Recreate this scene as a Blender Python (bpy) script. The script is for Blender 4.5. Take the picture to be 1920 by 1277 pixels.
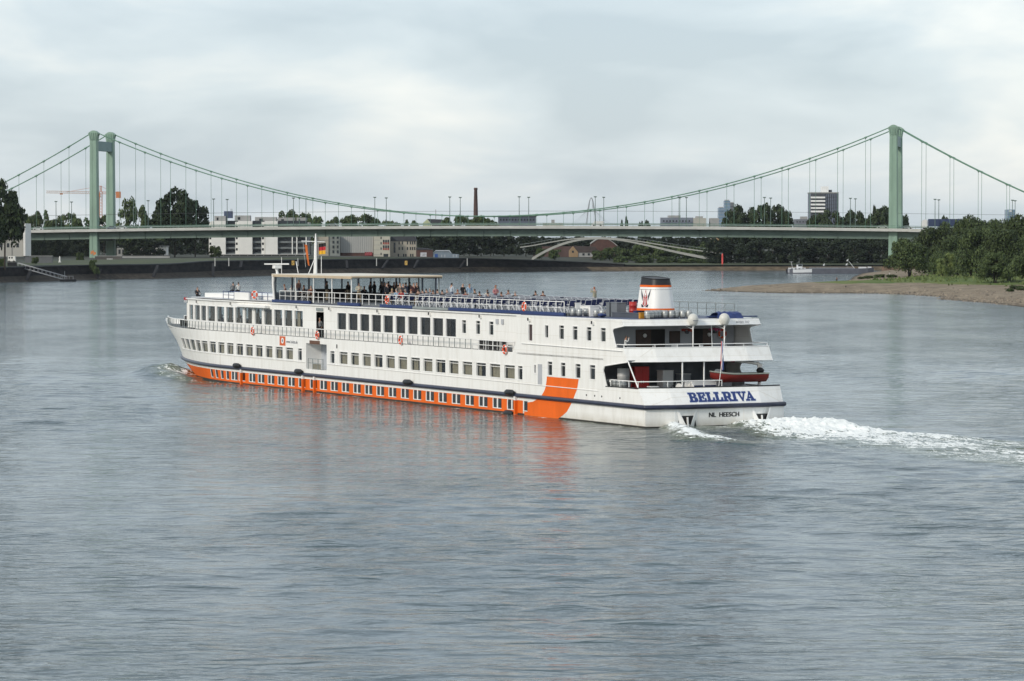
import bpy, bmesh, math, random
import numpy as np
from mathutils import Vector, Matrix, Euler

for _o in list(bpy.data.objects):
    bpy.data.objects.remove(_o, do_unlink=True)
scene = bpy.context.scene
COL = scene.collection
RAD = math.radians

# ------------------------------------------------------------------ camera
CAM_H = 14.0
cam_d = bpy.data.cameras.new('camera')
cam = bpy.data.objects.new('camera', cam_d)
COL.objects.link(cam)
cam_d.sensor_width = 36.0
cam_d.lens = 112.5
cam_d.clip_start = 1.0
cam_d.clip_end = 30000.0
PITCH = math.atan(196.5 / 6000.0)
cam.location = (0, 0, CAM_H)
cam.rotation_euler = (math.pi / 2 - PITCH, 0, 0)
scene.camera = cam
scene.render.resolution_x = 1024
scene.render.resolution_y = 681

# ------------------------------------------------------------------ light
SUN_DIR = Vector((-0.64, -0.60, 0.50)).normalized()      # towards the sun
SUN_EL = math.asin(SUN_DIR.z)
SUN_AZ = math.atan2(SUN_DIR.x, SUN_DIR.y)

world = bpy.data.worlds.new('World')
scene.world = world
world.use_nodes = True
wn, wl = world.node_tree.nodes, world.node_tree.links
wn.clear()
w_out = wn.new('ShaderNodeOutputWorld')
w_sky = wn.new('ShaderNodeTexSky')
w_sky.sky_type = 'NISHITA'
w_sky.sun_disc = False
w_sky.sun_elevation = SUN_EL
w_sky.sun_rotation = SUN_AZ
w_sky.air_density = 1.0
w_sky.dust_density = 1.0
w_bg1 = wn.new('ShaderNodeBackground')
w_bg1.inputs[1].default_value = 0.09
wl.new(w_sky.outputs[0], w_bg1.inputs[0])
w_tc = wn.new('ShaderNodeTexCoord')
w_map = wn.new('ShaderNodeMapping')
w_map.inputs['Scale'].default_value = (10.0, 10.0, 36.0)
w_map.inputs['Location'].default_value = (3.1, 1.7, 0.4)
wl.new(w_tc.outputs['Generated'], w_map.inputs[0])
w_n1 = wn.new('ShaderNodeTexNoise')
w_n1.inputs['Scale'].default_value = 1.0
w_n1.inputs['Detail'].default_value = 6.0
w_n1.inputs['Roughness'].default_value = 0.48
w_n1.inputs['Distortion'].default_value = 0.35
wl.new(w_map.outputs[0], w_n1.inputs[0])
w_ramp = wn.new('ShaderNodeValToRGB')
w_ramp.color_ramp.elements[0].position = 0.36
w_ramp.color_ramp.elements[0].color = (0.385, 0.450, 0.515, 1)
w_ramp.color_ramp.elements[1].position = 0.67
w_ramp.color_ramp.elements[1].color = (0.70, 0.71, 0.705, 1)
_e = w_ramp.color_ramp.elements.new(0.5)
_e.color = (0.495, 0.556, 0.61, 1)
wl.new(w_n1.outputs['Fac'], w_ramp.inputs[0])
w_bg2 = wn.new('ShaderNodeBackground')
w_bg2.inputs[1].default_value = 1.0
wl.new(w_ramp.outputs[0], w_bg2.inputs[0])
w_mix = wn.new('ShaderNodeMixShader')
w_mix.inputs[0].default_value = 0.74
wl.new(w_bg1.outputs[0], w_mix.inputs[1])
wl.new(w_bg2.outputs[0], w_mix.inputs[2])
wl.new(w_mix.outputs[0], w_out.inputs[0])

sun_d = bpy.data.lights.new('sun', 'SUN')
sun_d.energy = 1.5
sun_d.angle = RAD(10)
sun_d.color = (1.0, 0.93, 0.82)
sun = bpy.data.objects.new('sun', sun_d)
COL.objects.link(sun)
sun.location = (-200, -100, 300)
sun.rotation_euler = (-SUN_DIR).to_track_quat('-Z', 'Y').to_euler()

vs = scene.view_settings
vs.view_transform = 'Standard'
vs.look = 'None'
vs.exposure = 0.6
vs.gamma = 1.0
vs.use_curve_mapping = False
scene.render.engine = 'CYCLES'
scene.cycles.use_denoising = True
scene.cycles.use_adaptive_sampling = False
scene.cycles.max_bounces = 8
scene.cycles.transparent_max_bounces = 16
scene.cycles.sample_clamp_indirect = 4.0

# ------------------------------------------------------------------ helpers
RNG = random.Random(7)

def at(u, v, Y):
    """photo pixel (1920 wide) at depth Y -> world point (used to measure the place)."""
    a = (u - 960.0) / 6000.0
    b = -(v - 638.5) / 6000.0
    dy = math.cos(PITCH) + b * math.sin(PITCH)
    dz = -math.sin(PITCH) + b * math.cos(PITCH)
    k = Y / dy
    return Vector((a * k, Y, CAM_H + dz * k))

def srgb(r, g, b):
    f = lambda c: (c / 255.0 / 12.92) if c / 255.0 <= 0.04045 else ((c / 255.0 + 0.055) / 1.055) ** 2.4
    return (f(r), f(g), f(b))

MATS = {}
def mat(name, col, rough=0.6, var=0.0, scale=1.0, metal=0.0, bump=0.0, bscale=None, spec=0.5,
        col2=None, stretch=None, objvar=0.0, detail=5.0):
    """procedural material: base colour with noise variation, grain bump and optional per-object variation"""
    if name in MATS:
        return MATS[name]
    m = bpy.data.materials.new(name)
    m.use_nodes = True
    n, l = m.node_tree.nodes, m.node_tree.links
    p = n['Principled BSDF']
    p.inputs['Base Color'].default_value = (*col, 1)
    p.inputs['Roughness'].default_value = rough
    p.inputs['Metallic'].default_value = metal
    p.inputs['Specular IOR Level'].default_value = spec
    tc = n.new('ShaderNodeTexCoord')
    src = tc.outputs['Object']
    if stretch:
        mp = n.new('ShaderNodeMapping')
        mp.inputs['Scale'].default_value = stretch
        l.new(src, mp.inputs[0])
        src = mp.outputs[0]
    if var > 0 or col2:
        t = n.new('ShaderNodeTexNoise')
        t.inputs['Scale'].default_value = scale
        t.inputs['Detail'].default_value = detail
        t.inputs['Roughness'].default_value = 0.6
        l.new(src, t.inputs[0])
        r = n.new('ShaderNodeValToRGB')
        c2 = col2 if col2 else tuple(min(1, c * (1 + var)) for c in col)
        c1 = col if col2 else tuple(c * (1 - var) for c in col)
        r.color_ramp.elements[0].position = 0.33
        r.color_ramp.elements[1].position = 0.67
        r.color_ramp.elements[0].color = (*c1, 1)
        r.color_ramp.elements[1].color = (*c2, 1)
        l.new(t.outputs['Fac'], r.inputs[0])
        out = r.outputs[0]
        if objvar > 0:
            oi = n.new('ShaderNodeObjectInfo')
            mr = n.new('ShaderNodeMapRange')
            mr.inputs['To Min'].default_value = 1 - objvar
            mr.inputs['To Max'].default_value = 1 + objvar
            l.new(oi.outputs['Random'], mr.inputs[0])
            hs = n.new('ShaderNodeHueSaturation')
            l.new(mr.outputs[0], hs.inputs['Value'])
            l.new(out, hs.inputs['Color'])
            out = hs.outputs[0]
        l.new(out, p.inputs['Base Color'])
    if bump > 0:
        t2 = n.new('ShaderNodeTexNoise')
        t2.inputs['Scale'].default_value = bscale or scale * 3
        t2.inputs['Detail'].default_value = 4
        l.new(src, t2.inputs[0])
        b = n.new('ShaderNodeBump')
        b.inputs['Strength'].default_value = bump
        b.inputs['Distance'].default_value = 0.05
        l.new(t2.outputs['Fac'], b.inputs['Height'])
        l.new(b.outputs[0], p.inputs['Normal'])
    MATS[name] = m
    return m

def tag(o, label=None, cat=None, group=None, kind=None):
    if label: o['label'] = label
    if cat: o['category'] = cat
    if group: o['group'] = group
    if kind: o['kind'] = kind
    return o

class MB:
    """collects faces; build() links them as one mesh object"""
    def __init__(s):
        s.v = []; s.f = []; s.m = []; s.sm = []
    def face(s, pts, m=0, smooth=False):
        i = len(s.v)
        s.v.extend([tuple(p) for p in pts])
        s.f.append(tuple(range(i, i + len(pts)))); s.m.append(m); s.sm.append(smooth)
    def grid(s, rows, m=0, smooth=True, closed=False):
        i = len(s.v); nc = len(rows[0])
        for r in rows: s.v.extend([tuple(p) for p in r])
        for a in range(len(rows) - 1):
            for b in range(nc if closed else nc - 1):
                b2 = (b + 1) % nc
                s.f.append((i + a * nc + b, i + a * nc + b2, i + (a + 1) * nc + b2, i + (a + 1) * nc + b))
                s.m.append(m); s.sm.append(smooth)
    def box(s, x0, x1, y0, y1, z0, z1, m=0):
        i = len(s.v)
        s.v.extend([(x0, y0, z0), (x1, y0, z0), (x1, y1, z0), (x0, y1, z0), (x0, y0, z1), (x1, y0, z1), (x1, y1, z1), (x0, y1, z1)])
        for q in ((0, 3, 2, 1), (4, 5, 6, 7), (0, 1, 5, 4), (1, 2, 6, 5), (2, 3, 7, 6), (3, 0, 4, 7)):
            s.f.append(tuple(i + k for k in q)); s.m.append(m); s.sm.append(False)
        return s
    def prism(s, poly, z0, z1, m=0, top=True, bot=True, z0f=None, z1f=None):
        """poly: list of (x,y) counter-clockwise; extruded in z"""
        n = len(poly); i = len(s.v)
        s.v.extend([(x, y, z0) for x, y in poly]); s.v.extend([(x, y, z1) for x, y in poly])
        for k in range(n):
            k2 = (k + 1) % n
            s.f.append((i + k, i + k2, i + n + k2, i + n + k)); s.m.append(m); s.sm.append(False)
        if top: s.f.append(tuple(i + n + k for k in range(n))); s.m.append(m); s.sm.append(False)
        if bot: s.f.append(tuple(i + k for k in reversed(range(n)))); s.m.append(m); s.sm.append(False)
        return s
    def tube(s, pts, r, n=6, m=0, cap=True, smooth=True):
        """tube along points; r number or list"""
        pts = [Vector(p) for p in pts]
        rs = r if isinstance(r, (list, tuple)) else [r] * len(pts)
        rows = []
        for k, p in enumerate(pts):
            d = (pts[min(k + 1, len(pts) - 1)] - pts[max(k - 1, 0)])
            if d.length < 1e-9: d = Vector((0, 0, 1))
            d.normalize()
            a = Vector((0, 0, 1)) if abs(d.z) < 0.9 else Vector((1, 0, 0))
            x = d.cross(a).normalized(); y = d.cross(x).normalized()
            rows.append([p + (x * math.cos(2 * math.pi * j / n) + y * math.sin(2 * math.pi * j / n)) * rs[k] for j in range(n)])
        s.grid(rows, m, smooth, True)
        if cap:
            s.face(list(reversed(rows[0])), m); s.face(rows[-1], m)
        return s
    def bar(s, p, q, w, h, m=0, up=(0, 0, 1)):
        """square bar p->q"""
        p = Vector(p); q = Vector(q); d = (q - p).normalized(); up = Vector(up)
        if abs(d.dot(up)) > 0.95: up = Vector((1, 0, 0))
        x = d.cross(up).normalized(); y = x.cross(d).normalized()
        c = [x * a * w / 2 + y * b * h / 2 for a, b in ((-1, -1), (1, -1), (1, 1), (-1, 1))]
        i = len(s.v)
        s.v.extend([tuple(p + k) for k in c]); s.v.extend([tuple(q + k) for k in c])
        for f in ((0, 1, 5, 4), (1, 2, 6, 5), (2, 3, 7, 6), (3, 0, 4, 7), (3, 2, 1, 0), (4, 5, 6, 7)):
            s.f.append(tuple(i + k for k in f)); s.m.append(m); s.sm.append(False)
        return s
    def lathe(s, prof, n=16, m=0, c=(0, 0), smooth=True):
        rows = [[(c[0] + r * math.cos(2 * math.pi * j / n), c[1] + r * math.sin(2 * math.pi * j / n), z) for j in range(n)] for r, z in prof]
        s.grid(rows, m, smooth, True)
        return s
    def sphere(s, c, r, n=12, k=8, m=0, sz=1.0):
        rows = []
        for a in range(k + 1):
            th = math.pi * a / k
            rows.append([(c[0] + r * math.sin(th) * math.cos(2 * math.pi * j / n), c[1] + r * math.sin(th) * math.sin(2 * math.pi * j / n), c[2] - r * sz * math.cos(th)) for j in range(n)])
        s.grid(rows, m, True, True)
        return s
    def mesh(s, name, mats):
        me = bpy.data.meshes.new(name)
        me.from_pydata(s.v, [], s.f)
        for mm in (mats if isinstance(mats, (list, tuple)) else [mats]): me.materials.append(mm)
        me.polygons.foreach_set('material_index', s.m)
        me.polygons.foreach_set('use_smooth', s.sm)
        me.update()
        return me
    def build(s, name, mats, parent=None, loc=None, rz=None):
        return link(name, s.mesh(name, mats), parent, loc, rz)

def link(name, me, parent=None, loc=None, rz=None, scale=None):
    o = bpy.data.objects.new(name, me)
    COL.objects.link(o)
    if parent is not None: o.parent = parent
    if loc is not None: o.location = loc
    if rz is not None: o.rotation_euler = (0, 0, rz)
    if scale is not None: o.scale = scale
    return o

def empty(name, loc=(0, 0, 0), rz=0.0, label=None, cat=None, group=None):
    o = link(name, None, None, loc, rz)
    o.empty_display_size = 0.5
    return tag(o, label, cat, group)

def copy_tree(o, parent=None):
    c = o.copy(); COL.objects.link(c); c.parent = parent
    for ch in list(o.children): copy_tree(ch, c)
    return c

def np_mesh(name, V, F, mats, smooth=False, matidx=None):
    me = bpy.data.meshes.new(name)
    V = np.asarray(V, dtype=np.float32); F = np.asarray(F, dtype=np.int32)
    nf, k = F.shape
    me.vertices.add(len(V)); me.vertices.foreach_set('co', V.ravel())
    me.loops.add(nf * k); me.loops.foreach_set('vertex_index', F.ravel())
    me.polygons.add(nf)
    me.polygons.foreach_set('loop_start', np.arange(0, nf * k, k, dtype=np.int32))
    me.polygons.foreach_set('loop_total', np.full(nf, k, dtype=np.int32))
    for mm in (mats if isinstance(mats, (list, tuple)) else [mats]): me.materials.append(mm)
    me.polygons.foreach_set('use_smooth', np.full(nf, smooth, dtype=bool))
    if matidx is not None: me.polygons.foreach_set('material_index', np.asarray(matidx, dtype=np.int32))
    me.update(calc_edges=True)
    return me

_NR = np.random.RandomState(11)
_PERM = _NR.rand(256, 256)
def vnoise(x, y):
    x = np.asarray(x, float); y = np.asarray(y, float)
    xi = np.floor(x).astype(int); yi = np.floor(y).astype(int)
    fx = x - xi; fy = y - yi
    fx = fx * fx * (3 - 2 * fx); fy = fy * fy * (3 - 2 * fy)
    g = lambda a, b: _PERM[a & 255, b & 255]
    return (g(xi, yi) * (1 - fx) + g(xi + 1, yi) * fx) * (1 - fy) + (g(xi, yi + 1) * (1 - fx) + g(xi + 1, yi + 1) * fx) * fy
def fbm(x, y, o=4):
    s = 0; a = 0.5
    for k in range(o):
        s = s + a * vnoise(x * 2 ** k + 17 * k, y * 2 ** k + 31 * k); a *= 0.5
    return s / (1 - 0.5 ** o)

# ship frame: s metres forward of the transom, t metres across from the port side, z above water
SHIP_TH = RAD(27.0)
SHIP_O = Vector((9.70, 232.5, 0.0))
SHIP_RZ = RAD(117.0)
TC = 5.9
def W(s, t, z):
    return Vector((SHIP_O.x - math.sin(SHIP_TH) * s + math.cos(SHIP_TH) * t,
                   SHIP_O.y + math.cos(SHIP_TH) * s + math.sin(SHIP_TH) * t, z))
# ================================================================== water
WF, WM, WR, WB = 0.018, 0.105, 0.048, 0.155
def water_material(name, heap=False):
    m = bpy.data.materials.new(name); m.use_nodes = True
    n, l = m.node_tree.nodes, m.node_tree.links
    p = n['Principled BSDF']
    p.inputs['Roughness'].default_value = 0.10
    p.inputs['IOR'].default_value = 1.333
    geo = n.new('ShaderNodeNewGeometry')
    def noise(scale, sx, sy, det, rough=0.55, dist=0.0, ridged=False):
        mp = n.new('ShaderNodeMapping'); mp.inputs['Scale'].default_value = (sx, sy, 1)
        l.new(geo.outputs['Position'], mp.inputs[0])
        t = n.new('ShaderNodeTexNoise'); t.inputs['Scale'].default_value = scale
        t.inputs['Detail'].default_value = det; t.inputs['Roughness'].default_value = rough
        t.inputs['Distortion'].default_value = dist
        if ridged: t.noise_type = 'RIDGED_MULTIFRACTAL'; t.inputs['Offset'].default_value = 1.0; t.inputs['Gain'].default_value = 1.5
        l.new(mp.outputs[0], t.inputs[0])
        return t.outputs['Fac']
    def math_(op, a, b=None):
        k = n.new('ShaderNodeMath'); k.operation = op
        for i, x in enumerate((a, b)):
            if x is None: continue
            if isinstance(x, (int, float)): k.inputs[i].default_value = x
            else: l.new(x, k.inputs[i])
        return k.outputs[0]
    def ramp(x, lo, hi, a=0.0, b=1.0):
        k = n.new('ShaderNodeMapRange'); k.interpolation_type = 'SMOOTHSTEP'
        k.inputs['From Min'].default_value = lo; k.inputs['From Max'].default_value = hi
        k.inputs['To Min'].default_value = a; k.inputs['To Max'].default_value = b
        l.new(x, k.inputs[0]); return k.outputs[0]
    # patches of smoother and rougher water drifting with the current
    patch = ramp(noise(1.0, 0.060, 0.026, 5.0, 0.6), 0.37, 0.66, 0.38, 1.50)
    fine = noise(1.0, 2.0, 3.6, 2.0, 0.5, 0.2)
    mid = noise(1.0, 0.55, 1.15, 3.0, 0.6, 0.6)
    rid = noise(1.0, 0.30, 0.62, 2.0, 0.5, 0.5, ridged=True)
    big = noise(1.0, 0.17, 0.36, 3.0, 0.5, 0.3)
    h = math_('ADD', math_('MULTIPLY', fine, WF), math_('MULTIPLY', mid, WM))
    h = math_('ADD', h, math_('MULTIPLY', rid, WR))
    h = math_('MULTIPLY', h, patch)
    h = math_('ADD', h, math_('MULTIPLY', big, WB))
    b = n.new('ShaderNodeBump')
    b.inputs['Strength'].default_value = 1.0
    b.inputs['Distance'].default_value = 1.0
    l.new(h, b.inputs['Height'])
    l.new(b.outputs[0], p.inputs['Normal'])
    # silty river water
    r = n.new('ShaderNodeValToRGB')
    r.color_ramp.elements[0].color = (0.024, 0.052, 0.060, 1)
    r.color_ramp.elements[1].color = (0.034, 0.062, 0.065, 1)
    l.new(noise(1.0, 0.02, 0.02, 3.0), r.inputs[0])
    at_ = n.new('ShaderNodeAttribute'); at_.attribute_name = 'foam'
    fo = at_.outputs['Fac']
    aer = n.new('ShaderNodeMix'); aer.data_type = 'RGBA'
    aer.inputs['B'].default_value = (0.075, 0.10, 0.06, 1)
    l.new(ramp(fo, 0.02, 0.28), aer.inputs['Factor']); l.new(r.outputs[0], aer.inputs['A'])
    l.new(aer.outputs['Result'], p.inputs['Base Color'])
    fd = n.new('ShaderNodeBsdfPrincipled')
    fd.inputs['Base Color'].default_value = (0.88, 0.90, 0.87, 1)
    fd.inputs['Roughness'].default_value = 0.75
    fd.inputs['Subsurface Weight'].default_value = 0.0
    def wake_noise(along, across, det, rough, dist):
        mp = n.new('ShaderNodeMapping'); mp.vector_type = 'TEXTURE'; mp.inputs['Rotation'].default_value = (0, 0, SHIP_RZ); mp.inputs['Scale'].default_value = (along, across, across)
        l.new(geo.outputs['Position'], mp.inputs[0])
        t = n.new('ShaderNodeTexNoise'); t.inputs['Scale'].default_value = 1.0; t.inputs['Detail'].default_value = det; t.inputs['Roughness'].default_value = rough; t.inputs['Distortion'].default_value = dist
        l.new(mp.outputs[0], t.inputs[0]); return t.outputs['Fac']
    fn = wake_noise(1.5, .55, 8.0, .68, .7)
    fn2 = wake_noise(.32, .15, 5.0, .7, .5)
    fmask = math_('ADD', fo, math_('MULTIPLY', math_('SUBTRACT', fn, 0.5), 2.3))
    fmask = math_('ADD', fmask, math_('MULTIPLY', math_('SUBTRACT', fn2, 0.5), 1.3))
    fmask = ramp(fmask, 0.42, 0.66)
    gate = ramp(fo, 0.015, 0.10)
    fmask = math_('MULTIPLY', fmask, gate)
    fb = n.new('ShaderNodeBump'); fb.inputs['Strength'].default_value = 0.7; fb.inputs['Distance'].default_value = 0.10
    l.new(math_('ADD', fn, fn2), fb.inputs['Height']); l.new(fb.outputs[0], fd.inputs['Normal'])
    mx = n.new('ShaderNodeMixShader')
    l.new(fmask, mx.inputs[0]); l.new(p.outputs[0], mx.inputs[1]); l.new(fd.outputs[0], mx.inputs[2])
    out = n['Material Output']
    l.new(mx.outputs[0], out.inputs[0])
    return m

M_WATER = water_material('river_water_surface')

_wr = np.random.RandomState(3)
_waves = []
for _i in range(70):
    lam = 1.3 * (6.0 / 1.3) ** _wr.rand()
    ang = _wr.normal(0, 0.55) + RAD(80)
    amp = 0.0015 * lam ** 0.8 * (0.5 + _wr.rand())
    _waves.append((2 * math.pi / lam * math.cos(ang), 2 * math.pi / lam * math.sin(ang), amp, _wr.rand() * 6.28))

def ship_coords(x, y):
    dx = x - SHIP_O.x; dy = y - SHIP_O.y
    s = -math.sin(SHIP_TH) * dx + math.cos(SHIP_TH) * dy
    t = math.cos(SHIP_TH) * dx + math.sin(SHIP_TH) * dy
    return s, t

def sstep(a, b, x):
    k = np.clip((x - a) / (b - a), 0, 1); return k * k * (3 - 2 * k)

def eta(x, y, amb=1.0):
    z = np.zeros_like(x)
    pm = 0.45 + 1.1 * sstep(0.35, 0.65, fbm(x * 0.03 + 5, y * 0.02 + 9, 3))
    for kx, ky, a, ph in _waves:
        z += a * np.sin(kx * x + ky * y + ph + 0.6 * np.sin(0.07 * x - 0.05 * y + ph))
    z *= pm * amb
    s, t = ship_coords(x, y)
    wob = 3.0 * (fbm(x * 0.05, y * 0.05, 3) - 0.5)
    for side in (-1, 1):                                  # diverging ship waves, port and starboard
        d = (-t if side < 0 else t - 2 * TC)
        for s0, A, sp in ((101.0, 0.06, 0.33), (2.0, 0.11, 0.36)):
            xi = s0 - s
            for k, off in enumerate((0.0, 5.5, 10.5, 15.5)):
                line = d - sp * xi + off + wob + 1.2
                w = 1.5 + 0.012 * np.clip(xi, 0, 200)
                env = sstep(0, 14, xi) * np.exp(-np.clip(xi, 0, 400) / (85.0 if side < 0 else 120.0)) * (d > -1.5)
                z += A * (0.92 ** k) * env * (np.exp(-(line / w) ** 2) - 0.55 * np.exp(-((line + 2.2 * w) / w) ** 2))
    # transverse stern waves
    env = sstep(0, 6, -s) * np.exp(-((t - TC) / 14.0) ** 2) * np.exp(np.clip(s, -300, 0) / 45.0)
    z += 0.10 * env * np.sin(2 * math.pi * (s + wob * 0.5) / 11.0)
    # bow hump
    z += 1.15 * (0.95 * np.exp(-((s - 101.5) / 4.0) ** 2 - ((t - 1.2) / 2.6) ** 2) + 0.45 * np.exp(-((s - 95) / 5.0) ** 2 - ((t + .4) / 1.7) ** 2) - 0.22 * np.exp(-((s - 88) / 7.0) ** 2 - ((t + 1.2) / 2.5) ** 2)) * (.7 + .6 * fbm(s * .5, t * .6, 3))
    z += 0.35 * np.exp(-((s - 103.0) / 4.0) ** 2 - ((t - TC - 3.6) / 3.0) ** 2)
    return z

def foam_mask(x, y):
    s, t = ship_coords(x, y)
    f = np.zeros_like(x)
    # stern wash trail
    c = 8.2 + 0.01 * s; hw = 3.9 + 0.055 * np.clip(-s, 0, 200)
    f = np.maximum(f, sstep(1.5, -1.0, s) * (1 - sstep(hw * 0.55, hw * 1.7, np.abs(t - c))) * (0.16 + 0.36 * np.exp(np.clip(s, -400, 0) / 50.0)))
    # curl off the port quarter
    xs = np.clip(-s, -1, 22)
    line = 2.2 - 0.38 * xs + 0.0 * xs
    f = np.maximum(f, 0.62 * np.exp(-((t - line) / 1.0) ** 2) * sstep(1.0, -1.0, s) * (1 - sstep(10, 19, -s)))
    # foam fringe along the hull and at the bow
    th_ = hull_t_np(s, 0.0)
    edge = np.exp(-((t - th_ + 0.35) / 0.40) ** 2) * ((s > 0) & (s < 103))
    f = np.maximum(f, 0.40 * edge * (0.75 + 0.25 * np.sin(s * 0.9)))
    f = np.maximum(f, 0.55 * np.exp(-((s - 99 + (t + 1) * .5) / 3.0) ** 2 - ((t - 1.6) / 2.0) ** 2)); f = np.maximum(f, 0.45 * np.exp(-((s - 94) / 4.0) ** 2 - ((t + .9) / .8) ** 2))
    f = np.maximum(f, 0.30 * np.exp(-((s - 88) / 8.0) ** 2 - ((t + 0.6) / 0.9) ** 2))
    f = np.maximum(f, 0.34 * np.exp(-((s - 104.5) / 2.0) ** 2 - ((t - 4.0) / 3.0) ** 2))
    return f

_STEM_Z = [-1, -.5, 0, 1.4, 2.2, 3.3, 4.6, 5.44]
_STEM_S = [102.8, 103.7, 104.7, 107.9, 108.3, 109.6, 111.9, 113.0]
def stem(z): return float(np.interp(z, _STEM_Z, _STEM_S))
def sA(z): return 78 + 8 * min(max(z, 0), 5) / 5
def hull_t(s, z):
    A = sA(z); x = (min(s, stem(z)) - A) / (stem(z) - A)
    return TC * max(x, 0.0) ** 2
def hull_t_np(s, z):
    A = sA(z); return TC * np.clip((s - A) / (stem(z) - A), 0, 1) ** 2

def build_water():
    X0, X1, Y0, Y1, st = -84.0, 84.0, 92.0, 432.0, 0.40
    xs = np.arange(X0, X1 + 1e-6, st); ys = np.arange(Y0, Y1 + 1e-6, st)
    gx, gy = np.meshgrid(xs, ys)
    fade = sstep(0, 12, gx - X0) * sstep(0, 12, X1 - gx) * sstep(0, 6, gy - Y0) * sstep(0, 50, Y1 - gy)
    z = eta(gx, gy, sstep(0, 190, Y1 - gy)) * fade
    foam = foam_mask(gx, gy) * fade
    ny, nx = gx.shape
    V = np.stack([gx, gy, z], -1).reshape(-1, 3)
    idx = np.arange(nx * ny).reshape(ny, nx)
    F = np.stack([idx[:-1, :-1], idx[:-1, 1:], idx[1:, 1:], idx[1:, :-1]], -1).reshape(-1, 4)
    nb = len(V)
    BX0, BX1, BY0, BY1 = -2500.0, 2500.0, -600.0, 1700.0
    ring = np.array([(BX0, BY0, 0), (BX1, BY0, 0), (BX1, BY1, 0), (BX0, BY1, 0), (X0, Y0, 0), (xs[-1], Y0, 0), (xs[-1], ys[-1], 0), (X0, ys[-1], 0)])
    RF = np.array([(0, 1, 5, 4), (1, 2, 6, 5), (2, 3, 7, 6), (3, 0, 4, 7)]) + nb
    me = np_mesh('river_water', np.vstack([V, ring]), np.vstack([F, RF]), M_WATER, smooth=True)
    a = me.attributes.new('foam', 'FLOAT', 'POINT')
    a.data.foreach_set('value', np.concatenate([foam.ravel(), np.zeros(8)]).astype(np.float32))
    o = link('river_water', me); tag(o, 'rippled grey green river carrying the cruise ship', 'water', kind='structure')
    return o
build_water()

def build_wash():
    """heaped white water boiling up behind the transom"""
    st = 0.16
    s = np.arange(-48, 1.0, st); t = np.arange(-8, 20, st)
    S, T = np.meshgrid(s, t)
    x = SHIP_O.x - math.sin(SHIP_TH) * S + math.cos(SHIP_TH) * T
    y = SHIP_O.y + math.cos(SHIP_TH) * S + math.sin(SHIP_TH) * T
    base = eta(x, y)
    c = 9.6 - 1.3 * sstep(2, 12, -S) + 0.8 * np.sin(S * .21) * sstep(4, 25, -S); hw = 3.2 + 1.8 * sstep(1, 9, -S) + 0.07 * np.clip(-S, 0, 200)
    core = (1 - sstep(hw * 0.40, hw * 1.15, np.abs(T - c))) * sstep(0.9, -0.6, S)
    amp = 0.07 + 0.74 * np.exp(-((-S - 6.0) / 7.5) ** 2) + 0.13 * np.exp(-((-S - 18) / 11.0) ** 2)
    lump = 0.30 + 1.15 * fbm(S * 0.42 + 3, T * 0.55 + 7, 5)
    spiky = np.abs(fbm(S * 1.6 + 40, T * 1.9 + 11, 4) - 0.5) * 1.2
    h = core * amp * (lump * 0.70 + spiky * 0.85)
    xs = np.clip(-S, -1, 22)
    line = 2.2 - 0.42 * np.clip(xs, -1, 13) + .10 * np.clip(xs - 13, 0, 20)
    curl = np.exp(-((T - line) / (0.8 + .05 * np.clip(xs, 0, 20))) ** 2) * sstep(0.8, -0.8, S) * (1 - sstep(13, 22, -S))
    h += curl * (0.28 + 0.35 * fbm(S * 0.8, T * 0.9 + 3, 4))
    # smooth dark hump between the two
    h += 0.28 * np.exp(-((S + 4.0) / 3.2) ** 2 - ((T - 4.0) / 1.7) ** 2)
    mask = np.maximum(core, curl)
    mask = np.maximum(mask, np.exp(-((S + 4.0) / 4.5) ** 2 - ((T - 4.0) / 2.4) ** 2))
    edge = sstep(0.0, 0.16, mask)
    z = base + h - 0.16 * (1 - edge)
    foam = np.maximum(core ** .75 * (0.41 + 0.52 * np.exp(-((-S - 4) / 15.0) ** 2)) * (.62 + .8 * fbm(S * .16 + 9, T * .5, 3)), curl * (.45 + .6 * fbm(S * .5, T * .7 + 20, 3)))
    foam = np.maximum(foam, .42 * np.exp(-((S + 3.2) / 3.6) ** 2 - ((T - 5.0) / 2.6) ** 2) * sstep(.6, -.4, S))
    ny, nx = S.shape
    V = np.stack([x, y, z], -1).reshape(-1, 3)
    idx = np.arange(nx * ny).reshape(ny, nx)
    F = np.stack([idx[:-1, :-1], idx[:-1, 1:], idx[1:, 1:], idx[1:, :-1]], -1).reshape(-1, 4)
    keep = (mask.ravel()[F].max(1) > 0.003)
    F = F[keep]
    me = np_mesh('wake_foam', V, F, M_WATER, smooth=True)
    a = me.attributes.new('foam', 'FLOAT', 'POINT')
    a.data.foreach_set('value', foam.ravel().astype(np.float32))
    o = link('wake_foam', me)
    tag(o, 'churned white propeller wash trailing behind the ship stern', 'foam', kind='stuff')
build_wash()

# ================================================================== banks
M_GRASS = mat('grass_ground', (0.028, 0.042, 0.014), 0.9, scale=0.12, col2=(0.055, 0.068, 0.022), bump=0.6, bscale=1.5)
M_RUBBLE = mat('rubble_slope', (0.03, 0.027, 0.024), 0.9, scale=0.7, col2=(0.075, 0.065, 0.055), bump=1.0, bscale=1.2, spec=.08)
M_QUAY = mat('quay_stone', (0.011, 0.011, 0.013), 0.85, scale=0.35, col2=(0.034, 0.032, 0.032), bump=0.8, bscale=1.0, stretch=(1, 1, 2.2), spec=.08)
M_COPE = mat('coping_stone', (0.065, 0.067, 0.07), 0.85, var=0.25, scale=0.3)
M_CONC = mat('pale_concrete', (0.42, 0.42, 0.40), 0.8, var=0.12, scale=0.4)

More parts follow.
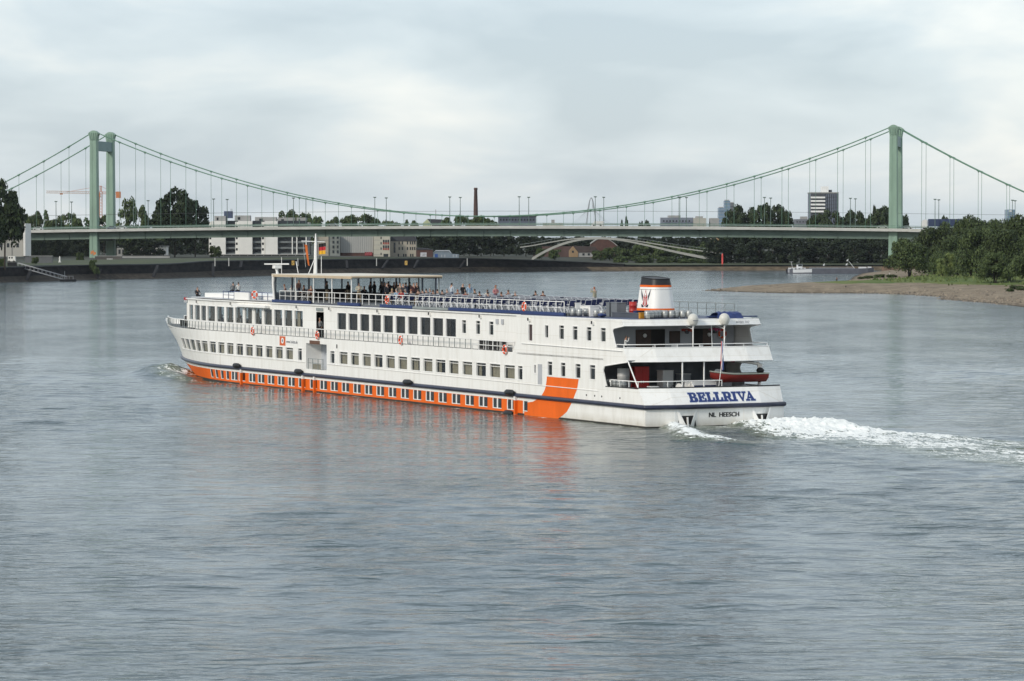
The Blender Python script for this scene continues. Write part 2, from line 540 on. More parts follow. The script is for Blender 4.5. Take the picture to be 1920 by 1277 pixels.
SHORE = [(-420, 700), (-240, 860), (-170, 930), (-153, 954), (-134, 1024), (-115, 1050), (-102, 1090), (-70, 1167), (-16, 1235),
         (30, 1272), (63, 1285), (95, 1294), (151, 1298), (260, 1300), (600, 1280)]
def shore_sample(n=160):
    P = np.array(SHORE, float); d = np.r_[0, np.cumsum(np.hypot(*np.diff(P, axis=0).T))]
    q = np.linspace(0, d[-1], n)
    x = np.interp(q, d, P[:, 0]); y = np.interp(q, d, P[:, 1])
    tx = np.gradient(x); ty = np.gradient(y); L = np.hypot(tx, ty); tx /= L; ty /= L
    return x, y, -ty, tx      # point and inland normal (left of travel)
def bank():
    x, y, nx, ny = shore_sample()
    # soften normals
    for _ in range(6):
        nx = np.convolve(np.pad(nx, 1, mode='edge'), [.25, .5, .25], 'valid'); ny = np.convolve(np.pad(ny, 1, mode='edge'), [.25, .5, .25], 'valid')
    wall = MB(); slope = MB(); cope = MB(); top = MB()
    rows_s = []; rows_w = []; rows_c = []; rows_t = []
    for k in range(len(x)):
        p = lambda off, z: (x[k] + nx[k] * off, y[k] + ny[k] * off, z)
        u = 960 + 6000 * x[k] / y[k]
        q = float(np.interp(u, [300, 420, 1000, 1100, 1180], [0, 1, 1, 0.6, 0]))     # how far the bank is built-up quay
        zt = float(np.interp(u, [0, 350, 410, 900, 1000, 1120, 1200], [4.3, 4.4, 5.1, 5.1, 4.3, 3.2, 2.2]))
        zs = float(np.interp(u, [0, 380, 430, 900, 1100, 1200], [1.7, 1.7, 1.9, 1.9, 1.6, 1.5]))
        j = 0.5 * math.sin(k * 1.3) + 0.4 * math.sin(k * 0.47)
        rows_s.append([p(-6 + j, -1.5), p(0.0 + j, -0.02), p(1.6 + j * .5, 0.55), p(4.2, zs)])
        rows_w.append([p(4.2, zs - 0.6), p(4.9, zt)])
        rows_c.append([p(4.6, zt), p(4.6, zt + 0.35), p(5.6, zt + 0.35), p(5.6, zt)])
        rows_t.append([p(4.85, zt + 0.02), p(9, zt + 0.12), p(26, zt + 0.35), p(60, zt + 0.4)])
    return rows_s, rows_w, rows_c, rows_t, x, y
_rs, _rw, _rc, _rt, _bx, _by = bank()
_gi = next(k for k in range(len(_bx)) if 960 + 6000 * _bx[k] / _by[k] > 1105)
_b = MB(); _b.grid(_rs[:_gi + 1], 0, False); tag(_b.build('river_bank', M_RUBBLE), kind='structure')
_b = MB(); _b.grid(_rs[_gi:], 0, False); tag(_b.build('gravel_bank', mat('bank_gravel', (0.075, 0.058, 0.04), 0.95, scale=0.3, col2=(0.16, 0.125, 0.085), bump=.6, bscale=1.0, spec=.1)), kind='structure')
_b = MB(); _b.grid(_rt, 0, False); tag(_b.build('bank_lawn', M_GRASS), kind='structure')
_qi = [k for k in range(len(_bx)) if 960 + 6000 * _bx[k] / _by[k] < 1190]
quay = empty('quay_wall', (float(_bx[_qi[60]]), float(_by[_qi[60]]), 0), label='long dark stone quay wall along the far left bank', cat='wall')
def _rel(rows, o): return [[(a[0] - o[0], a[1] - o[1], a[2] - o[2]) for a in r] for r in rows]
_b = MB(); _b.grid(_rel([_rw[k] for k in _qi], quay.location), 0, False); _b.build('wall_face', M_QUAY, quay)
_b = MB(); _b.grid(_rel([_rc[k] for k in _qi], quay.location), 0, False); _b.build('coping', M_COPE, quay)
# dark slanting stairs down the quay
M_DARK = mat('dark_recess', (0.012, 0.013, 0.016), 0.9, var=0.2, scale=2.0)
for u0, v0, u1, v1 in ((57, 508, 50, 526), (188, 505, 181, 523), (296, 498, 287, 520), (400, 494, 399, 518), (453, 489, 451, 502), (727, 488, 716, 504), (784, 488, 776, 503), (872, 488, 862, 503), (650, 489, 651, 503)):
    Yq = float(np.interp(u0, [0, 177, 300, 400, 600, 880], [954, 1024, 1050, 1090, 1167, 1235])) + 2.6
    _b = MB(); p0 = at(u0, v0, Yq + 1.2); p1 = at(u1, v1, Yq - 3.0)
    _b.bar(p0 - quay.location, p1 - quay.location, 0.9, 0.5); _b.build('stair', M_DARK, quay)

# land beyond the banks, out to the horizon
M_LAND = mat('far_land', (0.022, 0.03, 0.016), 0.95, scale=0.02, col2=(0.042, 0.044, 0.03))
_b = MB()
_x, _y, _nx, _ny = shore_sample(40)
_rows = []
for k in range(40):
    u = 960 + 6000 * _x[k] / _y[k]
    zt = float(np.interp(u, [0, 350, 410, 900, 1000, 1120, 1200], [4.3, 4.4, 5.1, 5.1, 4.3, 3.2, 2.4]))
    o = lambda d, z: (_x[k] + _nx[k] * d, _y[k] + _ny[k] * d, z)
    _rows.append([o(30, zt - 0.6), o(56, zt + 0.3), (_x[k] * 1.1 + _nx[k] * 160, 1620 + abs(_x[k]) * 0.2, 5.0), (_x[k] * 6, 14000, 6.0)])
_b.grid(_rows, 0, False)
tag(_b.build('ground', M_LAND), kind='structure')

# ------------------------------------------------------------------ gravel spit on the right
M_BEACH = bpy.data.materials.new('gravel_beach'); M_BEACH.use_nodes = True
def _beach_mat(m):
    n, l = m.node_tree.nodes, m.node_tree.links; p = n['Principled BSDF']; p.inputs['Roughness'].default_value = 0.95
    p.inputs['Specular IOR Level'].default_value = 0.2
    geo = n.new('ShaderNodeNewGeometry')
    def noise(s, d=6, st=(1, 1, 1)):
        mp = n.new('ShaderNodeMapping'); mp.inputs['Scale'].default_value = st; l.new(geo.outputs['Position'], mp.inputs[0])
        t = n.new('ShaderNodeTexNoise'); t.inputs['Scale'].default_value = s; t.inputs['Detail'].default_value = d; t.inputs['Roughness'].default_value = 0.65
        l.new(mp.outputs[0], t.inputs[0]); return t.outputs['Fac']
    r = n.new('ShaderNodeValToRGB'); e = r.color_ramp.elements
    e[0].position = .3; e[0].color = (0.135, 0.107, 0.075, 1); e[1].position = .7; e[1].color = (0.30, 0.245, 0.175, 1)
    l.new(noise(0.25, 8), r.inputs[0])
    g = n.new('ShaderNodeValToRGB'); e = g.color_ramp.elements
    e[0].position = .3; e[0].color = (0.065, 0.115, 0.025, 1); e[1].position = .75; e[1].color = (0.17, 0.185, 0.06, 1)
    l.new(noise(0.09, 5), g.inputs[0])
    a = n.new('ShaderNodeAttribute'); a.attribute_name = 'grass'
    ad = n.new('ShaderNodeMath'); ad.operation = 'ADD'; l.new(a.outputs['Fac'], ad.inputs[0])
    sb = n.new('ShaderNodeMath'); sb.operation = 'MULTIPLY_ADD'; l.new(noise(0.12, 6, (1, 0.4, 1)), sb.inputs[0]); sb.inputs[1].default_value = 1.2; sb.inputs[2].default_value = -0.6
    l.new(sb.outputs[0], ad.inputs[1])
    mr = n.new('ShaderNodeMapRange'); mr.inputs['From Min'].default_value = .42; mr.inputs['From Max'].default_value = .58; l.new(ad.outputs[0], mr.inputs[0])
    mx = n.new('ShaderNodeMix'); mx.data_type = 'RGBA'; l.new(mr.outputs[0], mx.inputs['Factor']); l.new(r.outputs[0], mx.inputs['A']); l.new(g.outputs[0], mx.inputs['B'])
    # wet rim at the water line
    sx = n.new('ShaderNodeSeparateXYZ'); l.new(geo.outputs['Position'], sx.inputs[0])
    wr = n.new('ShaderNodeMapRange'); wr.inputs['From Min'].default_value = 0.05; wr.inputs['From Max'].default_value = 0.3; wr.inputs['To Min'].default_value = 0.35; wr.inputs['To Max'].default_value = 1.0
    l.new(sx.outputs['Z'], wr.inputs[0])
    mu = n.new('ShaderNodeMix'); mu.data_type = 'RGBA'; mu.blend_type = 'MULTIPLY'; mu.inputs['Factor'].default_value = 1.0
    l.new(mx.outputs['Result'], mu.inputs['A']); l.new(wr.outputs[0], mu.inputs['B'])
    l.new(mu.outputs['Result'], p.inputs['Base Color'])
    b = n.new('ShaderNodeBump'); b.inputs['Strength'].default_value = 0.8; b.inputs['Distance'].default_value = 0.2
    l.new(noise(1.2, 6), b.inputs['Height']); l.new(b.outputs[0], p.inputs['Normal'])
_beach_mat(M_BEACH)
SPIT = [(48.6, 815), (63.8, 782), (88.2, 776), (93, 762), (99, 728), (94, 705), (99, 668), (101, 627), (108, 560), (130, 420), (170, 200), (600, 200), (600, 1320),
        (190, 1240), (130, 1190), (106, 1010), (98, 950), (81, 886), (62, 846), (52, 826)]
def spit_sd(x, y):
    P = np.array(SPIT, float); d = np.full(x.shape, 1e9); ins = np.zeros(x.shape, bool)
    for k in range(len(P)):
        a = P[k]; b = P[(k + 1) % len(P)]; e = b - a
        h = np.clip(((x - a[0]) * e[0] + (y - a[1]) * e[1]) / (e @ e), 0, 1)
        d = np.minimum(d, np.hypot(x - a[0] - h * e[0], y - a[1] - h * e[1]))
        c = ((a[1] > y) != (b[1] > y)) & (x < (b[0] - a[0]) * (y - a[1]) / (b[1] - a[1] + 1e-12) + a[0])
        ins ^= c
    return np.where(ins, d, -d)
def spit_z(x, y):
    d = spit_sd(x, y) + 2.2 * (fbm(x * 0.08, y * 0.05, 4) - 0.5)
    z = np.where(d < 0, d * 0.12, np.interp(d, [0, 3, 10, 30, 60, 200], [0, 0.40, 1.25, 2.3, 2.9, 3.4]))
    return z + np.where(d > 1, 0.28 * (fbm(x * 0.25, y * 0.12, 4) - 0.5), 0)
def ground_z(x, y): return float(spit_z(np.array([x], float), np.array([y], float))[0])
def build_spit():
    xs = np.arange(38, 340, 2.0); ys = np.arange(540, 1260, 2.0)
    gx, gy = np.meshgrid(xs, ys); z = spit_z(gx, gy); d = spit_sd(gx, gy)
    gr = sstep(16, 32, d + 10 * (fbm(gx * .03, gy * .03, 3) - .5)) * 0.95
    ny, nx = gx.shape; idx = np.arange(nx * ny).reshape(ny, nx)
    F = np.stack([idx[:-1, :-1], idx[:-1, 1:], idx[1:, 1:], idx[1:, :-1]], -1).reshape(-1, 4)
    F = F[z.ravel()[F].max(1) > -0.6]
    me = np_mesh('gravel_spit', np.stack([gx, gy, z], -1).reshape(-1, 3), F, M_BEACH, smooth=True)
    a = me.attributes.new('grass', 'FLOAT', 'POINT'); a.data.foreach_set('value', gr.ravel().astype(np.float32))
    tag(link('gravel_spit', me), kind='structure')
build_spit()
# stones along the water line of the spit
def build_stones():
    r = np.random.RandomState(5); V = []; F = []
    base = [(-1, -1, 0), (1, -1, 0), (1, 1, 0), (-1, 1, 0), (-.6, -.6, 1), (.6, -.6, 1), (.6, .6, 1), (-.6, .6, 1)]
    q = [(0, 1, 5, 4), (1, 2, 6, 5), (2, 3, 7, 6), (3, 0, 4, 7), (4, 5, 6, 7)]
    n = 0
    while n < 900:
        x = r.uniform(45, 112); y = r.uniform(640, 900)
        d = float(spit_sd(np.array([x]), np.array([y]))[0])
        if d < -0.8 or d > 16 or r.rand() > math.exp(-max(d, 0) / 6): continue
        if y > 780 and r.rand() < .6: continue
        sz = r.uniform(0.10, 0.30) * (1.5 if r.rand() < .08 else 1); a = r.rand() * 6.28; z = ground_z(x, y) - 0.05
        i = len(V)
        for bx, by, bz in base:
            jx = bx * sz * r.uniform(.7, 1.3); jy = by * sz * r.uniform(.7, 1.3)
            V.append((x + jx * math.cos(a) - jy * math.sin(a), y + jx * math.sin(a) + jy * math.cos(a), z + bz * sz * r.uniform(.6, 1.1)))
        F += [tuple(i + k for k in f) for f in q]; n += 1
    me = np_mesh('shore_stones', V, F, mat('shore_stone', (0.10, 0.085, 0.07), 0.9, scale=0.6, col2=(0.3, 0.25, 0.19)))
    tag(link('shore_stones', me), 'loose stones scattered along the waterline of the gravel spit', 'stones', kind='stuff')
build_stones()
def build_grass():
    r = np.random.RandomState(9); n = 14000
    x = r.uniform(95, 260, n * 4); y = r.uniform(640, 1180, n * 4)
    d = spit_sd(x, y) + 10 * (fbm(x * .03, y * .03, 3) - .5); k = (d > 19) & (r.rand(n * 4) < sstep(17, 38, d)); x = x[k][:n]; y = y[k][:n]
    z = spit_z(x, y); h = r.uniform(.25, .8, len(x)); a = r.rand(len(x)) * 6.28; w = r.uniform(.15, .5, len(x))
    dx = np.cos(a) * w; dy = np.sin(a) * w; lx = r.normal(0, .15, len(x)); ly = r.normal(0, .15, len(x))
    V = np.stack([np.stack([x - dx, y - dy, z - .05], -1), np.stack([x + dx, y + dy, z - .05], -1), np.stack([x + dx * .3 + lx, y + dy * .3 + ly, z + h], -1)], 1).reshape(-1, 3)
    me = np_mesh('meadow_grass', V, np.arange(len(V)).reshape(-1, 3), mat('meadow_blades', (0.06, 0.11, 0.024), 0.8, scale=0.08, col2=(0.15, 0.17, 0.055)))
    tag(link('meadow_grass', me), 'rough green grass growing on the spit beneath the willows', 'grass', kind='stuff')
build_grass()
# ================================================================== suspension bridge
BA = RAD(12.03)
BE = Vector((math.cos(BA), -math.sin(BA), 0)); BN = Vector((math.sin(BA), math.cos(BA), 0))
BO = Vector((-165.1, 1266.2, 0.0)); BRZ = -BA
SPAN = 315.0; BW = 19.6
def BR(q, p, z): return BO + BE * q + BN * p + Vector((0, 0, z))
def deck_z(q): return 17.75 - 1.15 * ((q - 160.0) / 157.5) ** 2 if 0 <= q <= SPAN else (16.6 - (0.016 * -q if q < 0 else 0.014 * (q - SPAN)))
def cable_z(q):
    if 0 <= q <= SPAN: return 21.5 + 33.7 * ((q - 157.5) / 157.5) ** 2
    x = -q if q < 0 else q - SPAN
    return 55.2 - .585 * x + .0014 * x * x
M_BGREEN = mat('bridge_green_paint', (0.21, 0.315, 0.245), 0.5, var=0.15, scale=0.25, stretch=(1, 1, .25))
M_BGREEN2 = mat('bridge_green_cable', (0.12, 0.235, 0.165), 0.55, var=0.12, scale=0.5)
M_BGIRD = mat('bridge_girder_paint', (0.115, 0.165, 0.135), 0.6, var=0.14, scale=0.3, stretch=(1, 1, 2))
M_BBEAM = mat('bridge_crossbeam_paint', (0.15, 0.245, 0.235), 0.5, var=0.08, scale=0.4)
M_FASC = mat('bridge_edge_concrete', (0.44, 0.44, 0.41), 0.75, var=0.12, scale=0.4, stretch=(1, 1, 3))
M_ASPH = mat('asphalt', (0.05, 0.05, 0.052), 0.9, var=0.2, scale=0.5)
M_STEELG = mat('galvanised_steel', (0.30, 0.33, 0.32), 0.5, var=0.1, scale=1, metal=0.3)
bridge = empty('suspension_bridge', BO, BRZ, 'green suspension bridge with two portal towers spanning the river', 'bridge')
def bq(q, p, z): return (q, p, z)
QL, QR = -150.0, SPAN + 190.0
_stations = [QL + k * 10.5 for k in range(int((QR - QL) / 10.5) + 1)]
_stations = [q + (0 - QL) % 10.5 for q in _stations]
def strip(name, prof, m, qs=None):
    b = MB(); rows = []
    for q in (qs or _stations):
        rows.append([(q, p, deck_z(q) + z) for p, z in prof])
    b.grid(rows, 0, False, True)
    return b.build(name, m, bridge)
strip('road_deck', [(-3.2, -0.35), (-3.2, -0.1), (22.8, -0.1), (22.8, -0.35)], M_ASPH)
strip('edge_beam', [(-3.9, -1.05), (-3.9, 0.05), (-3.2, 0.05), (-3.2, -1.05)], M_FASC)
strip('edge_beam', [(22.8, -1.05), (22.8, 0.05), (23.5, 0.05), (23.5, -1.05)], M_FASC)
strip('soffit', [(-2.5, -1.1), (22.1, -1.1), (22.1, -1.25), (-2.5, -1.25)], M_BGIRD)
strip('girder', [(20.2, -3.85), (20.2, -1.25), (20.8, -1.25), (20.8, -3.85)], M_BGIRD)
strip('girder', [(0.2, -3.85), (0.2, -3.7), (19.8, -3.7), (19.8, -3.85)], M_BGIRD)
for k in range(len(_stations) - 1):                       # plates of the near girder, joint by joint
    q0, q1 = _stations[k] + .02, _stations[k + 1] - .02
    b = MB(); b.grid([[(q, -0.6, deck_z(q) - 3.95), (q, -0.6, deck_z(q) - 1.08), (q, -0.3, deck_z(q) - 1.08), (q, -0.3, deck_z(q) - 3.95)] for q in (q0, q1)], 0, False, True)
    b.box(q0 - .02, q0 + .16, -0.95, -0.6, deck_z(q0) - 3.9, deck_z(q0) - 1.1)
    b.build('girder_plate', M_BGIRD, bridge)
b = MB()                                                   # railings
for p in (-3.55, 23.1):
    for h in (0.55, 1.1):
        b.tube([(q, p, deck_z(q) + h) for q in _stations], 0.05, 4)
    q = QL + 1
    while q < QR - 1:
        b.bar((q, p, deck_z(q)), (q, p, deck_z(q) + 1.1), .06, .06); q += 2.1
b.build('railing', M_BGREEN2, bridge)
b = MB()
for p in (2.2, 17.6):
    b.tube([(q, p, deck_z(q) + .7) for q in _stations], 0.12, 4)
b.build('guard_rail', M_STEELG, bridge)
b = MB()
for p in (7.0, 12.6):
    b.tube([(q, p, deck_z(q) + 5.8) for q in _stations], 0.035, 3)
b.build('catenary_wire', mat('wire', (0.05, 0.05, 0.05), .6), bridge)
# towers
def tower(q0, foot):
    for p in (0.0, BW):
        b = MB(); rows = []
        for z, w, d in ((foot - 1, 1.78, 1.45), (14, 1.70, 1.4), (30, 1.60, 1.35), (51.6, 1.46, 1.3)):
            c = .28
            rows.append([(q0 - w, p - d + c, z), (q0 - w + c, p - d, z), (q0 - .45, p - d, z), (q0 - .45, p - d + .12, z), (q0 + .45, p - d + .12, z), (q0 + .45, p - d, z),
                         (q0 + w - c, p - d, z), (q0 + w, p - d + c, z), (q0 + w, p + d - c, z), (q0 + w - c, p + d, z), (q0 - w + c, p + d, z), (q0 - w, p + d - c, z)])
        b.grid(rows, 0, False, True); b.face(rows[-1])
        leg = b.build('tower_leg', M_BGREEN, bridge)
        b = MB()                                          # flared saddle on top
        prof = [(-1.46, 51.6), (-1.75, 53.4), (-2.15, 54.4)] + [(-2.15 + 4.3 * k / 10, 54.4 + 1.15 * math.sin(math.pi * k / 10)) for k in range(1, 10)] + [(2.15, 54.4), (1.75, 53.4), (1.46, 51.6)]
        rows = [[(q0 + x, p - 1.15, z) for x, z in prof], [(q0 + x, p + 1.15, z) for x, z in prof]]
        b.grid(rows, 0, False, True); b.face(list(reversed(rows[0]))); b.face(rows[1])
        b.build('saddle', M_BGREEN, leg)
        for k in (-2, -1, 0, 1, 2):
            b = MB(); b.bar((q0 + k * .52, p - 1.25, 51.7), (q0 + k * .80, p - 1.25, 54.7), .22, .35, up=(0, 1, 0)); b.build('rib', M_BGREEN, leg)
    b = MB(); b.box(q0 - 1.1, q0 + 1.1, 1.3, BW - 1.3, 47.6, 51.4); b.build('crossbeam', M_BBEAM, bridge)
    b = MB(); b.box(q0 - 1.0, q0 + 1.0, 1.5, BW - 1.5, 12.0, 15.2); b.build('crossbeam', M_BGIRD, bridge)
    b = MB(); b.prism([(q0 - 4, -3), (q0 + 4, -3), (q0 + 4, BW + 3), (q0 - 4, BW + 3)], foot - 3, foot + .9); b.build('pier_base', mat('pier_stone', (0.16, 0.105, 0.075), .9, var=.3, scale=.4), bridge)
tower(0.0, 4.4)
tower(SPAN, 1.5)
for p in (0.0, BW):
    b = MB()
    qs = [-82 + k * 4.1 for k in range(20)] + [k * 5.25 for k in range(61)] + [SPAN + 4.1 * k for k in range(1, 21)]
    b.tube([(q, p, cable_z(q)) for q in qs], 0.23, 6)
    b.build('main_cable', M_BGREEN2, bridge)
    hq = [k * 10.5 for k in range(1, 30)] + [-k * 10.5 for k in range(1, 7)] + [SPAN + k * 10.5 for k in range(1, 7)]
    for q in hq:
        zt, zb = cable_z(q), deck_z(q) - .2
        if zt - zb < 1.2: continue
        b = MB(); b.tube([(q, p, zb), (q, p, zt - .2)], 0.075, 5); b.tube([(q, p, zt - .75), (q, p, zt - .1)], [.1, .26], 5)
        b.tube([(q - .45, p, cable_z(q - .45)), (q + .45, p, cable_z(q + .45))], .36, 6)
        b.build('hanger', M_BGREEN2, bridge)
# graffiti patch on the left tower foot (flat paint)
b = MB()
for k, (x0, x1, z0, z1) in enumerate(((-1.2, -.5, 6.6, 8.1), (-.6, .3, 7.0, 8.3), (.2, 1.2, 6.5, 7.7), (-.2, .6, 6.3, 7.1))):
    b.face([(x0, -1.462 - .004 * k, z0), (x1, -1.462 - .004 * k, z0 + .2), (x1 - .15, -1.462 - .004 * k, z1), (x0 + .1, -1.462 - .004 * k, z1 - .25)])
b.build('graffiti', mat('graffiti_orange', (0.50, 0.17, 0.05), .6, var=.4, scale=2.5), bridge)

# lamp posts on the bridge: near and far kerb
M_LAMP = mat('lamp_post_paint', (0.10, 0.15, 0.13), 0.5, var=.1, scale=1)
def lamp_mesh():
    b = MB(); b.tube([(0, 0, 0), (0, 0, 11.2)], [.17, .11], 6); return b.mesh('pole', M_LAMP)
def lamp_head():
    b = MB(); b.box(-.55, .55, -.28, .28, 11.2, 11.5); b.box(-.4, .4, -.2, .2, 11.08, 11.2); return b.mesh('lamp_head', M_LAMP)
_lm, _lh = lamp_mesh(), lamp_head()
_lamps = [105.7, 251, 401, 550.5, 703, 843.5, 973.5, 1116, 1273, 1433, 1594, 1752.6, 1897.6]
def q_at(u, p=0.0):
    a = (u - 960) / 6000.0                # intersection of the sight line with the deck line
    o = BO + BN * p
    return (a * o.y - o.x) / (BE.x - a * BE.y)
_places = ['leftmost on the bridge, left of the left tower', 'just right of the left tower', 'before the white apartment block', 'right of the white apartment block', 'left of the mid-span', 'left of the brick chimney', 'right of the brick chimney', 'beside the far arched pylon', 'left of the distant glass towers', 'before the round poplars', 'right of the dark office tower', 'just right of the right tower', 'at the right picture edge']
for u, pl in zip(_lamps, _places):
    for p, nm in ((0.8, 'near'), (BW - .8, 'far')):
        q = q_at(u, 0.8)
        o = empty('street_lamp', BR(q, p, deck_z(q) - .1), BRZ, '%s-kerb street lamp on bridge, %s' % (nm, pl), 'street lamp', 'street lamps on the bridge')
        link('pole', _lm, o); link('lamp_head', _lh, o)

# ------------------------------------------------------------------ vehicles on the bridge
M_TYRE = mat('tyre_rubber', (0.015, 0.015, 0.016), .8, var=.1, scale=3)
M_CARGL = mat('car_glass', (0.02, 0.025, 0.03), .12, var=.1, scale=1)
def car(q, p, colr, label, rev=False, van=False):
    m = mat('car_paint_%02d%02d%02d' % tuple(int(c * 99) for c in colr), colr, .3, var=.04, scale=1)
    o = empty('car', BR(q, p, deck_z(q) - .1), BRZ + (math.pi if rev else 0), label, 'car')
    prof = [(-2.1, .35), (-2.15, .75), (-2.0, .95), (-1.3, 1.0), (-.75, 1.42), (.75, 1.45), (1.45, .98), (2.0, .86), (2.15, .6), (2.1, .3)]
    if van: prof = [(-2.4, .35), (-2.45, 1.9), (-2.3, 2.05), (1.0, 2.05), (1.7, 1.15), (2.35, .95), (2.4, .35)]
    b = MB(); rows = [[(x, y, z) for x, z in prof] for y in (-.86, .86)]
    b.grid(rows, 0, False, True); b.face(list(reversed(rows[0]))); b.face(rows[1]); b.build('body', m, o)
    if not van:
        for y in (-.868, .868):
            b = MB(); b.face([(-1.15, y, 1.0), (-.68, y, 1.36), (.68, y, 1.38), (1.25, y, .99)]); b.build('side_window', M_CARGL, o)
        b = MB(); b.face([(.82, -.75, 1.42), (.82, .75, 1.42), (1.46, .78, 1.0), (1.46, -.78, 1.0)]); b.build('windscreen', M_CARGL, o)
    else:
        b = MB(); b.face([(1.06, -.75, 1.98), (1.06, .75, 1.98), (1.74, .78, 1.18), (1.74, -.78, 1.18)]); b.build('windscreen', M_CARGL, o)
    for x in (-1.3, 1.35):
        for y in (-.8, .8):
            b = MB(); b.tube([(x, y - .1, .32), (x, y + .1, .32)], .32, 10); b.build('wheel', M_TYRE, o)
    return o
car(q_at(72, 4), 4.6, (.62, .63, .64), 'white car on the bridge left of the left tower')
car(q_at(206, 14) + 1, 14.6, (.03, .06, .14), 'dark blue car between the legs of the left bridge tower', True)
car(q_at(229, 5), 5.0, (.45, .46, .47), 'pale car just right of the left bridge tower')
car(q_at(1654, 4), 4.6, (.40, .46, .40), 'pale green car just left of the right bridge tower')
car(q_at(1700, 4), 4.8, (.60, .61, .62), 'white car just right of the right bridge tower')
car(q_at(633, 4) - 2, 4.6, (.20, .21, .22), 'grey car above the concrete warehouse on the bridge')
car(q_at(1120, 14), 14.5, (.60, .6, .58), 'white van crossing the bridge near the far arched pylon', True, True)
# lorry with blue trailer
_q = q_at(1762, 4)
lor = empty('lorry', BR(_q, 4.4, deck_z(_q) - .1), BRZ + math.pi, 'white-cabbed lorry with long blue box trailer behind the willows', 'lorry')
b = MB(); b.box(-8.2, 4.4, -1.25, 1.25, 1.15, 4.0); b.build('trailer', mat('trailer_blue', (0.012, 0.028, 0.08), .5, var=.1, scale=.6), lor)
b = MB(); rows = [[(x, y, z) for x, z in ((4.75, .5), (4.75, 3.5), (5.3, 3.85), (6.5, 3.5), (7.0, 2.1), (7.05, .5))] for y in (-1.2, 1.2)]
b.grid(rows, 0, False, True); b.face(list(reversed(rows[0]))); b.face(rows[1]); b.build('cab', mat('lorry_white', (.62, .62, .6), .4, var=.05, scale=1), lor)
b = MB(); b.face([(6.53, -1.05, 3.4), (6.53, 1.05, 3.4), (7.0, 1.05, 2.2), (7.0, -1.05, 2.2)]); b.build('windscreen', M_CARGL, lor)
for x in (-7, -5.7, -4.4, 5.9, 3.4):
    for y in (-1.1, 1.1):
        b = MB(); b.tube([(x, y - .14, .5), (x, y + .14, .5)], .5, 10); b.build('wheel', M_TYRE, lor)
# ================================================================== trees
M_BARK = mat('bark', (0.045, 0.036, 0.028), 0.95, var=0.3, scale=1.5, bump=.6)
def leaf_mat(name, c1, c2, ov=.18):
    """every leaf cluster gets its own shade between c1 and c2; each tree is a little lighter or darker"""
    m = bpy.data.materials.new(name); m.use_nodes = True; n, l = m.node_tree.nodes, m.node_tree.links; p = n['Principled BSDF']
    p.inputs['Roughness'].default_value = .6; p.inputs['Specular IOR Level'].default_value = .15
    g = n.new('ShaderNodeNewGeometry'); tc = n.new('ShaderNodeTexCoord'); t = n.new('ShaderNodeTexNoise'); t.inputs['Scale'].default_value = 3.5; t.inputs['Detail'].default_value = 3; l.new(tc.outputs['Object'], t.inputs[0])
    mx = n.new('ShaderNodeMath'); mx.operation = 'MULTIPLY_ADD'; l.new(g.outputs['Random Per Island'], mx.inputs[0]); mx.inputs[1].default_value = .55; l.new(t.outputs['Fac'], mx.inputs[2])
    r = n.new('ShaderNodeValToRGB'); e = r.color_ramp.elements; e[0].position = .42; e[0].color = (*c1, 1); e[1].position = 1.0; e[1].color = (*c2, 1); l.new(mx.outputs[0], r.inputs[0])
    oi = n.new('ShaderNodeObjectInfo'); mr = n.new('ShaderNodeMapRange'); mr.inputs['To Min'].default_value = 1 - ov; mr.inputs['To Max'].default_value = 1 + ov; l.new(oi.outputs['Random'], mr.inputs[0])
    hs = n.new('ShaderNodeHueSaturation'); l.new(mr.outputs[0], hs.inputs['Value']); l.new(r.outputs[0], hs.inputs['Color']); l.new(hs.outputs[0], p.inputs['Base Color'])
    return m
M_LEAF_DARK = leaf_mat('leaf_dark_green', (0.010, 0.019, 0.009), (0.048, 0.070, 0.028))
M_LEAF_MID = leaf_mat('leaf_mid_green', (0.020, 0.036, 0.014), (0.085, 0.115, 0.04))
M_LEAF_WOOD = leaf_mat('leaf_shaded_wood', (0.007, 0.013, 0.009), (0.030, 0.042, 0.022), .15)  # shade under the bridge is put into these darker leaf colours
M_LEAF_WIL = leaf_mat('leaf_willow', (0.018, 0.034, 0.013), (0.080, 0.108, 0.038), .25)
M_LEAF_PALE = leaf_mat('leaf_pale_green', (0.06, 0.095, 0.028), (0.20, 0.24, 0.08), .1)

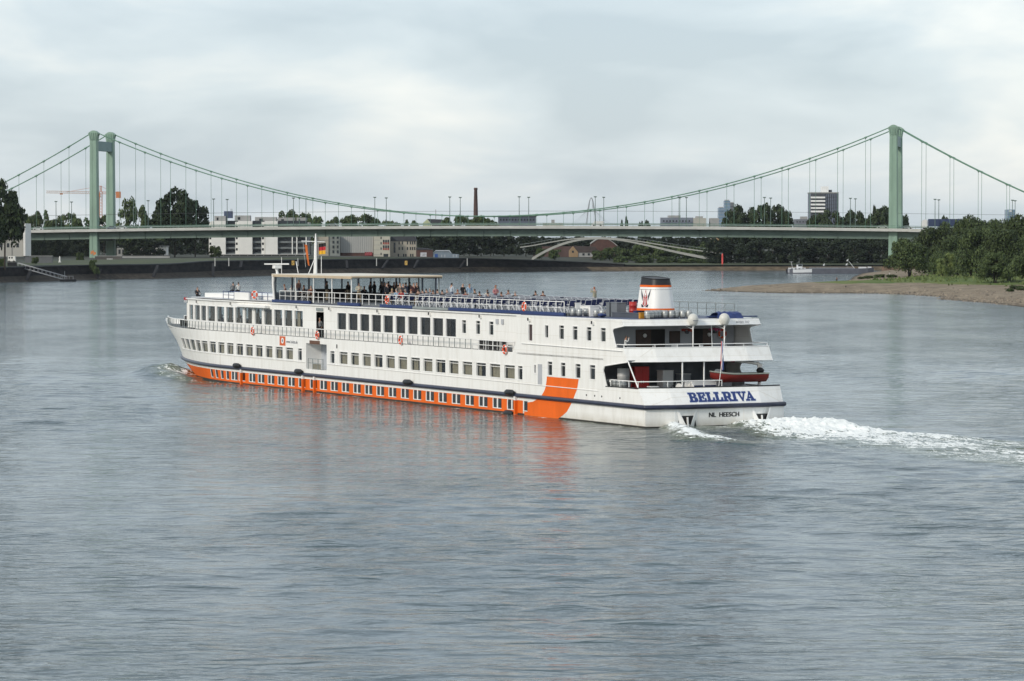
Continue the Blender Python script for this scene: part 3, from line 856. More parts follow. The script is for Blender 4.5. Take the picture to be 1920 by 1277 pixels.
def crown_mesh(name, seed, lobes, nleaf, size, m, aspect=1.0, droop=0.0, env=None, low=0.28, zf=.42):
    """unit crown: radius ~1 in x,y, z from 0 to 1; lobed cloud of small leaf faces with gaps"""
    r = np.random.RandomState(seed)
    C = []; R = []
    k = 0
    while len(C) < lobes and k < 4000:
        k += 1
        z = r.uniform(low, .90); e = env(z) if env else math.sqrt(max(0.02, 1 - ((z - .52) / .5) ** 2))
        a = r.rand() * 6.28; rad = e * r.uniform(.25, .86) ** .7
        C.append((rad * math.cos(a), rad * math.sin(a), z)); R.append(r.uniform(.20, .36) * (0.6 + .5 * e))
    C = np.array(C); R = np.array(R)
    w = R ** 2 / (R ** 2).sum()
    li = r.choice(len(C), nleaf, p=w)
    d = r.normal(size=(nleaf, 3)); d /= np.linalg.norm(d, axis=1)[:, None]
    d[:, 2] = np.where(r.rand(nleaf) < .25, d[:, 2], np.abs(d[:, 2]) * .9 - .15)
    d /= np.linalg.norm(d, axis=1)[:, None]
    rr = R[li] * (1.0 - np.abs(r.normal(0, .22, nleaf)))
    P = C[li] + d * rr[:, None] * np.array([1, 1, zf])
    P[:, 2] -= droop * r.rand(nleaf) ** 2 * np.hypot(P[:, 0], P[:, 1]) * .5
    nrm = d + r.normal(0, .55, (nleaf, 3)); nrm /= np.linalg.norm(nrm, axis=1)[:, None]
    t = np.cross(nrm, r.normal(size=(nleaf, 3)))
    if droop: t = t * .45 + np.array([0, 0, -1.0])
    t -= nrm * (t * nrm).sum(1)[:, None]
    t /= np.linalg.norm(t, axis=1)[:, None] + 1e-9
    bt = np.cross(nrm, t)
    s = size * r.uniform(.6, 1.35, nleaf)
    t = t * (s * aspect)[:, None]; bt = bt * (s * .62)[:, None]
    t[:, 2] *= zf; bt[:, 2] *= zf
    V = np.stack([P - t, P + bt, P + t, P - bt], 1).reshape(-1, 3)
    V[:, 2] = np.clip(V[:, 2], .02, 1.06)
    return np_mesh(name, V, np.arange(len(V)).reshape(-1, 4), m)

def trunk_mesh(name, seed, stems=1, spread=.35, lean=.1, h=.62):
    r = random.Random(seed); b = MB()
    for k in range(stems):
        a = r.random() * 6.28; l = (lean if stems == 1 else spread) * r.uniform(.5, 1)
        top = Vector((math.cos(a) * l, math.sin(a) * l, h))
        base = Vector((math.cos(a) * .04 * (stems > 1), math.sin(a) * .04 * (stems > 1), -.03))
        mid = base.lerp(top, .5) + Vector((r.uniform(-.04, .04), r.uniform(-.04, .04), .02))
        rad = .052 if stems == 1 else .034
        b.tube([base, base.lerp(mid, .4), mid, top], [rad * 1.25, rad, rad * .8, rad * .35], 6)
        for j in range(4):
            p = mid.lerp(top, r.uniform(-.1, .8)); a2 = r.random() * 6.28
            q = p + Vector((math.cos(a2) * r.uniform(.25, .5), math.sin(a2) * r.uniform(.25, .5), r.uniform(.10, .28)))
            b.tube([p, p.lerp(q, .5) + Vector((0, 0, .03)), q], [rad * .5, rad * .35, rad * .12], 5)
    return b.mesh(name, M_BARK)

def env_pop(z): return .98 * math.sqrt(max(.03, 1 - ((z - .45) / .58) ** 2))
def env_broad(z): return math.sqrt(max(.05, 1 - ((z - .55) / .52) ** 2))
def env_low(z): return math.sqrt(max(.05, 1 - ((z - .42) / .62) ** 2))
CROWN = {}
for k in range(3):
    CROWN['dark', k] = crown_mesh('crown', 100 + k, 34, 5200, .075, M_LEAF_DARK, env=env_broad, low=.30)
    CROWN['mid', k] = crown_mesh('crown', 200 + k, 30, 4200, .080, M_LEAF_MID, env=env_broad, low=.30)
    CROWN['bush', k] = crown_mesh('crown', 300 + k, 26, 2600, .09, M_LEAF_MID, env=env_low, low=.12, zf=.75)
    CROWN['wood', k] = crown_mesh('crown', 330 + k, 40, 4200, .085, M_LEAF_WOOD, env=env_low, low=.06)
for k in range(4):
    CROWN['willow', k] = crown_mesh('crown', 400 + k, 44, 16000, .040, M_LEAF_WIL, aspect=1.35, droop=.35, env=env_low, low=.25, zf=.46)
CROWN['pale', 0] = crown_mesh('crown', 500, 18, 4500, .055, M_LEAF_PALE, aspect=1.3, droop=.3, env=env_low, low=.18)
CROWN['thin', 0] = crown_mesh('crown', 510, 22, 1500, .085, M_LEAF_MID, env=env_pop, low=.3)
TRUNK = {('single', k): trunk_mesh('trunk', 20 + k) for k in range(3)}
TRUNK.update({('multi', k): trunk_mesh('trunk', 30 + k, 4, .45) for k in range(3)})
_tr = random.Random(42)
_NUM = ['first', 'second', 'third', 'fourth', 'fifth', 'sixth', 'seventh', 'eighth', 'ninth', 'tenth', 'eleventh', 'twelfth', 'thirteenth', 'fourteenth', 'fifteenth', 'sixteenth', 'seventeenth', 'eighteenth', 'nineteenth', 'twentieth', 'twenty-first', 'twenty-second', 'twenty-third', 'twenty-fourth', 'twenty-fifth', 'twenty-sixth', 'twenty-seventh', 'twenty-eighth']
ORD = ['leftmost'] + [n + ' from left' for n in _NUM[1:]]
def tree(x, y, z, h, rad, kind, label, var=None, trunk='single', group=None, name='tree', cat='tree', rz=None):
    """h total height, rad crown radius"""
    nvar = max(k for a, k in CROWN if a == kind) + 1
    v = _tr.randrange(nvar) if var is None else var % nvar
    o = empty(name, (x, y, z), _tr.random() * 6.28 if rz is None else rz, label, cat, group)
    link('crown', CROWN[kind, v], o, scale=(rad, rad, h))
    link('trunk', TRUNK[trunk, _tr.randrange(3)], o, scale=(rad * .9 if trunk == 'multi' else rad * .75, rad * .9 if trunk == 'multi' else rad * .75, h * .98))
    return o
def tree_px(u, vtop, w, Y, zbase, kind, label, **k):
    """tree of pixel width w whose top is seen at (u, vtop), standing at depth Y on ground zbase"""
    p = at(u, vtop, Y); h = p.z - zbase
    return tree(p.x, Y, zbase, h, w / 2 / 6000 * Y * 1.02, kind, label, **k)

# willows on the spit
G = 'willows on the gravel spit'
for u, vt, w, Y, lab, var in (
        (1706, 446, 86, 960, 'small round willow nearest the right bridge tower on the spit', 0),
        (1752, 424, 88, 985, 'dull green willow behind the round one by the tower', 1),
        (1742, 432, 60, 1050, 'half hidden willow touching the bridge deck end', 2),
        (1795, 438, 84, 930, 'dark full willow right of the small pale sapling', 2),
        (1790, 414, 80, 1010, 'tall willow hiding the lorry trailer', 3),
        (1832, 403, 96, 980, 'tallest willow in the middle of the spit grove', 0),
        (1768, 470, 56, 915, 'low drooping willow just left of the pale sapling', 3),
        (1842, 425, 92, 880, 'broad willow with a long bare trunk standing at the grass edge', 1),
        (1878, 408, 84, 960, 'high back-row willow before the distant blue tower', 2),
        (1893, 428, 96, 800, 'bright drooping willow at the edge of the gravel', 3),
        (1925, 402, 110, 850, 'large willow cut by the right picture edge', 0),
        (1945, 440, 90, 770, 'front willow with many thin stems at the right picture edge', 1),
        (1868, 470, 62, 790, 'low bushy willow over the gravel with leaning stems', 2),
        (1822, 462, 66, 905, 'mid-height willow between the pale sapling and the bare trunk', 3)):
    x = at(u, 500, Y).x
    tree_px(u, vt, w * 1.04, Y, ground_z(x, Y) - .1, 'willow', lab, var=var, trunk='multi' if var != 1 else 'single', group=G, name='willow_tree')
x = at(1772, 500, 868).x
tree_px(1772, 474, 36, 868, ground_z(x, 868), 'pale', 'small pale green sapling standing before the willows', name='sapling_tree')
_k = 0
for _k, (u, Y, h, r) in enumerate(((1650, 965, .9, 2.0), (1630, 975, .8, 1.8), (1616, 985, .7, 1.5), (1672, 955, .8, 1.8), (1905, 735, .8, 1.6), (1893, 715, .6, 1.2), (1915, 722, .7, 1.4))):
    x = at(u, 500, Y).x
    tree(x, Y, ground_z(x, Y) - .1, h * 1.3, r, 'bush', ['low green shrub on the spit meadow, ' + ['second from the pier', 'second from the tip', 'nearest the tip', 'nearest the pier', '', '', ''][_k], 'small dark tuft of weeds on the gravel, ' + ['', '', '', '', 'middle one', 'leftmost', 'rightmost'][_k]][Y < 800], name='shrub', cat='shrub', group=['shrubs at the spit tip', 'weed tufts on the gravel'][Y < 800])

# trees around the bridge, left to right
T = lambda *a, **k: tree_px(*a, **k)
T(8, 332, 84, 968, 4.4, 'dark', 'huge dark tree at the left picture edge beside the bridge', var=0)
T(-22, 352, 60, 948, 4.4, 'dark', 'second dark tree cut by the left picture edge', var=1)
T(327, 351, 76, 1296, 3.6, 'dark', 'massive dark round tree behind the bridge right of the left tower', var=2, rz=1.0)
T(366, 371, 60, 1312, 3.6, 'dark', 'lower dark tree merging with the massive round one', var=0, rz=2.0)
T(238, 368, 40, 1330, 4.2, 'thin', 'slender ragged tree just right of the left tower')
T(262, 386, 34, 1345, 4.2, 'mid', 'small bushy tree right of the slender ragged one', var=1)
T(287, 405, 46, 1420, 4.2, 'mid', 'low green tree left of the massive round tree', var=2)
for u, vt, w, Y, lab in ((78, 394, 34, 1560, 'rounded tree left of the tower crane'), (126, 398, 36, 1580, 'rounded tree under the tower crane jib'), (57, 402, 30, 1500, 'dark tree beside the huge left one'),
                         (100, 410, 40, 1480, 'low dark hedge tree left of the left tower'), (150, 408, 40, 1470, 'low dark tree touching the left tower'), (195, 402, 44, 1460, 'dark tree seen between the tower legs')):
    T(u, vt, w, Y, 5, 'mid', lab)
for k in range(9):
    u = 58 + k * 14.5
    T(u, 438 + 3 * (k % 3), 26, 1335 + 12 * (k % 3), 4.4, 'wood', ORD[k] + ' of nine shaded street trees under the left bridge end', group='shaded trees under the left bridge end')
for k, (u, vt, w) in enumerate(((245, 448, 34), (265, 446, 34), (290, 447, 40))):
    T(u, vt, w, 1330, 4.4, 'wood', ORD[k] + ' of three shaded trees by the low white building', group='shaded trees near the low white building')
T(404, 462, 26, 1300, 4.4, 'bush', 'grey green shrub at the left end of the apartment block', name='shrub', cat='shrub')
for u, vt, w, Y, lab in ((540, 394, 46, 1640, 'tree crown over the apartment roofs'), (565, 398, 40, 1630, 'right tree crown over the apartment roofs'), (590, 405, 36, 1600, 'tree at the right end of the apartment roofs'),
                         (636, 405, 30, 1700, 'pale green tree left of the rounded crown'), (676, 400, 50, 1650, 'rounded dark crown left of mid-span'), (655, 403, 36, 1670, 'tree joined to the rounded dark crown'), (714, 409, 46, 1700, 'low tree right of the rounded crown'),
                         (738, 413, 26, 1680, 'ragged small tree near mid-span'), (770, 412, 30, 1720, 'small tree left of the yellow gabled house'), (615, 412, 26, 1700, 'tiny dark tree between the roofs')):
    T(u, vt, w, Y, 5, 'mid', lab)
for u, vt, w, Y, lab in ((846, 406, 40, 1500, 'leafy tree left of the brick chimney'), (870, 402, 36, 1510, 'leafy tree at the foot of the brick chimney'), (895, 404, 44, 1505, 'leafy tree right of the brick chimney'), (920, 409, 36, 1500, 'low tree right of the chimney foot')):
    T(u, vt, w, Y, 5, 'mid', lab)
_spots = [(792, 430, 36), (808, 446, 32), (824, 428, 40), (842, 448, 34), (858, 428, 44), (880, 440, 40), (902, 430, 46), (925, 445, 40), (945, 432, 46), (968, 446, 36), (986, 434, 40), (1003, 445, 34)]
for k, (u, vt, w) in enumerate(_spots):
    T(u, vt, w, 1440 + (u * 7) % 60, 5, 'wood', ORD[k] + ' dark tree of the grove left of the arched footbridge', group='grove under the bridge left of the footbridge')
_bc = {True: 0, False: 0}
for u, vt, w, Y, zb in ((1015, 466, 24, 1400, 3.5), (1040, 468, 26, 1395, 3.5), (1125, 470, 30, 1400, 3), (1150, 462, 34, 1405, 3), (1175, 466, 34, 1390, 2.5), (1200, 460, 40, 1400, 2.5), (1226, 454, 44, 1395, 2.5), (1255, 458, 44, 1400, 2.5), (1285, 466, 40, 1385, 2.2), (1310, 462, 40, 1390, 2.2), (1332, 455, 40, 1395, 2.2),
                     (1165, 481, 34, 1345, 2), (1205, 479, 40, 1340, 2), (1250, 481, 40, 1335, 2), (1290, 484, 40, 1335, 2), (1322, 486, 34, 1332, 2)):
    _bc[Y > 1380] += 1
    T(u, vt, w, Y, zb, 'bush', ORD[_bc[Y > 1380] - 1] + (' leafy bush in the back row below the arched footbridge' if Y > 1380 else ' leafy bush in the front row below the arched footbridge'), group='bushes below the arched footbridge', name='bush', cat='bush')
T(1174, 404, 7, 1900, 5, 'dark', 'tall slim cypress-like tree beyond mid-span', var=1); T(1165, 411, 7, 1900, 5, 'dark', 'short slim tree left of the cypress-like one', var=0)
for u, vt, w, lab in ((1201, 414, 12, 'left of two tiny distant trees'), (1212, 412, 16, 'right of two tiny distant trees')): T(u, vt, w, 1900, 5, 'dark', lab + ' right of the cypress-like one')
for k, (u, vt, w, Y) in enumerate(((1372, 393, 44, 1400), (1396, 384, 46, 1410), (1425, 381, 54, 1400), (1452, 383, 50, 1412), (1476, 394, 34, 1405))):
    T(u, vt, w, Y, 3, 'dark', ORD[k] + ' of five dense trees left of the office tower', group='dense clump left of the office tower', rz=u)
for k, (u, vt, w, Y) in enumerate(((1532, 400, 40, 1405), (1560, 392, 46, 1400), (1590, 393, 46, 1410), (1618, 396, 44, 1402), (1645, 388, 46, 1398), (1672, 386, 44, 1405), (1690, 402, 30, 1410))):
    T(u, vt, w, Y, 3, 'dark', ORD[k] + ' of seven dense trees between office tower and right bridge tower', group='dense row left of the right tower', rz=u)
for k in range(13):
    u = 1345 + k * 26
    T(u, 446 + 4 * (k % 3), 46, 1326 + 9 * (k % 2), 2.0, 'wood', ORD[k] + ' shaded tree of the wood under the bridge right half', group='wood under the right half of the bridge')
T(1772, 404, 20, 1500, 5, 'dark', 'dark tree top behind the lorry trailer')
T(1640, 383, 8, 1400, 5, 'dark', 'narrow tree top in the row left of the right tower', var=1)

for k in range(20):
    u = 52 + k * 18.5
    T(u, 440 + 3 * (k % 2), 34, 1480 + 14 * (k % 3), 5, 'wood', ORD[k] + ' tree of the backdrop row left of the apartment block', group='backdrop trees left of the apartment block')
for k in range(18):
    u = 1010 + k * 20
    T(u, 443 + 2 * (k % 2), 38, 1560 + 14 * (k % 3), 5, 'wood', ORD[k] + ' tree of the backdrop row behind the arched footbridge', group='backdrop trees behind the arched footbridge')
# ================================================================== buildings on the far banks
M_WIN = mat('window_dark', (0.025, 0.03, 0.036), .15, var=.3, scale=.4)
M_WHITEW = mat('render_white', (0.72, 0.71, 0.67), .85, var=.05, scale=.25)
M_GREYW = mat('render_grey', (0.30, 0.30, 0.29), .85, var=.08, scale=.25)
M_BEIGE = mat('render_beige', (0.36, 0.325, 0.265), .85, var=.08, scale=.3)
M_DKGREY = mat('dark_grey_panel', (0.06, 0.065, 0.075), .7, var=.15, scale=.4)
M_BALC = mat('balcony_panel', (0.16, 0.175, 0.175), .7, var=.15, scale=.5)
M_ROOFD = mat('roof_dark', (0.04, 0.042, 0.05), .8, var=.2, scale=.5)
M_BRICK = mat('brick_red', (0.085, 0.042, 0.034), .9, var=.25, scale=.6, bump=.4)
M_ORANGE = mat('ochre_gable', (0.28, 0.19, 0.105), .85, var=.12, scale=.5)
M_BLUEG = mat('blue_glass', (0.14, 0.22, 0.31), .2, var=.2, scale=.12)

class Bld:
    def __init__(s, name, u, v, Y, label, cat='building'):
        s.Y = Y; s.o0 = at(u, v, Y); s.e = empty(name, s.o0, 0, label, cat)
    def rect(s, name, u0, u1, v0, v1, m, d=8.0, dy=0.0, parent=None):
        """part seen between the given photo pixels, d metres deep, its face dy metres in front of the building line"""
        a = at(u0, v0, s.Y - dy) - s.o0; c = at(u1, v1, s.Y - dy) - s.o0
        b = MB(); b.box(a.x, c.x, -dy, -dy + d, c.z, a.z)
        return b.build(name, m, parent or s.e)
    def poly(s, name, pts, m, d=8.0, dy=0.0, parent=None):
        P = [at(u, v, s.Y - dy) - s.o0 for u, v in pts]
        b = MB(); f = [(p.x, -dy, p.z) for p in P]; g = [(p.x, -dy + d, p.z) for p in P]
        b.grid([f, g], 0, False, True); b.face(f); b.face(list(reversed(g)))
        return b.build(name, m, parent or s.e)
    def windows(s, us, vs, w, h, m=None, dy=.06):
        for u in us:
            for v in vs: s.rect('window', u - w / 2, u + w / 2, v - h / 2, v + h / 2, m or M_WIN, .12, dy)

# apartment block: three white stair towers with balcony bays between
B = Bld('apartment_building', 480, 479, 1392, 'white apartment block with grey balcony bays behind the bridge deck')
B.rect('wall', 394, 580, 417, 478, M_GREYW, 12)
for u0, u1 in ((396, 423), (447, 473), (497, 520.5)):
    B.rect('stair_tower', u0, u1, 414.5, 477, M_WHITEW, 10, 2.6)
for u0 in (391.5, 441.0, 490.0):
    B.rect('side_wall', u0, u0 + 6.5, 416, 477, M_WHITEW, 8, 1.6)
    for v in (425, 436, 446.5, 457, 467.5): B.rect('window', u0 + 1.2, u0 + 4.6, v - 2.1, v + 2.1, M_WIN, .2, 1.7)
for u0, u1 in ((423.2, 446.5), (473.4, 496.5), (521, 577)):
    for v in (419, 429.5, 440, 451, 462, 473):
        B.rect('balcony', u0 + .4, u1 - (.8 if u1 < 570 else .3), v + 1.2, v + 4.6, M_BALC, 1.3, 1.4)
        B.rect('balcony_glazing', u0 + .6, u1 - .8, v - 5.2, v + 1.0, M_WIN, .2, .12)
for u in (548, 556.5, 574):
    B.rect('bay_column', u - 1.1, u + 1.1, 428, 478, M_WHITEW, 1.6, 1.7)
    for v in (449, 460, 471): B.rect('window', u - 4.4, u - 1.9, v - 3.2, v + 2.4, M_WIN, .2, 1.3)
for u0, u1, v0 in ((402, 423, 405), (440, 469, 404), (478, 518, 407), (521, 552, 408), (556, 574, 408)):
    B.rect('penthouse', u0, u1, v0, 415.5, M_GREYW, 6, -2.5)
    B.rect('window', u0 + (u1 - u0) * .2, u0 + (u1 - u0) * .36, v0 + 3, v0 + 8, M_WIN, .2, -2.4)
B.rect('plant_room', 420, 435, 396, 409, mat('plant_blue', (.05, .07, .13), .6, var=.2, scale=.5), 5, -4)
for u in (433, 435): B.rect('antenna', u - .3, u + .3, 391.5, 397, M_DKGREY, .1, -4)
B.rect('arcade', 396, 580, 478, 484.5, M_DARK, 4, 0.4)
B.rect('arcade_roof', 396, 580, 476.6, 478.2, M_GREYW, 6, 3.2)
for k in range(12): B.rect('arcade_post', 404 + k * 15, 405 + k * 15, 478, 485, M_GREYW, .2, 3.0)

B = Bld('warehouse', 650, 485, 1400, 'pale corrugated concrete warehouse with blank wall beneath the bridge')
B.rect('wall', 637, 700, 443, 474, mat('corrugated_concrete', (0.40, 0.40, 0.38), .85, var=.1, scale=.6, stretch=(6, 1, .3)), 14)
B.rect('base_wall', 637, 700, 474, 484, M_BRICK, 13.6, -.2)
for k in range(16): B.rect('rib', 639 + k * 4.0, 639.6 + k * 4.0, 443, 473.6, M_GREYW, .3, .18)
B.rect('graffiti', 684, 698, 472.5, 479, mat('graffiti_red', (.28, .05, .06), .7, var=.5, scale=1.2), .1, .06)
B = Bld('office_building', 602, 484, 1395, 'beige slab building left of the concrete warehouse')
B.rect('wall', 590, 616, 441, 484, M_BEIGE, 12)
for v in (450, 462, 473): B.rect('joint', 590, 616, v, v + .7, M_GREYW, .2, .1)
B.rect('annex', 616.3, 637, 441, 482, mat('grey_green_panel', (.2, .215, .2), .8, var=.15, scale=.4), 11, -.5)
B.windows((625, 633), (445, 454, 463, 472), 3.2, 5.2, dy=-.3)
B = Bld('stair_tower_building', 716, 485, 1398, 'narrow cream building with red window strips beside the warehouse')
B.rect('wall', 700.4, 731, 441, 484.5, mat('cream_wall', (.44, .42, .35), .85, var=.06, scale=.3), 12)
for v in (450, 459, 468, 477): B.rect('joint', 700.6, 712, v, v + .6, M_GREYW, .2, .08)
for u in (719.5, 723.8, 728): 
    for v in (454, 464.5): B.rect('window', u - 1.6, u + 1.6, v - 4.4, v + 4.2, M_WIN, .15, .06)
    for v in (456.5, 467.0): B.rect('window_panel', u - 1.6, u + 1.6, v - 1.8, v + 1.8, mat('red_panel', (.3, .06, .04), .7, var=.1, scale=1), .15, .12)
B.rect('door', 719, 728, 476, 484.4, M_WIN, .15, .06)
for v in (446, 456, 466, 476): B.rect('window', 713.5, 715.5, v - 2, v + 2.4, M_WIN, .15, .06)
B = Bld('tenement_building', 756, 485, 1405, 'beige three-storey building with dark roof and rows of windows')
B.rect('wall', 731.5, 780, 452, 484.5, M_BEIGE, 12)
B.poly('roof', [(730.8, 452), (734, 443), (777, 443), (781, 452)], M_ROOFD, 12.4, .3)
B.windows((748.5, 754.5, 764, 769.5, 773.5, 777.5), (455.5, 466), 2.3, 5.6)
B.windows((747, 757, 761, 770, 774), (478.5,), 2.6, 5)
B.rect('stair_window', 738, 741.5, 455, 474, M_WIN, .15, .06)
B = Bld('brick_shed', 795, 486, 1385, 'low red brick shed right of the beige tenement')
B.rect('wall', 780.5, 811, 468, 484.5, M_BRICK, 10)
B.poly('roof', [(780, 468.3), (780.5, 464.2), (800, 465.5), (811.5, 468.3)], M_ROOFD, 10.4, .3)
B.rect('mural', 788, 800, 473.5, 481.5, mat('mural_pale', (.4, .4, .42), .8, var=.5, scale=.8), .1, .06)
B = Bld('storage_shed', 836, 486, 1370, 'grey blue storage shed with blue door on the quay')
B.poly('wall', [(812.5, 485), (812.5, 474), (817, 470), (842, 470.5), (846, 476), (860, 477), (860, 485)], mat('shed_blue_grey', (.17, .21, .25), .6, var=.12, scale=.5), 9)
B.poly('roof', [(811.8, 474.2), (816.8, 469.2), (842, 469.4), (846.4, 475.6), (842, 471), (817, 470.6)], mat('shed_roof', (.42, .45, .48), .6, var=.1, scale=.4), 9.4, .3)
B.rect('door', 815, 821, 476, 484.6, mat('door_blue', (.02, .07, .24), .5, var=.1, scale=1), .15, .06)
B.windows((828, 834, 850, 856), (480,), 2.6, 5, mat('shed_panel', (.3, .33, .36), .6, var=.1, scale=1))
# quay railing (pale green)
_b = MB()
p0 = at(712, 486, 1229); p1 = at(884, 486, 1252)
rail = empty('quay_railing', p0, 0, 'pale green railing along the top of the quay wall', 'railing')
for h in (.1, .6, 1.1): _b.tube([Vector((0, 0, h - .9)), p1 - p0 + Vector((0, 0, h - .9))], .09, 4)
for k in range(25): _b.bar((p1 - p0) * (k / 24) + Vector((0, 0, -1.1)), (p1 - p0) * (k / 24) + Vector((0, 0, .25)), .09, .09)
_b.build('rails', mat('railing_pale_green', (.32, .42, .40), .6, var=.1, scale=1), rail)
# yellow signs and white marks on the quay wall
for u, Yq, lab in ((549.5, 1146, 'yellow navigation board on the quay below the apartment block'), (761.5, 1200, 'yellow navigation board on the quay below the beige tenement')):
    p = at(u, 493, Yq - 2); s = empty('navigation_board', p, RAD(-25), lab, 'sign')
    b = MB(); b.box(-.55, .55, -.06, 0, -.8, .8); b.build('board', mat('board_yellow', (.42, .26, .05), .6, var=.15, scale=1), s)
    b = MB(); b.bar((-.3, -.075, -.5), (.25, -.075, .5), .16, .02, up=(0, 1, 0)); b.build('mark', M_DARK, s)
for k, (u, Yq) in enumerate(((429, 1098), (558.5, 1150), (706, 1190), (876, 1232), (403, 1092))):
    p = at(u, 492, Yq - 2); s = empty('mooring_marker', p, 0, 'short white mooring marker on the quay wall, ' + ['second from left', 'third from left', 'fourth from left', 'rightmost', 'leftmost'][k], 'marker', 'white markers on the quay wall')
    b = MB(); b.box(-.16, .16, -.12, .1, -1.3, 1.3); b.build('post', M_CONC, s)
    b = MB(); b.lathe([(.2, 1.3), (.22, 1.45), (0, 1.55)], 8); b.build('cap', M_CONC, s)

B = Bld('yellow_house', 812, 424, 1650, 'yellow gabled house with dark roof seen over the bridge deck', 'house')
B.poly('gable', [(793, 430), (793, 418), (801, 411), (809, 421), (809, 430)], mat('gable_yellow', (.42, .45, .28), .8, var=.1, scale=.4), 4)
B.poly('roof', [(801, 410.5), (829, 411.5), (836, 421.5), (836, 430), (810, 430), (810, 421)], M_ROOFD, 6, -.5)
B.rect('chimney', 816.4, 817.6, 393, 412, M_GREYW, .6, -2)
B = Bld('factory_chimney', 892, 440, 1900, 'tall tapering red brick chimney beyond the bridge', 'chimney')
_b = MB(); _zt = (at(893, 352, 1900) - B.o0).z
_b.lathe([(1.55, 0), (1.25, _zt * .6), (.95, _zt - 1.4), (1.12, _zt - 1.2), (1.12, _zt - .3), (.95, _zt), (0, _zt)], 12); _b.build('shaft', mat('chimney_brick', (0.075, 0.042, 0.035), .9, var=.2, scale=.3), B.e)
B = Bld('factory_hall', 970, 440, 1750, 'long low dark blue factory hall right of the chimney')
B.rect('wall', 934, 1005, 407, 440, mat('hall_blue_grey', (.085, .10, .135), .7, var=.2, scale=.2), 20)
B.rect('roof_edge', 933, 1005.4, 404, 407, M_ROOFD, 20.5, .3)
for k in range(12): B.rect('window', 937 + k * 5.6, 940.5 + k * 5.6, 410, 414, M_WIN, .2, .1)
B = Bld('flat_building', 1040, 440, 2300, 'tiny pale flat-roofed building left of the arched pylon'); B.rect('wall', 1018, 1056, 418, 440, mat('far_pale', (.42, .42, .38), .8, var=.1, scale=.1), 20); B.rect('tower', 1034, 1040, 412, 418, M_GREYW, 8); B.windows((1022, 1028, 1046, 1051), (421,), 2.4, 2)
B = Bld('exhibition_block', 1270, 440, 2600, 'bluish block buildings on the horizon left of the glass towers')
for u0, u1, v0, m in ((1240, 1300, 408, mat('far_blue_grey', (.16, .18, .22), .8, var=.15, scale=.1)), (1254, 1276, 404, M_GREYW), (1300, 1324, 409, mat('far_cream', (.4, .39, .34), .8, var=.1, scale=.1)), (1306, 1318, 405.5, M_GREYW), (1332, 1348, 409, M_GREYW)):
    B.rect('block', u0, u1, v0, 440, m, 20, RNG.uniform(0, 3))
for k in range(9): B.rect('window', 1243 + k * 6, 1246 + k * 6, 413, 416, M_WIN, .3, 3.2)
for u0, u1, v0, lab, Yt in ((1347, 1358, 388, 'shorter pale blue glass tower on the horizon', 5200), (1358, 1369, 374.5, 'taller pale blue glass tower on the horizon', 5400), (1369, 1377, 379, 'dark slim tower beside the pale glass towers', 5600)):
    B = Bld('office_tower', u0, 440, Yt, lab, 'tower')
    m = M_BLUEG if u0 < 1369 else M_DKGREY
    B.rect('shaft', u0, u1, v0 + 2, 440, m, 25)
    B.rect('crown', u0 + 1.5, u1 - 1.5, v0, v0 + 2, M_GREYW, 18, -3)
    for k in range(7): B.rect('floor_band', u0, u1, v0 + 5 + k * 6, v0 + 5.8 + k * 6, M_GREYW, .4, .3)
B = Bld('office_tower', 1893, 440, 4200, 'pale blue glass tower on the horizon above the willows', 'tower')
B.rect('shaft', 1889, 1902.5, 393, 440, M_BLUEG, 25); B.rect('roof_sign', 1891.5, 1897, 394.5, 397, M_WHITEW, .3, .3)
for k in range(6): B.rect('floor_band', 1889, 1902.5, 399 + k * 5, 399.7 + k * 5, M_GREYW, .4, .3)
# dark office tower with white bands
B = Bld('office_block', 1546, 440, 1700, 'dark office tower with white floor bands and white roof box')
B.rect('body', 1520, 1572, 362.5, 440, mat('office_dark', (.13, .15, .19), .5, var=.15, scale=.3), 16)  # body colour lifted, with the distance haze put into it
B.rect('roof_edge', 1519.6, 1572.6, 360.4, 362.5, M_GREYW, 17, .4)
B.rect('front_face', 1520.5, 1547, 363, 440, M_DKGREY, 1, .5)
for v in (369, 375.6, 382.2, 388.8, 395.2): 
    B.rect('floor_band', 1520.2, 1547.3, v - .3, v + 2.9, mat('band_white', (.78, .78, .76), .7, var=.04, scale=.4), .3, .8)
    for k in range(8): B.rect('window', 1521.6 + k * 3.2, 1524 + k * 3.2, v + 2.8, v + 6, M_WIN, .2, .62)
    B.rect('side_band', 1548.5, 1571.6, v + .4, v + 1.3, mat('office_mid', (.1, .11, .13), .6, var=.1, scale=.4), .2, .12)
for k in range(6): B.rect('mullion', 1551 + k * 4, 1551.5 + k * 4, 364, 438, M_DARK, .2, .2)
B.rect('roof_box', 1541.5, 1553.5, 349.5, 360.4, mat('band_white', (.78, .78, .76)), 8, -2); B.rect('roof_plant', 1554, 1560, 356, 360.4, M_DKGREY, 6, -3)
B = Bld('low_office', 1505, 440, 2000, 'low grey building peeping out left of the dark office tower'); B.rect('wall', 1492, 1520, 411, 440, mat('far_grey', (.14, .15, .17), .8, var=.1, scale=.1), 15); B.rect('plant', 1502, 1514, 406, 411, M_GREYW, 8); B.windows((1495, 1500, 1506, 1512), (416,), 3, 2)
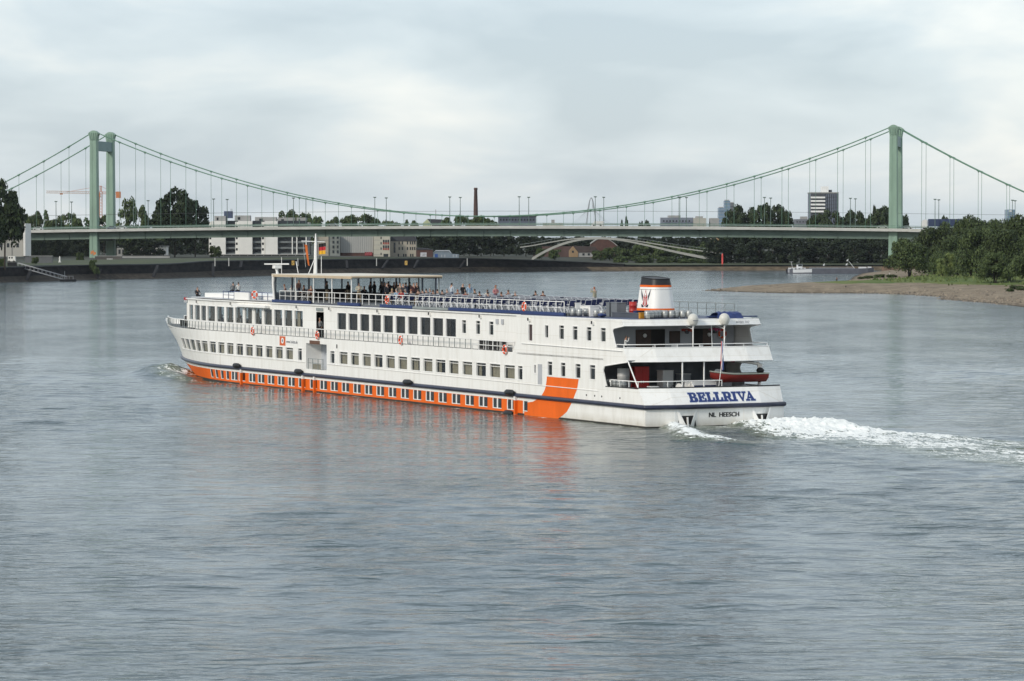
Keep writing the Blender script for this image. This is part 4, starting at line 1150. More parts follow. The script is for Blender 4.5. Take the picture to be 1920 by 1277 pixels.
# left-bank buildings
B = Bld('bank_building', 24, 480, 1010, 'pale building half hidden behind the huge tree at the left edge')
B.rect('wall', -6, 43, 447, 481, mat('pale_plaster', (.38, .37, .34), .85, var=.06, scale=.3), 14)
B.rect('end_wall', 43.3, 47.6, 419, 480, M_WHITEW, 12, .8); B.rect('roof', -6, 44, 444, 447.2, M_ROOFD, 15, .6)
for u in (8, 22): B.rect('joint', u, u + .8, 450, 480, M_DKGREY, .2, .1)
B.windows((2, 15, 33), (460,), 5, 8)
B = Bld('white_lodge', 284, 480, 1345, 'low white building glimpsed under the bridge near the round tree')
B.rect('wall', 263, 312, 462.5, 481, M_WHITEW, 8); B.rect('roof', 262, 313, 461, 462.6, M_GREYW, 9, .5)
B.windows((287, 296, 305), (468,), 3.4, 3); B.rect('gateway', 272, 284, 466, 480.5, M_DARK, .2, .1); B.rect('door', 293, 298, 472, 480.6, M_GREYW, .2, .1)
B = Bld('garage_row', 238, 481, 1350, 'broken white facade glimpsed under the deck left of the low white building')
B.rect('wall', 219, 258, 465, 480, M_GREYW, 6); B.windows((224, 231, 239, 247, 254), (472,), 4, 8)
B = Bld('park_wall_left', 74, 484, 1075, 'low grey park wall below the left bridge end', 'wall')
B.rect('wall_face', 47, 98, 480.5, 493, mat('park_wall_stone', (.11, .115, .12), .9, var=.15, scale=.3), 1.2); B.rect('coping', 47, 98.5, 479.6, 480.6, M_GREYW, 1.5, .2)
B = Bld('park_wall_tower', 200, 488, 1150, 'graffitied low stone wall at the foot of the left tower', 'wall')
B.rect('wall_face', 178, 228, 480.5, 494, mat('rough_wall', (.085, .08, .075), .95, var=.3, scale=.3), 2); B.rect('coping', 177.6, 228.4, 479.7, 480.7, M_GREYW, 2.3, .2)
B.rect('graffiti', 200, 211, 484.5, 489, mat('graffiti_white', (.35, .35, .34), .7, var=.5, scale=1.5), .1, .05)
B = Bld('park_wall_right', 270, 486, 1250, 'low grey wall behind the lawn right of the left tower', 'wall')
B.rect('wall_face', 229, 318, 479.5, 487, M_GREYW, 1); B.rect('coping', 229, 318.4, 478.8, 479.6, M_COPE, 1.3, .2)
B = Bld('small_house', 1090, 483, 1418, 'ochre gabled house with long dark roof under the footbridge', 'house')
B.poly('gable', [(1067, 482), (1067, 470), (1074.5, 461.5), (1084, 473), (1084, 482)], M_ORANGE, 5)
B.poly('roof', [(1074.5, 461), (1117, 462.5), (1123, 473.5), (1085, 473.5)], mat('roof_brown', (.06, .045, .042), .85, var=.2, scale=.4), 7, -.1)
B.rect('wall', 1084.3, 1122, 473.5, 482, M_GREYW, 6, -.3); B.rect('window', 1072.5, 1076, 470, 474, M_WIN, .2, .1); B.windows((1094, 1104, 1114), (477,), 4, 4, dy=-.2)
B = Bld('arched_hall', 1140, 480, 1470, 'brick hall with arched white-rimmed roof behind the small house')
_pts = [(1108 + 50 * k / 12, 462 - 15 * math.sin(math.pi * (k * .9 + 1.2) / 12)) for k in range(13)]
B.poly('roof', [(1108, 486)] + _pts + [(1158, 486)], M_BRICK, 16)
for (ua, va), (ub, vb) in zip(_pts[:-1], _pts[1:]): B.poly('roof_rim', [(ua, va), (ub, vb), (ub, vb - 1.6), (ua, va - 1.6)], M_GREYW, 16.3, .3)
B.rect('low_wall', 1000, 1108, 462, 482, mat('brick_dull', (.09, .055, .048), .9, var=.2, scale=.3), 6, -20)
B = Bld('village_houses', 1338, 470, 1480, 'pale ochre houses showing through the trees right of the footbridge')
for u0, u1, v0, m in ((1331, 1337, 447, M_BEIGE), (1339, 1350, 446, M_ORANGE)): B.poly('house_wall', [(u0, 475), (u0, v0 + 4), ((u0 + u1) / 2, v0), (u1, v0 + 4), (u1, 475)], m, 8); B.rect('window', u0 + 2, u0 + 4, v0 + 6, v0 + 10, M_WIN, .2, .1)

# arched footbridge (slender pale steel arch)
M_ARCH = mat('footbridge_steel', (0.34, 0.34, 0.31), .6, var=.08, scale=.3)
FB_Y = 1372.0
fb0 = at(1110, 484, FB_Y); foot = empty('arched_footbridge', fb0, 0, 'slender pale arched footbridge seen beneath the suspension bridge', 'bridge')
def fb(u, v, dy=0): return at(u, v, FB_Y + dy) - fb0
_arch = [(997, 485), (1010, 477.5), (1025, 469.5), (1042, 461.5), (1062, 454), (1085, 448.8), (1110, 447), (1140, 447.6), (1165, 450), (1195, 455.5), (1225, 462), (1260, 470), (1300, 478.5), (1332, 484)]
_au = np.linspace(997, 1332, 41); _ak = np.polyfit([a for a, _ in _arch], [c for _, c in _arch], 5); _arch = [(float(u), float(np.polyval(_ak, u))) for u in _au]
for dy in (0, 5.0):
    _b = MB(); n = len(_arch)
    rows = []
    for k, (u, v) in enumerate(_arch):
        p = fb(u, v, dy); w = .6; h = .42 + .4 * abs(k - len(_arch) / 2) / (len(_arch) / 2)
        rows.append([(p.x, p.y - w / 2, p.z - h), (p.x, p.y - w / 2, p.z + h * .5), (p.x, p.y + w / 2, p.z + h * .5), (p.x, p.y + w / 2, p.z - h)])
    _b.grid(rows, 0, False, True); _b.build('arch_rib', M_ARCH, foot)
_dk = [(975, 463.5), (1000, 459.5), (1030, 454.5), (1060, 449.5), (1085, 446.6), (1110, 445.2), (1140, 445.6), (1165, 448), (1195, 452), (1230, 457.5), (1270, 463.5), (1320, 471), (1350, 475)]
_dk = [(float(u), float(np.polyval(np.polyfit([a for a, _ in _dk], [c for _, c in _dk], 5), u))) for u in np.linspace(975, 1350, 41)]
_b = MB(); rows = [[(lambda p: (p.x, p.y, p.z - .3))(fb(u, v, 0)), (lambda p: (p.x, p.y, p.z + .15))(fb(u, v, 0)), (lambda p: (p.x, p.y, p.z + .15))(fb(u, v, 5)), (lambda p: (p.x, p.y, p.z - .3))(fb(u, v, 5))] for u, v in _dk]
_b.grid(rows, 0, False, True); _b.build('walkway', M_ARCH, foot)
_b = MB()
for dy in (0.1, 4.9):
    _b.tube([fb(u, v, dy) + Vector((0, 0, 1.15)) for u, v in _dk], .06, 4)
    for k in range(60):
        u = 978 + k * 6.2; v = float(np.interp(u, [a for a, _ in _dk], [c for _, c in _dk])); p = fb(u, v, dy); _b.bar(p, p + Vector((0, 0, 1.15)), .05, .05)
_b.build('railing', M_STEELG, foot)
# far arched pylon of a cable-stayed bridge
py0 = at(1108, 424, 4200); pyl = empty('arched_pylon', py0, 0, 'faint slender arched pylon with stays on the horizon', 'bridge')
_b = MB(); _b.tube([at(1100 + 17 * k / 16, 420 - 49 * math.sin(math.pi * k / 16) ** .8, 4200) - py0 for k in range(17)], 0.75, 6); _b.build('arch', mat('far_steel', (.26, .28, .29), .7, var=.1, scale=.2), pyl)
_b = MB()
for k in range(8):
    for sgn in (-1, 1): _b.tube([at(1108 + sgn * 2, 376 + k * 2, 4200) - py0, at(1108 + sgn * (6 + 4.2 * k), 420, 4200) - py0], .10, 3)
_b.build('stay_cables', mat('far_steel', (.26, .28, .29)), pyl)
# tower crane
cr0 = at(189, 440, 2100); crane = empty('tower_crane', cr0, 0, 'orange tower crane with long pale jib behind the left bridge tower', 'crane')
c_ = lambda u, v, dy=0: at(u, v, 2100 + dy) - cr0
M_CRO = mat('crane_orange', (.50, .17, .06), .6, var=.15, scale=.5); M_CRW = mat('crane_pale_jib', (.46, .30, .22), .6, var=.15, scale=.5)
def lattice(p, q, w, m, name, n):
    b = MB(); p = Vector(p); q = Vector(q); d = (q - p); up = Vector((0, 1, 0)); sd = d.normalized().cross(up).normalized()
    cs = [sd * a * w / 2 + up * c * w / 2 for a, c in ((-1, -1), (1, -1), (1, 1), (-1, 1))]
    for c in cs: b.bar(p + c, q + c, .22, .22)
    for k in range(n):
        a0 = p + d * (k / n); a1 = p + d * ((k + 1) / n)
        for i in range(4): b.bar(a0 + cs[i], a1 + cs[(i + 1) % 4], .13, .13)
    return b.build(name, m, crane)
lattice(c_(189, 440), c_(189, 360), 1.7, M_CRO, 'mast', 14)
lattice(c_(187, 361.5), c_(87, 360), 1.4, M_CRW, 'jib', 26)
lattice(c_(191, 361.5), c_(220, 362.5), 1.4, M_CRO, 'counter_jib', 7)
lattice(c_(189, 360), c_(189, 348.5), 1.0, M_CRO, 'head_tower', 4)
b = MB(); b.tube([c_(189, 348.8), c_(125, 360)], .10, 4); b.tube([c_(189, 348.8), c_(212, 361)], .10, 4); b.build('tie_rod', M_CRO, crane)
b = MB(); p = c_(222, 365); b.box(p.x - 1.5, p.x + 1.5, -1, 1, p.z - 2.2, p.z + 2.0); b.build('counterweight', M_CRO, crane)
b = MB(); p = c_(186.5, 366); b.box(p.x - 1.0, p.x + .8, -2.2, -.9, p.z - 1.2, p.z + 1.1); b.build('cabin', M_CRO, crane)
b = MB(); p = c_(115, 362); b.box(p.x - .9, p.x + .9, -.6, .6, p.z - 1.0, p.z); b.build('trolley', M_CRO, crane)

# gangway and pontoon on the left
M_GANG = mat('gangway_steel', (.34, .35, .36), .5, var=.15, scale=1, metal=.2)
g0 = at(124, 527, 983); g0.z = 0
gang = empty('landing_gangway', g0, 0, 'long sloping grey gangway down to a small landing stage at left', 'gangway')
ga = at(33, 496.5, 985) - g0; gb = at(124, 522, 978) - g0
b = MB()
for dy in (0, 2.0):
    for dz in (0, 1.15): b.bar(ga + Vector((0, dy, dz - .6)), gb + Vector((0, dy, dz - .6)), .16, .18)
    for k in range(13):
        p = ga.lerp(gb, k / 12) + Vector((0, dy, -.6)); b.bar(p, p + Vector((0, 0, 1.15)), .08, .08)
b.build('handrails', M_GANG, gang)
b = MB(); b.grid([[ga + Vector((0, 0, -.62)), ga + Vector((0, 2, -.62))], [gb + Vector((0, 0, -.62)), gb + Vector((0, 2, -.62))]]); b.build('walkway', M_DKGREY, gang)
b = MB(); p = at(127, 526, 978) - g0; b.prism([(p.x - 2.2, -7), (p.x + 2.2, -7), (p.x + 2.6, -6), (p.x + 2.2, -2), (p.x - 2.2, -2)], -.4, .7); b.build('pontoon', M_DARK, gang)
b = MB()
for dx in (-1.9, -.6, .7, 1.9): b.bar((p.x + dx, -6.8, .7), (p.x + dx, -6.8, 1.7), .09, .09)
b.bar((p.x - 1.9, -6.8, 1.65), (p.x + 1.9, -6.8, 1.65), .08, .08); b.bar((p.x - 1.2, -3, .7), (p.x - 1.2, -3, 3.2), .12, .12); b.build('rails', M_GANG, gang)
# camper van and statue-like post on the left lawn
cv0 = at(22, 487.5, 1000); cvn = empty('camper_van', cv0, 0, 'white camper van parked on the lawn above the gangway', 'van')
b = MB(); rows = [[(x, y, z) for x, z in ((-1.1, -.4), (-1.1, 1.0), (-.9, 1.2), (1.0, 1.2), (1.2, .5), (1.25, -.4))] for y in (-.8, .8)]; b.grid(rows, 0, False, True); b.face(list(reversed(rows[0]))); b.face(rows[1]); b.build('body', M_WHITEW, cvn)
for x in (-.6, .2): b = MB(); b.box(x - .25, x + .25, -.83, -.8, .45, .95); b.build('window', M_WIN, cvn)
for x in (-.7, .75):
    for y in (-.7, .7): b = MB(); b.tube([(x, y - .1, -.4), (x, y + .1, -.4)], .3, 10); b.build('wheel', M_TYRE, cvn)
b = MB(); p = Vector((0, 0, 0)); b.box(-1.3, 1.3, -1, 1, -2.4, -.7); 
st = empty('stone_plinth', cv0 + Vector((.1, 0, 0)), 0, 'dark stone plinth under the white camper van', 'plinth'); b.build('block', M_DARK, st)
b = MB(); b.prism([(-1.5, -1.2), (1.5, -1.2), (1.5, 1.2), (-1.5, 1.2)], -.9, -.7); b.build('slab', M_COPE, st)
p = at(112, 487.5, 1080); sp = empty('white_statue', p, 0, 'small white stone figure on the left lawn', 'statue')
b = MB(); b.lathe([(.34, -.6), (.34, -.3), (.22, -.2), (.24, .4), (.30, .7), (.16, .95), (.15, 1.2), (.0, 1.3)], 10); b.build('figure', M_WHITEW, sp)
b = MB(); b.box(-.45, .45, -.4, .4, -.9, -.6); b.build('base', M_CONC, sp)
# bushes on the left lawn
for u, v, w, h, lab in ((2, 494, 16, 2.2, 'bright green bush at the left picture edge'), (66, 489, 14, 1.8, 'dark green bush behind the gangway'), (174, 498, 16, 2.6, 'dark climbing shrub on the quay below the left tower'), (180, 508, 14, 2.0, 'weedy shrub hanging on the quay slope'), (150, 484, 14, 3.0, 'dark bush left of the tower foot')):
    Yb = {2: 985, 66: 1010, 174: 1029, 180: 1026, 150: 1120}[u]; p = at(u, v, Yb)
    tree(p.x, Yb, p.z - h * .6, h * 1.3, w / 2 / 6000 * Yb, 'bush', lab, name='bush', cat='bush')

# red beacon
rb = at(1354.5, 503, 1304); bea = empty('river_beacon', rb, 0, 'slim red navigation beacon on the gravel bank', 'beacon')
M_RED = mat('beacon_red', (.55, .05, .04), .5, var=.1, scale=1)
b = MB(); b.lathe([(.35, -.4), (.33, 4.6), (0, 4.65)], 10); b.build('shaft', M_RED, bea)
b = MB(); b.lathe([(.36, 4.66), (.36, 5.5), (.1, 6.0), (0, 6.1)], 10); b.build('top_mark', M_RED, bea)

# cargo barge
M_HULLG = mat('barge_grey', (.095, .10, .12), .6, var=.15, scale=.4); M_BWHITE = mat('barge_white', (.62, .63, .64), .5, var=.05, scale=.5)
by0 = at(1475, 513.5, 1186); by0.z = 0
barge = empty('tanker_barge', by0, RAD(4), 'grey tanker barge with white wheelhouse passing behind the spit', 'barge'); barge.scale = (1, 1, .74)
BL = (1640 - 1475) / 6000 * 1186
b = MB(); secs = []
for x, hw, zt, zb in ((0, 1.2, 2.3, .5), (.7, 2.2, 2.3, -.4), (2.5, 2.6, 2.1, -.5), (8, 2.7, 2.5, -.5), (BL - 6, 2.7, 2.5, -.5), (BL - 2.5, 2.0, 2.7, -.5), (BL, .2, 3.0, .4)):
    secs.append([(x, -hw, zb), (x, -hw, zt), (x, hw, zt), (x, hw, zb)])
b.grid(secs, 0, False, False); b.build('hull', M_HULLG, barge)
b = MB(); b.grid([[(x, -hw - .02, zb), (x, -hw - .02, zt)] for x, hw, zb, zt in ((.4, 2.0, .5, 2.25), (2.5, 2.62, .45, 2.0), (9, 2.72, .6, 2.3))]); b.build('stern_plating', M_BWHITE, barge)
b = MB(); b.box(.9, 6.8, -2.2, 2.2, 1.6, 2.9); b.build('deckhouse', M_BWHITE, barge)
b = MB(); b.box(3.9, 5.6, -1.6, 1.6, 2.9, 4.6); b.build('wheelhouse', M_BWHITE, barge)
b = MB(); b.box(3.7, 5.9, -1.8, 1.8, 4.6, 4.8); b.build('wheelhouse_roof', M_DKGREY, barge)
for x in (1.6, 3.0, 4.4, 5.8): b = MB(); b.box(x - .35, x + .35, -2.23, -2.2, 2.0, 2.55); b.build('window', M_WIN, barge)
b = MB(); b.box(4.05, 5.45, -1.63, -1.6, 3.6, 4.4); b.build('window', M_WIN, barge)
b = MB()
for k in range(12): b.bar((8.5 + k * 1.25, -2.3, 2.5), (8.5 + k * 1.25, -2.3, 3.3), .12, .12)
b.bar((8.2, -2.3, 3.25), (24, -2.3, 3.25), .1, .1); b.box(8.5, 25, -1.4, 1.4, 2.4, 2.9); b.build('deck_pipes', mat('pipe_grey', (.22, .23, .25), .6, var=.2, scale=1), barge)
b = MB(); b.box(BL - 5.5, BL - 3.0, -1.5, 1.5, 2.4, 3.3); b.box(BL - 2.2, BL - 1.0, -.8, .8, 2.5, 3.4); b.build('bow_house', M_BWHITE, barge)
b = MB(); b.bar((BL - 6.5, 0, 1.3), (BL - 9.3, 0, 6.0), .18, .18); b.build('mast', M_BWHITE, barge); b = MB(); b.bar((2.2, 0, 2.9), (1.6, 0, 6.0), .12, .12); b.bar((1.0, 0, 5.8), (2.4, 0, 5.8), .1, .1); b.build('aerial_mast', M_BWHITE, barge)
for x, z in ((BL - 9.6, 6.6), (BL - 9.9, 4.6), (14.2, 4.4)):
    fl = empty('signal_flag', W(0, 0, 0), 0, {6.6: 'upper white signal flag on the barge bow mast', 4.6: 'lower white signal flag on the barge bow mast', 4.4: 'pale pennant flying amidships on the barge'}[z], 'flag')
    fl.location = by0 + Vector((x * math.cos(RAD(4)), x * math.sin(RAD(4)) - .3, z * .76))
    b = MB(); b.grid([[(-.6 * k / 5, .06 * math.sin(k * 1.9), .45 - .1 * k), (-.6 * k / 5 - .1, .05 * math.sin(k * 1.9 + .8), -.35 - .04 * k)] for k in range(6)]); b.build('cloth', M_BWHITE, fl)
    b = MB(); b.bar((0.03, 0, .5), (.15, 0, -2.2 if z < 4.5 else -1.0), .06, .06); b.build('staff', M_STEELG, fl)
# marker post on the spit meadow
for u, Y, lab in ((1784.5, 905, 'short white marker post in the meadow by the sapling'), (1668, 965, 'white marker post beside the right bridge pier')):
    x = at(u, 500, Y).x; s = empty('marker_post', (x, Y, ground_z(x, Y)), 0, lab, 'post')
    b = MB(); b.box(-.16, .16, -.16, .16, -.1, 1.25); b.build('post', M_WHITEW, s)
    b = MB(); b.lathe([(.24, 1.25), (.24, 1.3), (0, 1.42)], 8); b.build('cap', M_CONC, s)
# ================================================================== river cruise ship
def ship_paint():
    m = bpy.data.materials.new('ship_white_paint'); m.use_nodes = True
    n, l = m.node_tree.nodes, m.node_tree.links; p = n['Principled BSDF']
    p.inputs['Roughness'].default_value = .38
    tc = n.new('ShaderNodeTexCoord')
    def noise(sc, st, d=5):
        mp = n.new('ShaderNodeMapping'); mp.inputs['Scale'].default_value = st; l.new(tc.outputs['Object'], mp.inputs[0])
        t = n.new('ShaderNodeTexNoise'); t.inputs['Scale'].default_value = sc; t.inputs['Detail'].default_value = d; l.new(mp.outputs[0], t.inputs[0]); return t.outputs['Fac']
    r = n.new('ShaderNodeValToRGB'); e = r.color_ramp.elements
    e[0].position = .30; e[0].color = (.77, .755, .71, 1); e[1].position = .55; e[1].color = (.85, .84, .805, 1)
    l.new(noise(1.0, (2.2, 2.2, .35)), r.inputs[0])
    r2 = n.new('ShaderNodeValToRGB'); e = r2.color_ramp.elements                      # rust runs
    e[0].position = .64; e[0].color = (1, 1, 1, 1); e[1].position = .84; e[1].color = (.80, .68, .55, 1)
    l.new(noise(1.0, (5.0, 5.0, .22), 6), r2.inputs[0])
    mx = n.new('ShaderNodeMix'); mx.data_type = 'RGBA'; mx.blend_type = 'MULTIPLY'; mx.inputs['Factor'].default_value = .55
    l.new(r.outputs[0], mx.inputs['A']); l.new(r2.outputs[0], mx.inputs['B'])
    sp = n.new('ShaderNodeSeparateXYZ'); l.new(tc.outputs['Object'], sp.inputs[0]); cb = n.new('ShaderNodeCombineXYZ'); l.new(sp.outputs['X'], cb.inputs['X']); l.new(sp.outputs['Z'], cb.inputs['Y'])
    br = n.new('ShaderNodeTexBrick'); br.inputs['Scale'].default_value = 1.0; br.inputs['Brick Width'].default_value = 5.2; br.inputs['Row Height'].default_value = 1.27; br.inputs['Mortar Size'].default_value = .022; br.inputs['Mortar Smooth'].default_value = .4
    br.inputs['Color1'].default_value = (1, 1, 1, 1); br.inputs['Color2'].default_value = (.965, .965, .96, 1); br.inputs['Mortar'].default_value = (.86, .84, .80, 1); l.new(cb.outputs[0], br.inputs[0])
    m2 = n.new('ShaderNodeMix'); m2.data_type = 'RGBA'; m2.blend_type = 'MULTIPLY'; m2.inputs['Factor'].default_value = .8; l.new(mx.outputs['Result'], m2.inputs['A']); l.new(br.outputs['Color'], m2.inputs['B'])
    wl_ = n.new('ShaderNodeMapRange'); wl_.inputs['From Min'].default_value = .1; wl_.inputs['From Max'].default_value = .75; wl_.inputs['To Min'].default_value = .9; wl_.inputs['To Max'].default_value = 0; l.new(sp.outputs['Z'], wl_.inputs[0])
    gm = n.new('ShaderNodeMath'); gm.operation = 'MULTIPLY'; l.new(wl_.outputs[0], gm.inputs[0]); l.new(noise(1.0, (1.4, 1.4, .8), 6), gm.inputs[1])
    m3 = n.new('ShaderNodeMix'); m3.data_type = 'RGBA'; m3.inputs['B'].default_value = (.34, .29, .20, 1); l.new(gm.outputs[0], m3.inputs['Factor']); l.new(m2.outputs['Result'], m3.inputs['A']); l.new(m3.outputs['Result'], p.inputs['Base Color'])
    b = n.new('ShaderNodeBump'); b.inputs['Strength'].default_value = .25; b.inputs['Distance'].default_value = .03
    l.new(noise(.8, (1, 1, 1), 2), b.inputs['Height']); l.new(b.outputs[0], p.inputs['Normal'])
    return m
M_SW = ship_paint()
M_SO = mat('ship_orange_paint', (0.78, 0.135, 0.010), .55, spec=.25, var=.08, scale=.8, stretch=(1, 1, .4))
M_SB = mat('ship_boot_black', (0.018, 0.016, 0.013), .6, scale=1.5, col2=(.045, .04, .03))
M_BELT = mat('ship_belt_navy', (0.022, 0.026, 0.052), .35, var=.25, scale=1.5)
M_NAVY = mat('deck_edge_blue', (0.015, 0.035, 0.13), .5, var=.15, scale=1)
M_DECKB = mat('deck_blue', (0.035, 0.05, 0.11), .45, var=.2, scale=.7)
M_DECKG = mat('deck_grey', (0.12, 0.13, 0.14), .8, var=.2, scale=.8)
M_TRIM = mat('white_trim', (0.84, 0.83, 0.80), .4, var=.03, scale=1.5)
M_INT = mat('interior_dark', (0.022, 0.02, 0.019), .8, var=.3, scale=.8)
M_INTW = mat('bulkhead_grey', (0.42, 0.43, 0.45), .6, var=.08, scale=.8)
M_CURT = mat('curtain_beige', (0.36, 0.295, 0.20), .9, var=.16, scale=2.0, stretch=(5, 5, .2))
M_CURTD = mat('curtain_dark', (0.085, 0.065, 0.04), .9, var=.25, scale=2.0, stretch=(5, 5, .2))
M_WOOD = mat('door_brown', (0.05, 0.024, 0.014), .5, var=.2, scale=2)
M_BLACK = mat('matt_black', (0.012, 0.012, 0.013), .5, var=.2, scale=2)
M_RINGO = mat('lifebuoy_orange', (0.70, 0.075, 0.015), .5, var=.08, scale=3)
M_AWN = mat('awning_beige', (0.50, 0.40, 0.28), .85, var=.08, scale=1.5)
M_AWNT = mat('awning_top', (0.66, 0.62, 0.54), .85, var=.06, scale=1.0)
M_ALU = mat('aluminium', (.55, .56, .57), .35, var=.12, scale=4, metal=.6)
M_SEAT = mat('seat_blue', (.03, .04, .12), .7, var=.1, scale=3)
M_GREENG = mat('green_blind', (.05, .095, .07), .3, var=.1, scale=2)
def glass(name, tint, rough=.02):
    m = bpy.data.materials.new(name); m.use_nodes = True; n, l = m.node_tree.nodes, m.node_tree.links
    n.remove(n['Principled BSDF'])
    tr = n.new('ShaderNodeBsdfTransparent'); tr.inputs[0].default_value = (*tint, 1)
    gl = n.new('ShaderNodeBsdfGlossy'); gl.inputs['Roughness'].default_value = rough; gl.inputs[0].default_value = (.9, .95, 1, 1)
    tc = n.new('ShaderNodeTexCoord'); t = n.new('ShaderNodeTexNoise'); t.inputs['Scale'].default_value = .9; l.new(tc.outputs['Object'], t.inputs[0])
    b = n.new('ShaderNodeBump'); b.inputs['Strength'].default_value = .10; b.inputs['Distance'].default_value = .05; l.new(t.outputs['Fac'], b.inputs['Height']); l.new(b.outputs[0], gl.inputs['Normal'])
    fr = n.new('ShaderNodeFresnel'); ge = n.new('ShaderNodeNewGeometry'); ior = n.new('ShaderNodeMapRange'); ior.inputs['To Min'].default_value = 1.38; ior.inputs['To Max'].default_value = 1 / 1.38
    l.new(ge.outputs['Backfacing'], ior.inputs[0]); l.new(ior.outputs[0], fr.inputs[0])
    mx = n.new('ShaderNodeMixShader'); l.new(fr.outputs[0], mx.inputs[0]); l.new(tr.outputs[0], mx.inputs[1]); l.new(gl.outputs[0], mx.inputs[2])
    l.new(mx.outputs[0], n['Material Output'].inputs[0]); return m
M_PANE = glass('ship_window_glass', (.72, .76, .76))
M_PANED = glass('ship_dark_glass', (.42, .44, .45))

ship = empty('river_cruise_ship', SHIP_O, SHIP_RZ, 'white and orange river cruise ship sailing towards the suspension bridge', 'ship')
def L(s, t, z): return (s, -t, z)
def saft(z): return float(np.interp(z, [0, 1.5, 2.85, 4.72, 5.73, 7.36, 7.8], [0, 0, 1.1, 2.75, 3.3, 3.3, 3.6]))
def port(s, z, n=0.0):
    s2 = max(min(s, stem(z)), saft(z)); t = hull_t(s2, z); return L(s2, t - n, z)
def stbd(s, z, n=0.0):
    s2 = max(min(s, stem(z)), saft(z)); t = hull_t(s2, z); return L(s2 - (float(np.interp(z, [1.5, 2.85], [0, .55])) if s <= saft(z) + .03 else 0), 2 * TC - t + n, z)
def house_t(s): return .84 + max(s - 87.5, 0) * .10
def hport(s, z, n=0.0): return L(s, house_t(s) - n, z)
def hstbd(s, z, n=0.0): return L(s, 2 * TC - house_t(s) + n, z)
def aport(s, z, n=0.0): return L(max(s, saft(z)), -n, z)
def saft_k(z): return float(np.interp(z, [1.5, 2.85, 4.72, 5.73, 7.3], [0, .55, 1.2, 1.2, 0]))
def s_tr(t, z): return saft(z) + float(np.interp(t, [0, 2.2, 9.6, 11.8], [0, -.5 - .2 * saft_k(z), -.5 - .8 * saft_k(z), -saft_k(z)]))
def astbd(s, z, n=0.0): return L(max(s, saft(z)) - (saft_k(z) if s <= saft(z) + .03 else 0), 2 * TC + n, z)

def wall(name, fn, ss, zs, holes, mats, matf=None, flip=False):
    ss = sorted(set(round(x, 3) for x in ss)); zs = sorted(set(round(x, 3) for x in zs)); b = MB()
    for i in range(len(ss) - 1):
        sm = (ss[i] + ss[i + 1]) / 2
        for j in range(len(zs) - 1):
            zm = (zs[j] + zs[j + 1]) / 2
            if any(h[0] < sm < h[1] and h[2] < zm < h[3] for h in holes): continue
            q = [fn(ss[i], zs[j]), fn(ss[i + 1], zs[j]), fn(ss[i + 1], zs[j + 1]), fn(ss[i], zs[j + 1])]
            b.face(q if not flip else q[::-1], matf(sm, zm) if matf else 0, False)
    return b.build(name, mats, ship)

def frame_ring(b, fn, s0, s1, z0, z1, w, out, inn):
    o = [(s0 - .02, z0 - .02), (s1 + .02, z0 - .02), (s1 + .02, z1 + .02), (s0 - .02, z1 + .02)]
    i = [(s0 + w, z0 + w), (s1 - w, z0 + w), (s1 - w, z1 - w), (s0 + w, z1 - w)]
    F = lambda P, n: [fn(s, z, n) for s, z in P]
    loops = [F(o, inn), F(o, out), F(i, out), F(i, inn)]
    b.grid(loops, 0, False, True)

def window(fn, s0, s1, z0, z1, pane=None, curtain=None, bar=None, w=.06, name='window', recess=.09, sub=True):
    if s0 > s1: s0, s1 = s1, s0
    b = MB(); frame_ring(b, fn, s0, s1, z0, z1, w, .025, -.14)
    if bar: 
        zb = z1 - bar
        b.face([fn(s0 + w, zb, -recess + .03), fn(s1 - w, zb, -recess + .03), fn(s1 - w, zb + .05, -recess + .03), fn(s0 + w, zb + .05, -recess + .03)])
    o = b.build(name, M_TRIM, ship)
    b = MB(); b.face([fn(s0 + w * .5, z0 + w * .5, -recess), fn(s1 - w * .5, z0 + w * .5, -recess), fn(s1 - w * .5, z1 - w * .5, -recess), fn(s0 + w * .5, z1 - w * .5, -recess)])
    b.build('pane', pane or M_PANE, o)
    for c in (curtain or []):
        a0, a1, m = c; b = MB(); n = 10; rows = []
        for k in range(n + 1):
            f = a0 + (a1 - a0) * k / n; s = s0 + (s1 - s0) * f; d = -.30 + .05 * math.sin(k * 2.3 + s0) + .02 * math.sin(k * 5.1)
            rows.append([fn(s, z0 - .02, d), fn(s + .01, z1 + .02, d)])
        b.grid(rows, 0, True); b.build('curtain', m, o)
    return o

MAIN = [(96.85, 95.18), (94.61, 92.87), (92.5, 90.59), (90.2, 88.58), (88.22, 86.3), (85.78, 84.01), (83.47, 81.76), (81.22, 79.48), (78.83, 77.09), (76.51, 74.69),
        (74.09, 72.31), (71.67, 69.92), (69.28, 67.52), (66.88, 65.1), (64.06, 63.07), (56.79, 55.79)] + \
       [(a * .9333, c * .9333) for a, c in ((58.72, 56.75), (56.09, 54.16), (53.45, 51.49), (50.81, 48.9), (48.21, 46.24), (45.57, 43.6), (42.92, 40.93), (40.3, 38.31), (37.74, 35.68), (35.05, 33.06), (32.38, 30.36), (29.7, 27.71), (27.07, 25.01), (24.35, 22.27), (21.78, 20.86))]
MAIN = [tuple(sorted(p)) for p in MAIN]
MZ0, MZ1 = 2.70, 3.86
AFTM = [(14.48, 15.32, 3.23, 4.38), (12.33, 13.16, 3.22, 4.37), (9.89, 10.79, 3.20, 4.36), (7.57, 8.51, 3.19, 4.36), (17.19, 17.59, 3.29, 4.04)]
REC = (57.6, 62.2, 2.02, 4.34)
holesP = [(a, c, MZ0, MZ1) for a, c in MAIN] + [(a, c, e, f) for a, c, e, f in AFTM] + [REC, (-5, 6.4, 2.78, 9)]
ss = [0, 2, 4, 6.4] + [6.4 + k * 2.2 for k in range(1, 32)] + [76 + k * 1.0 for k in range(0, 38)] + [113.2]
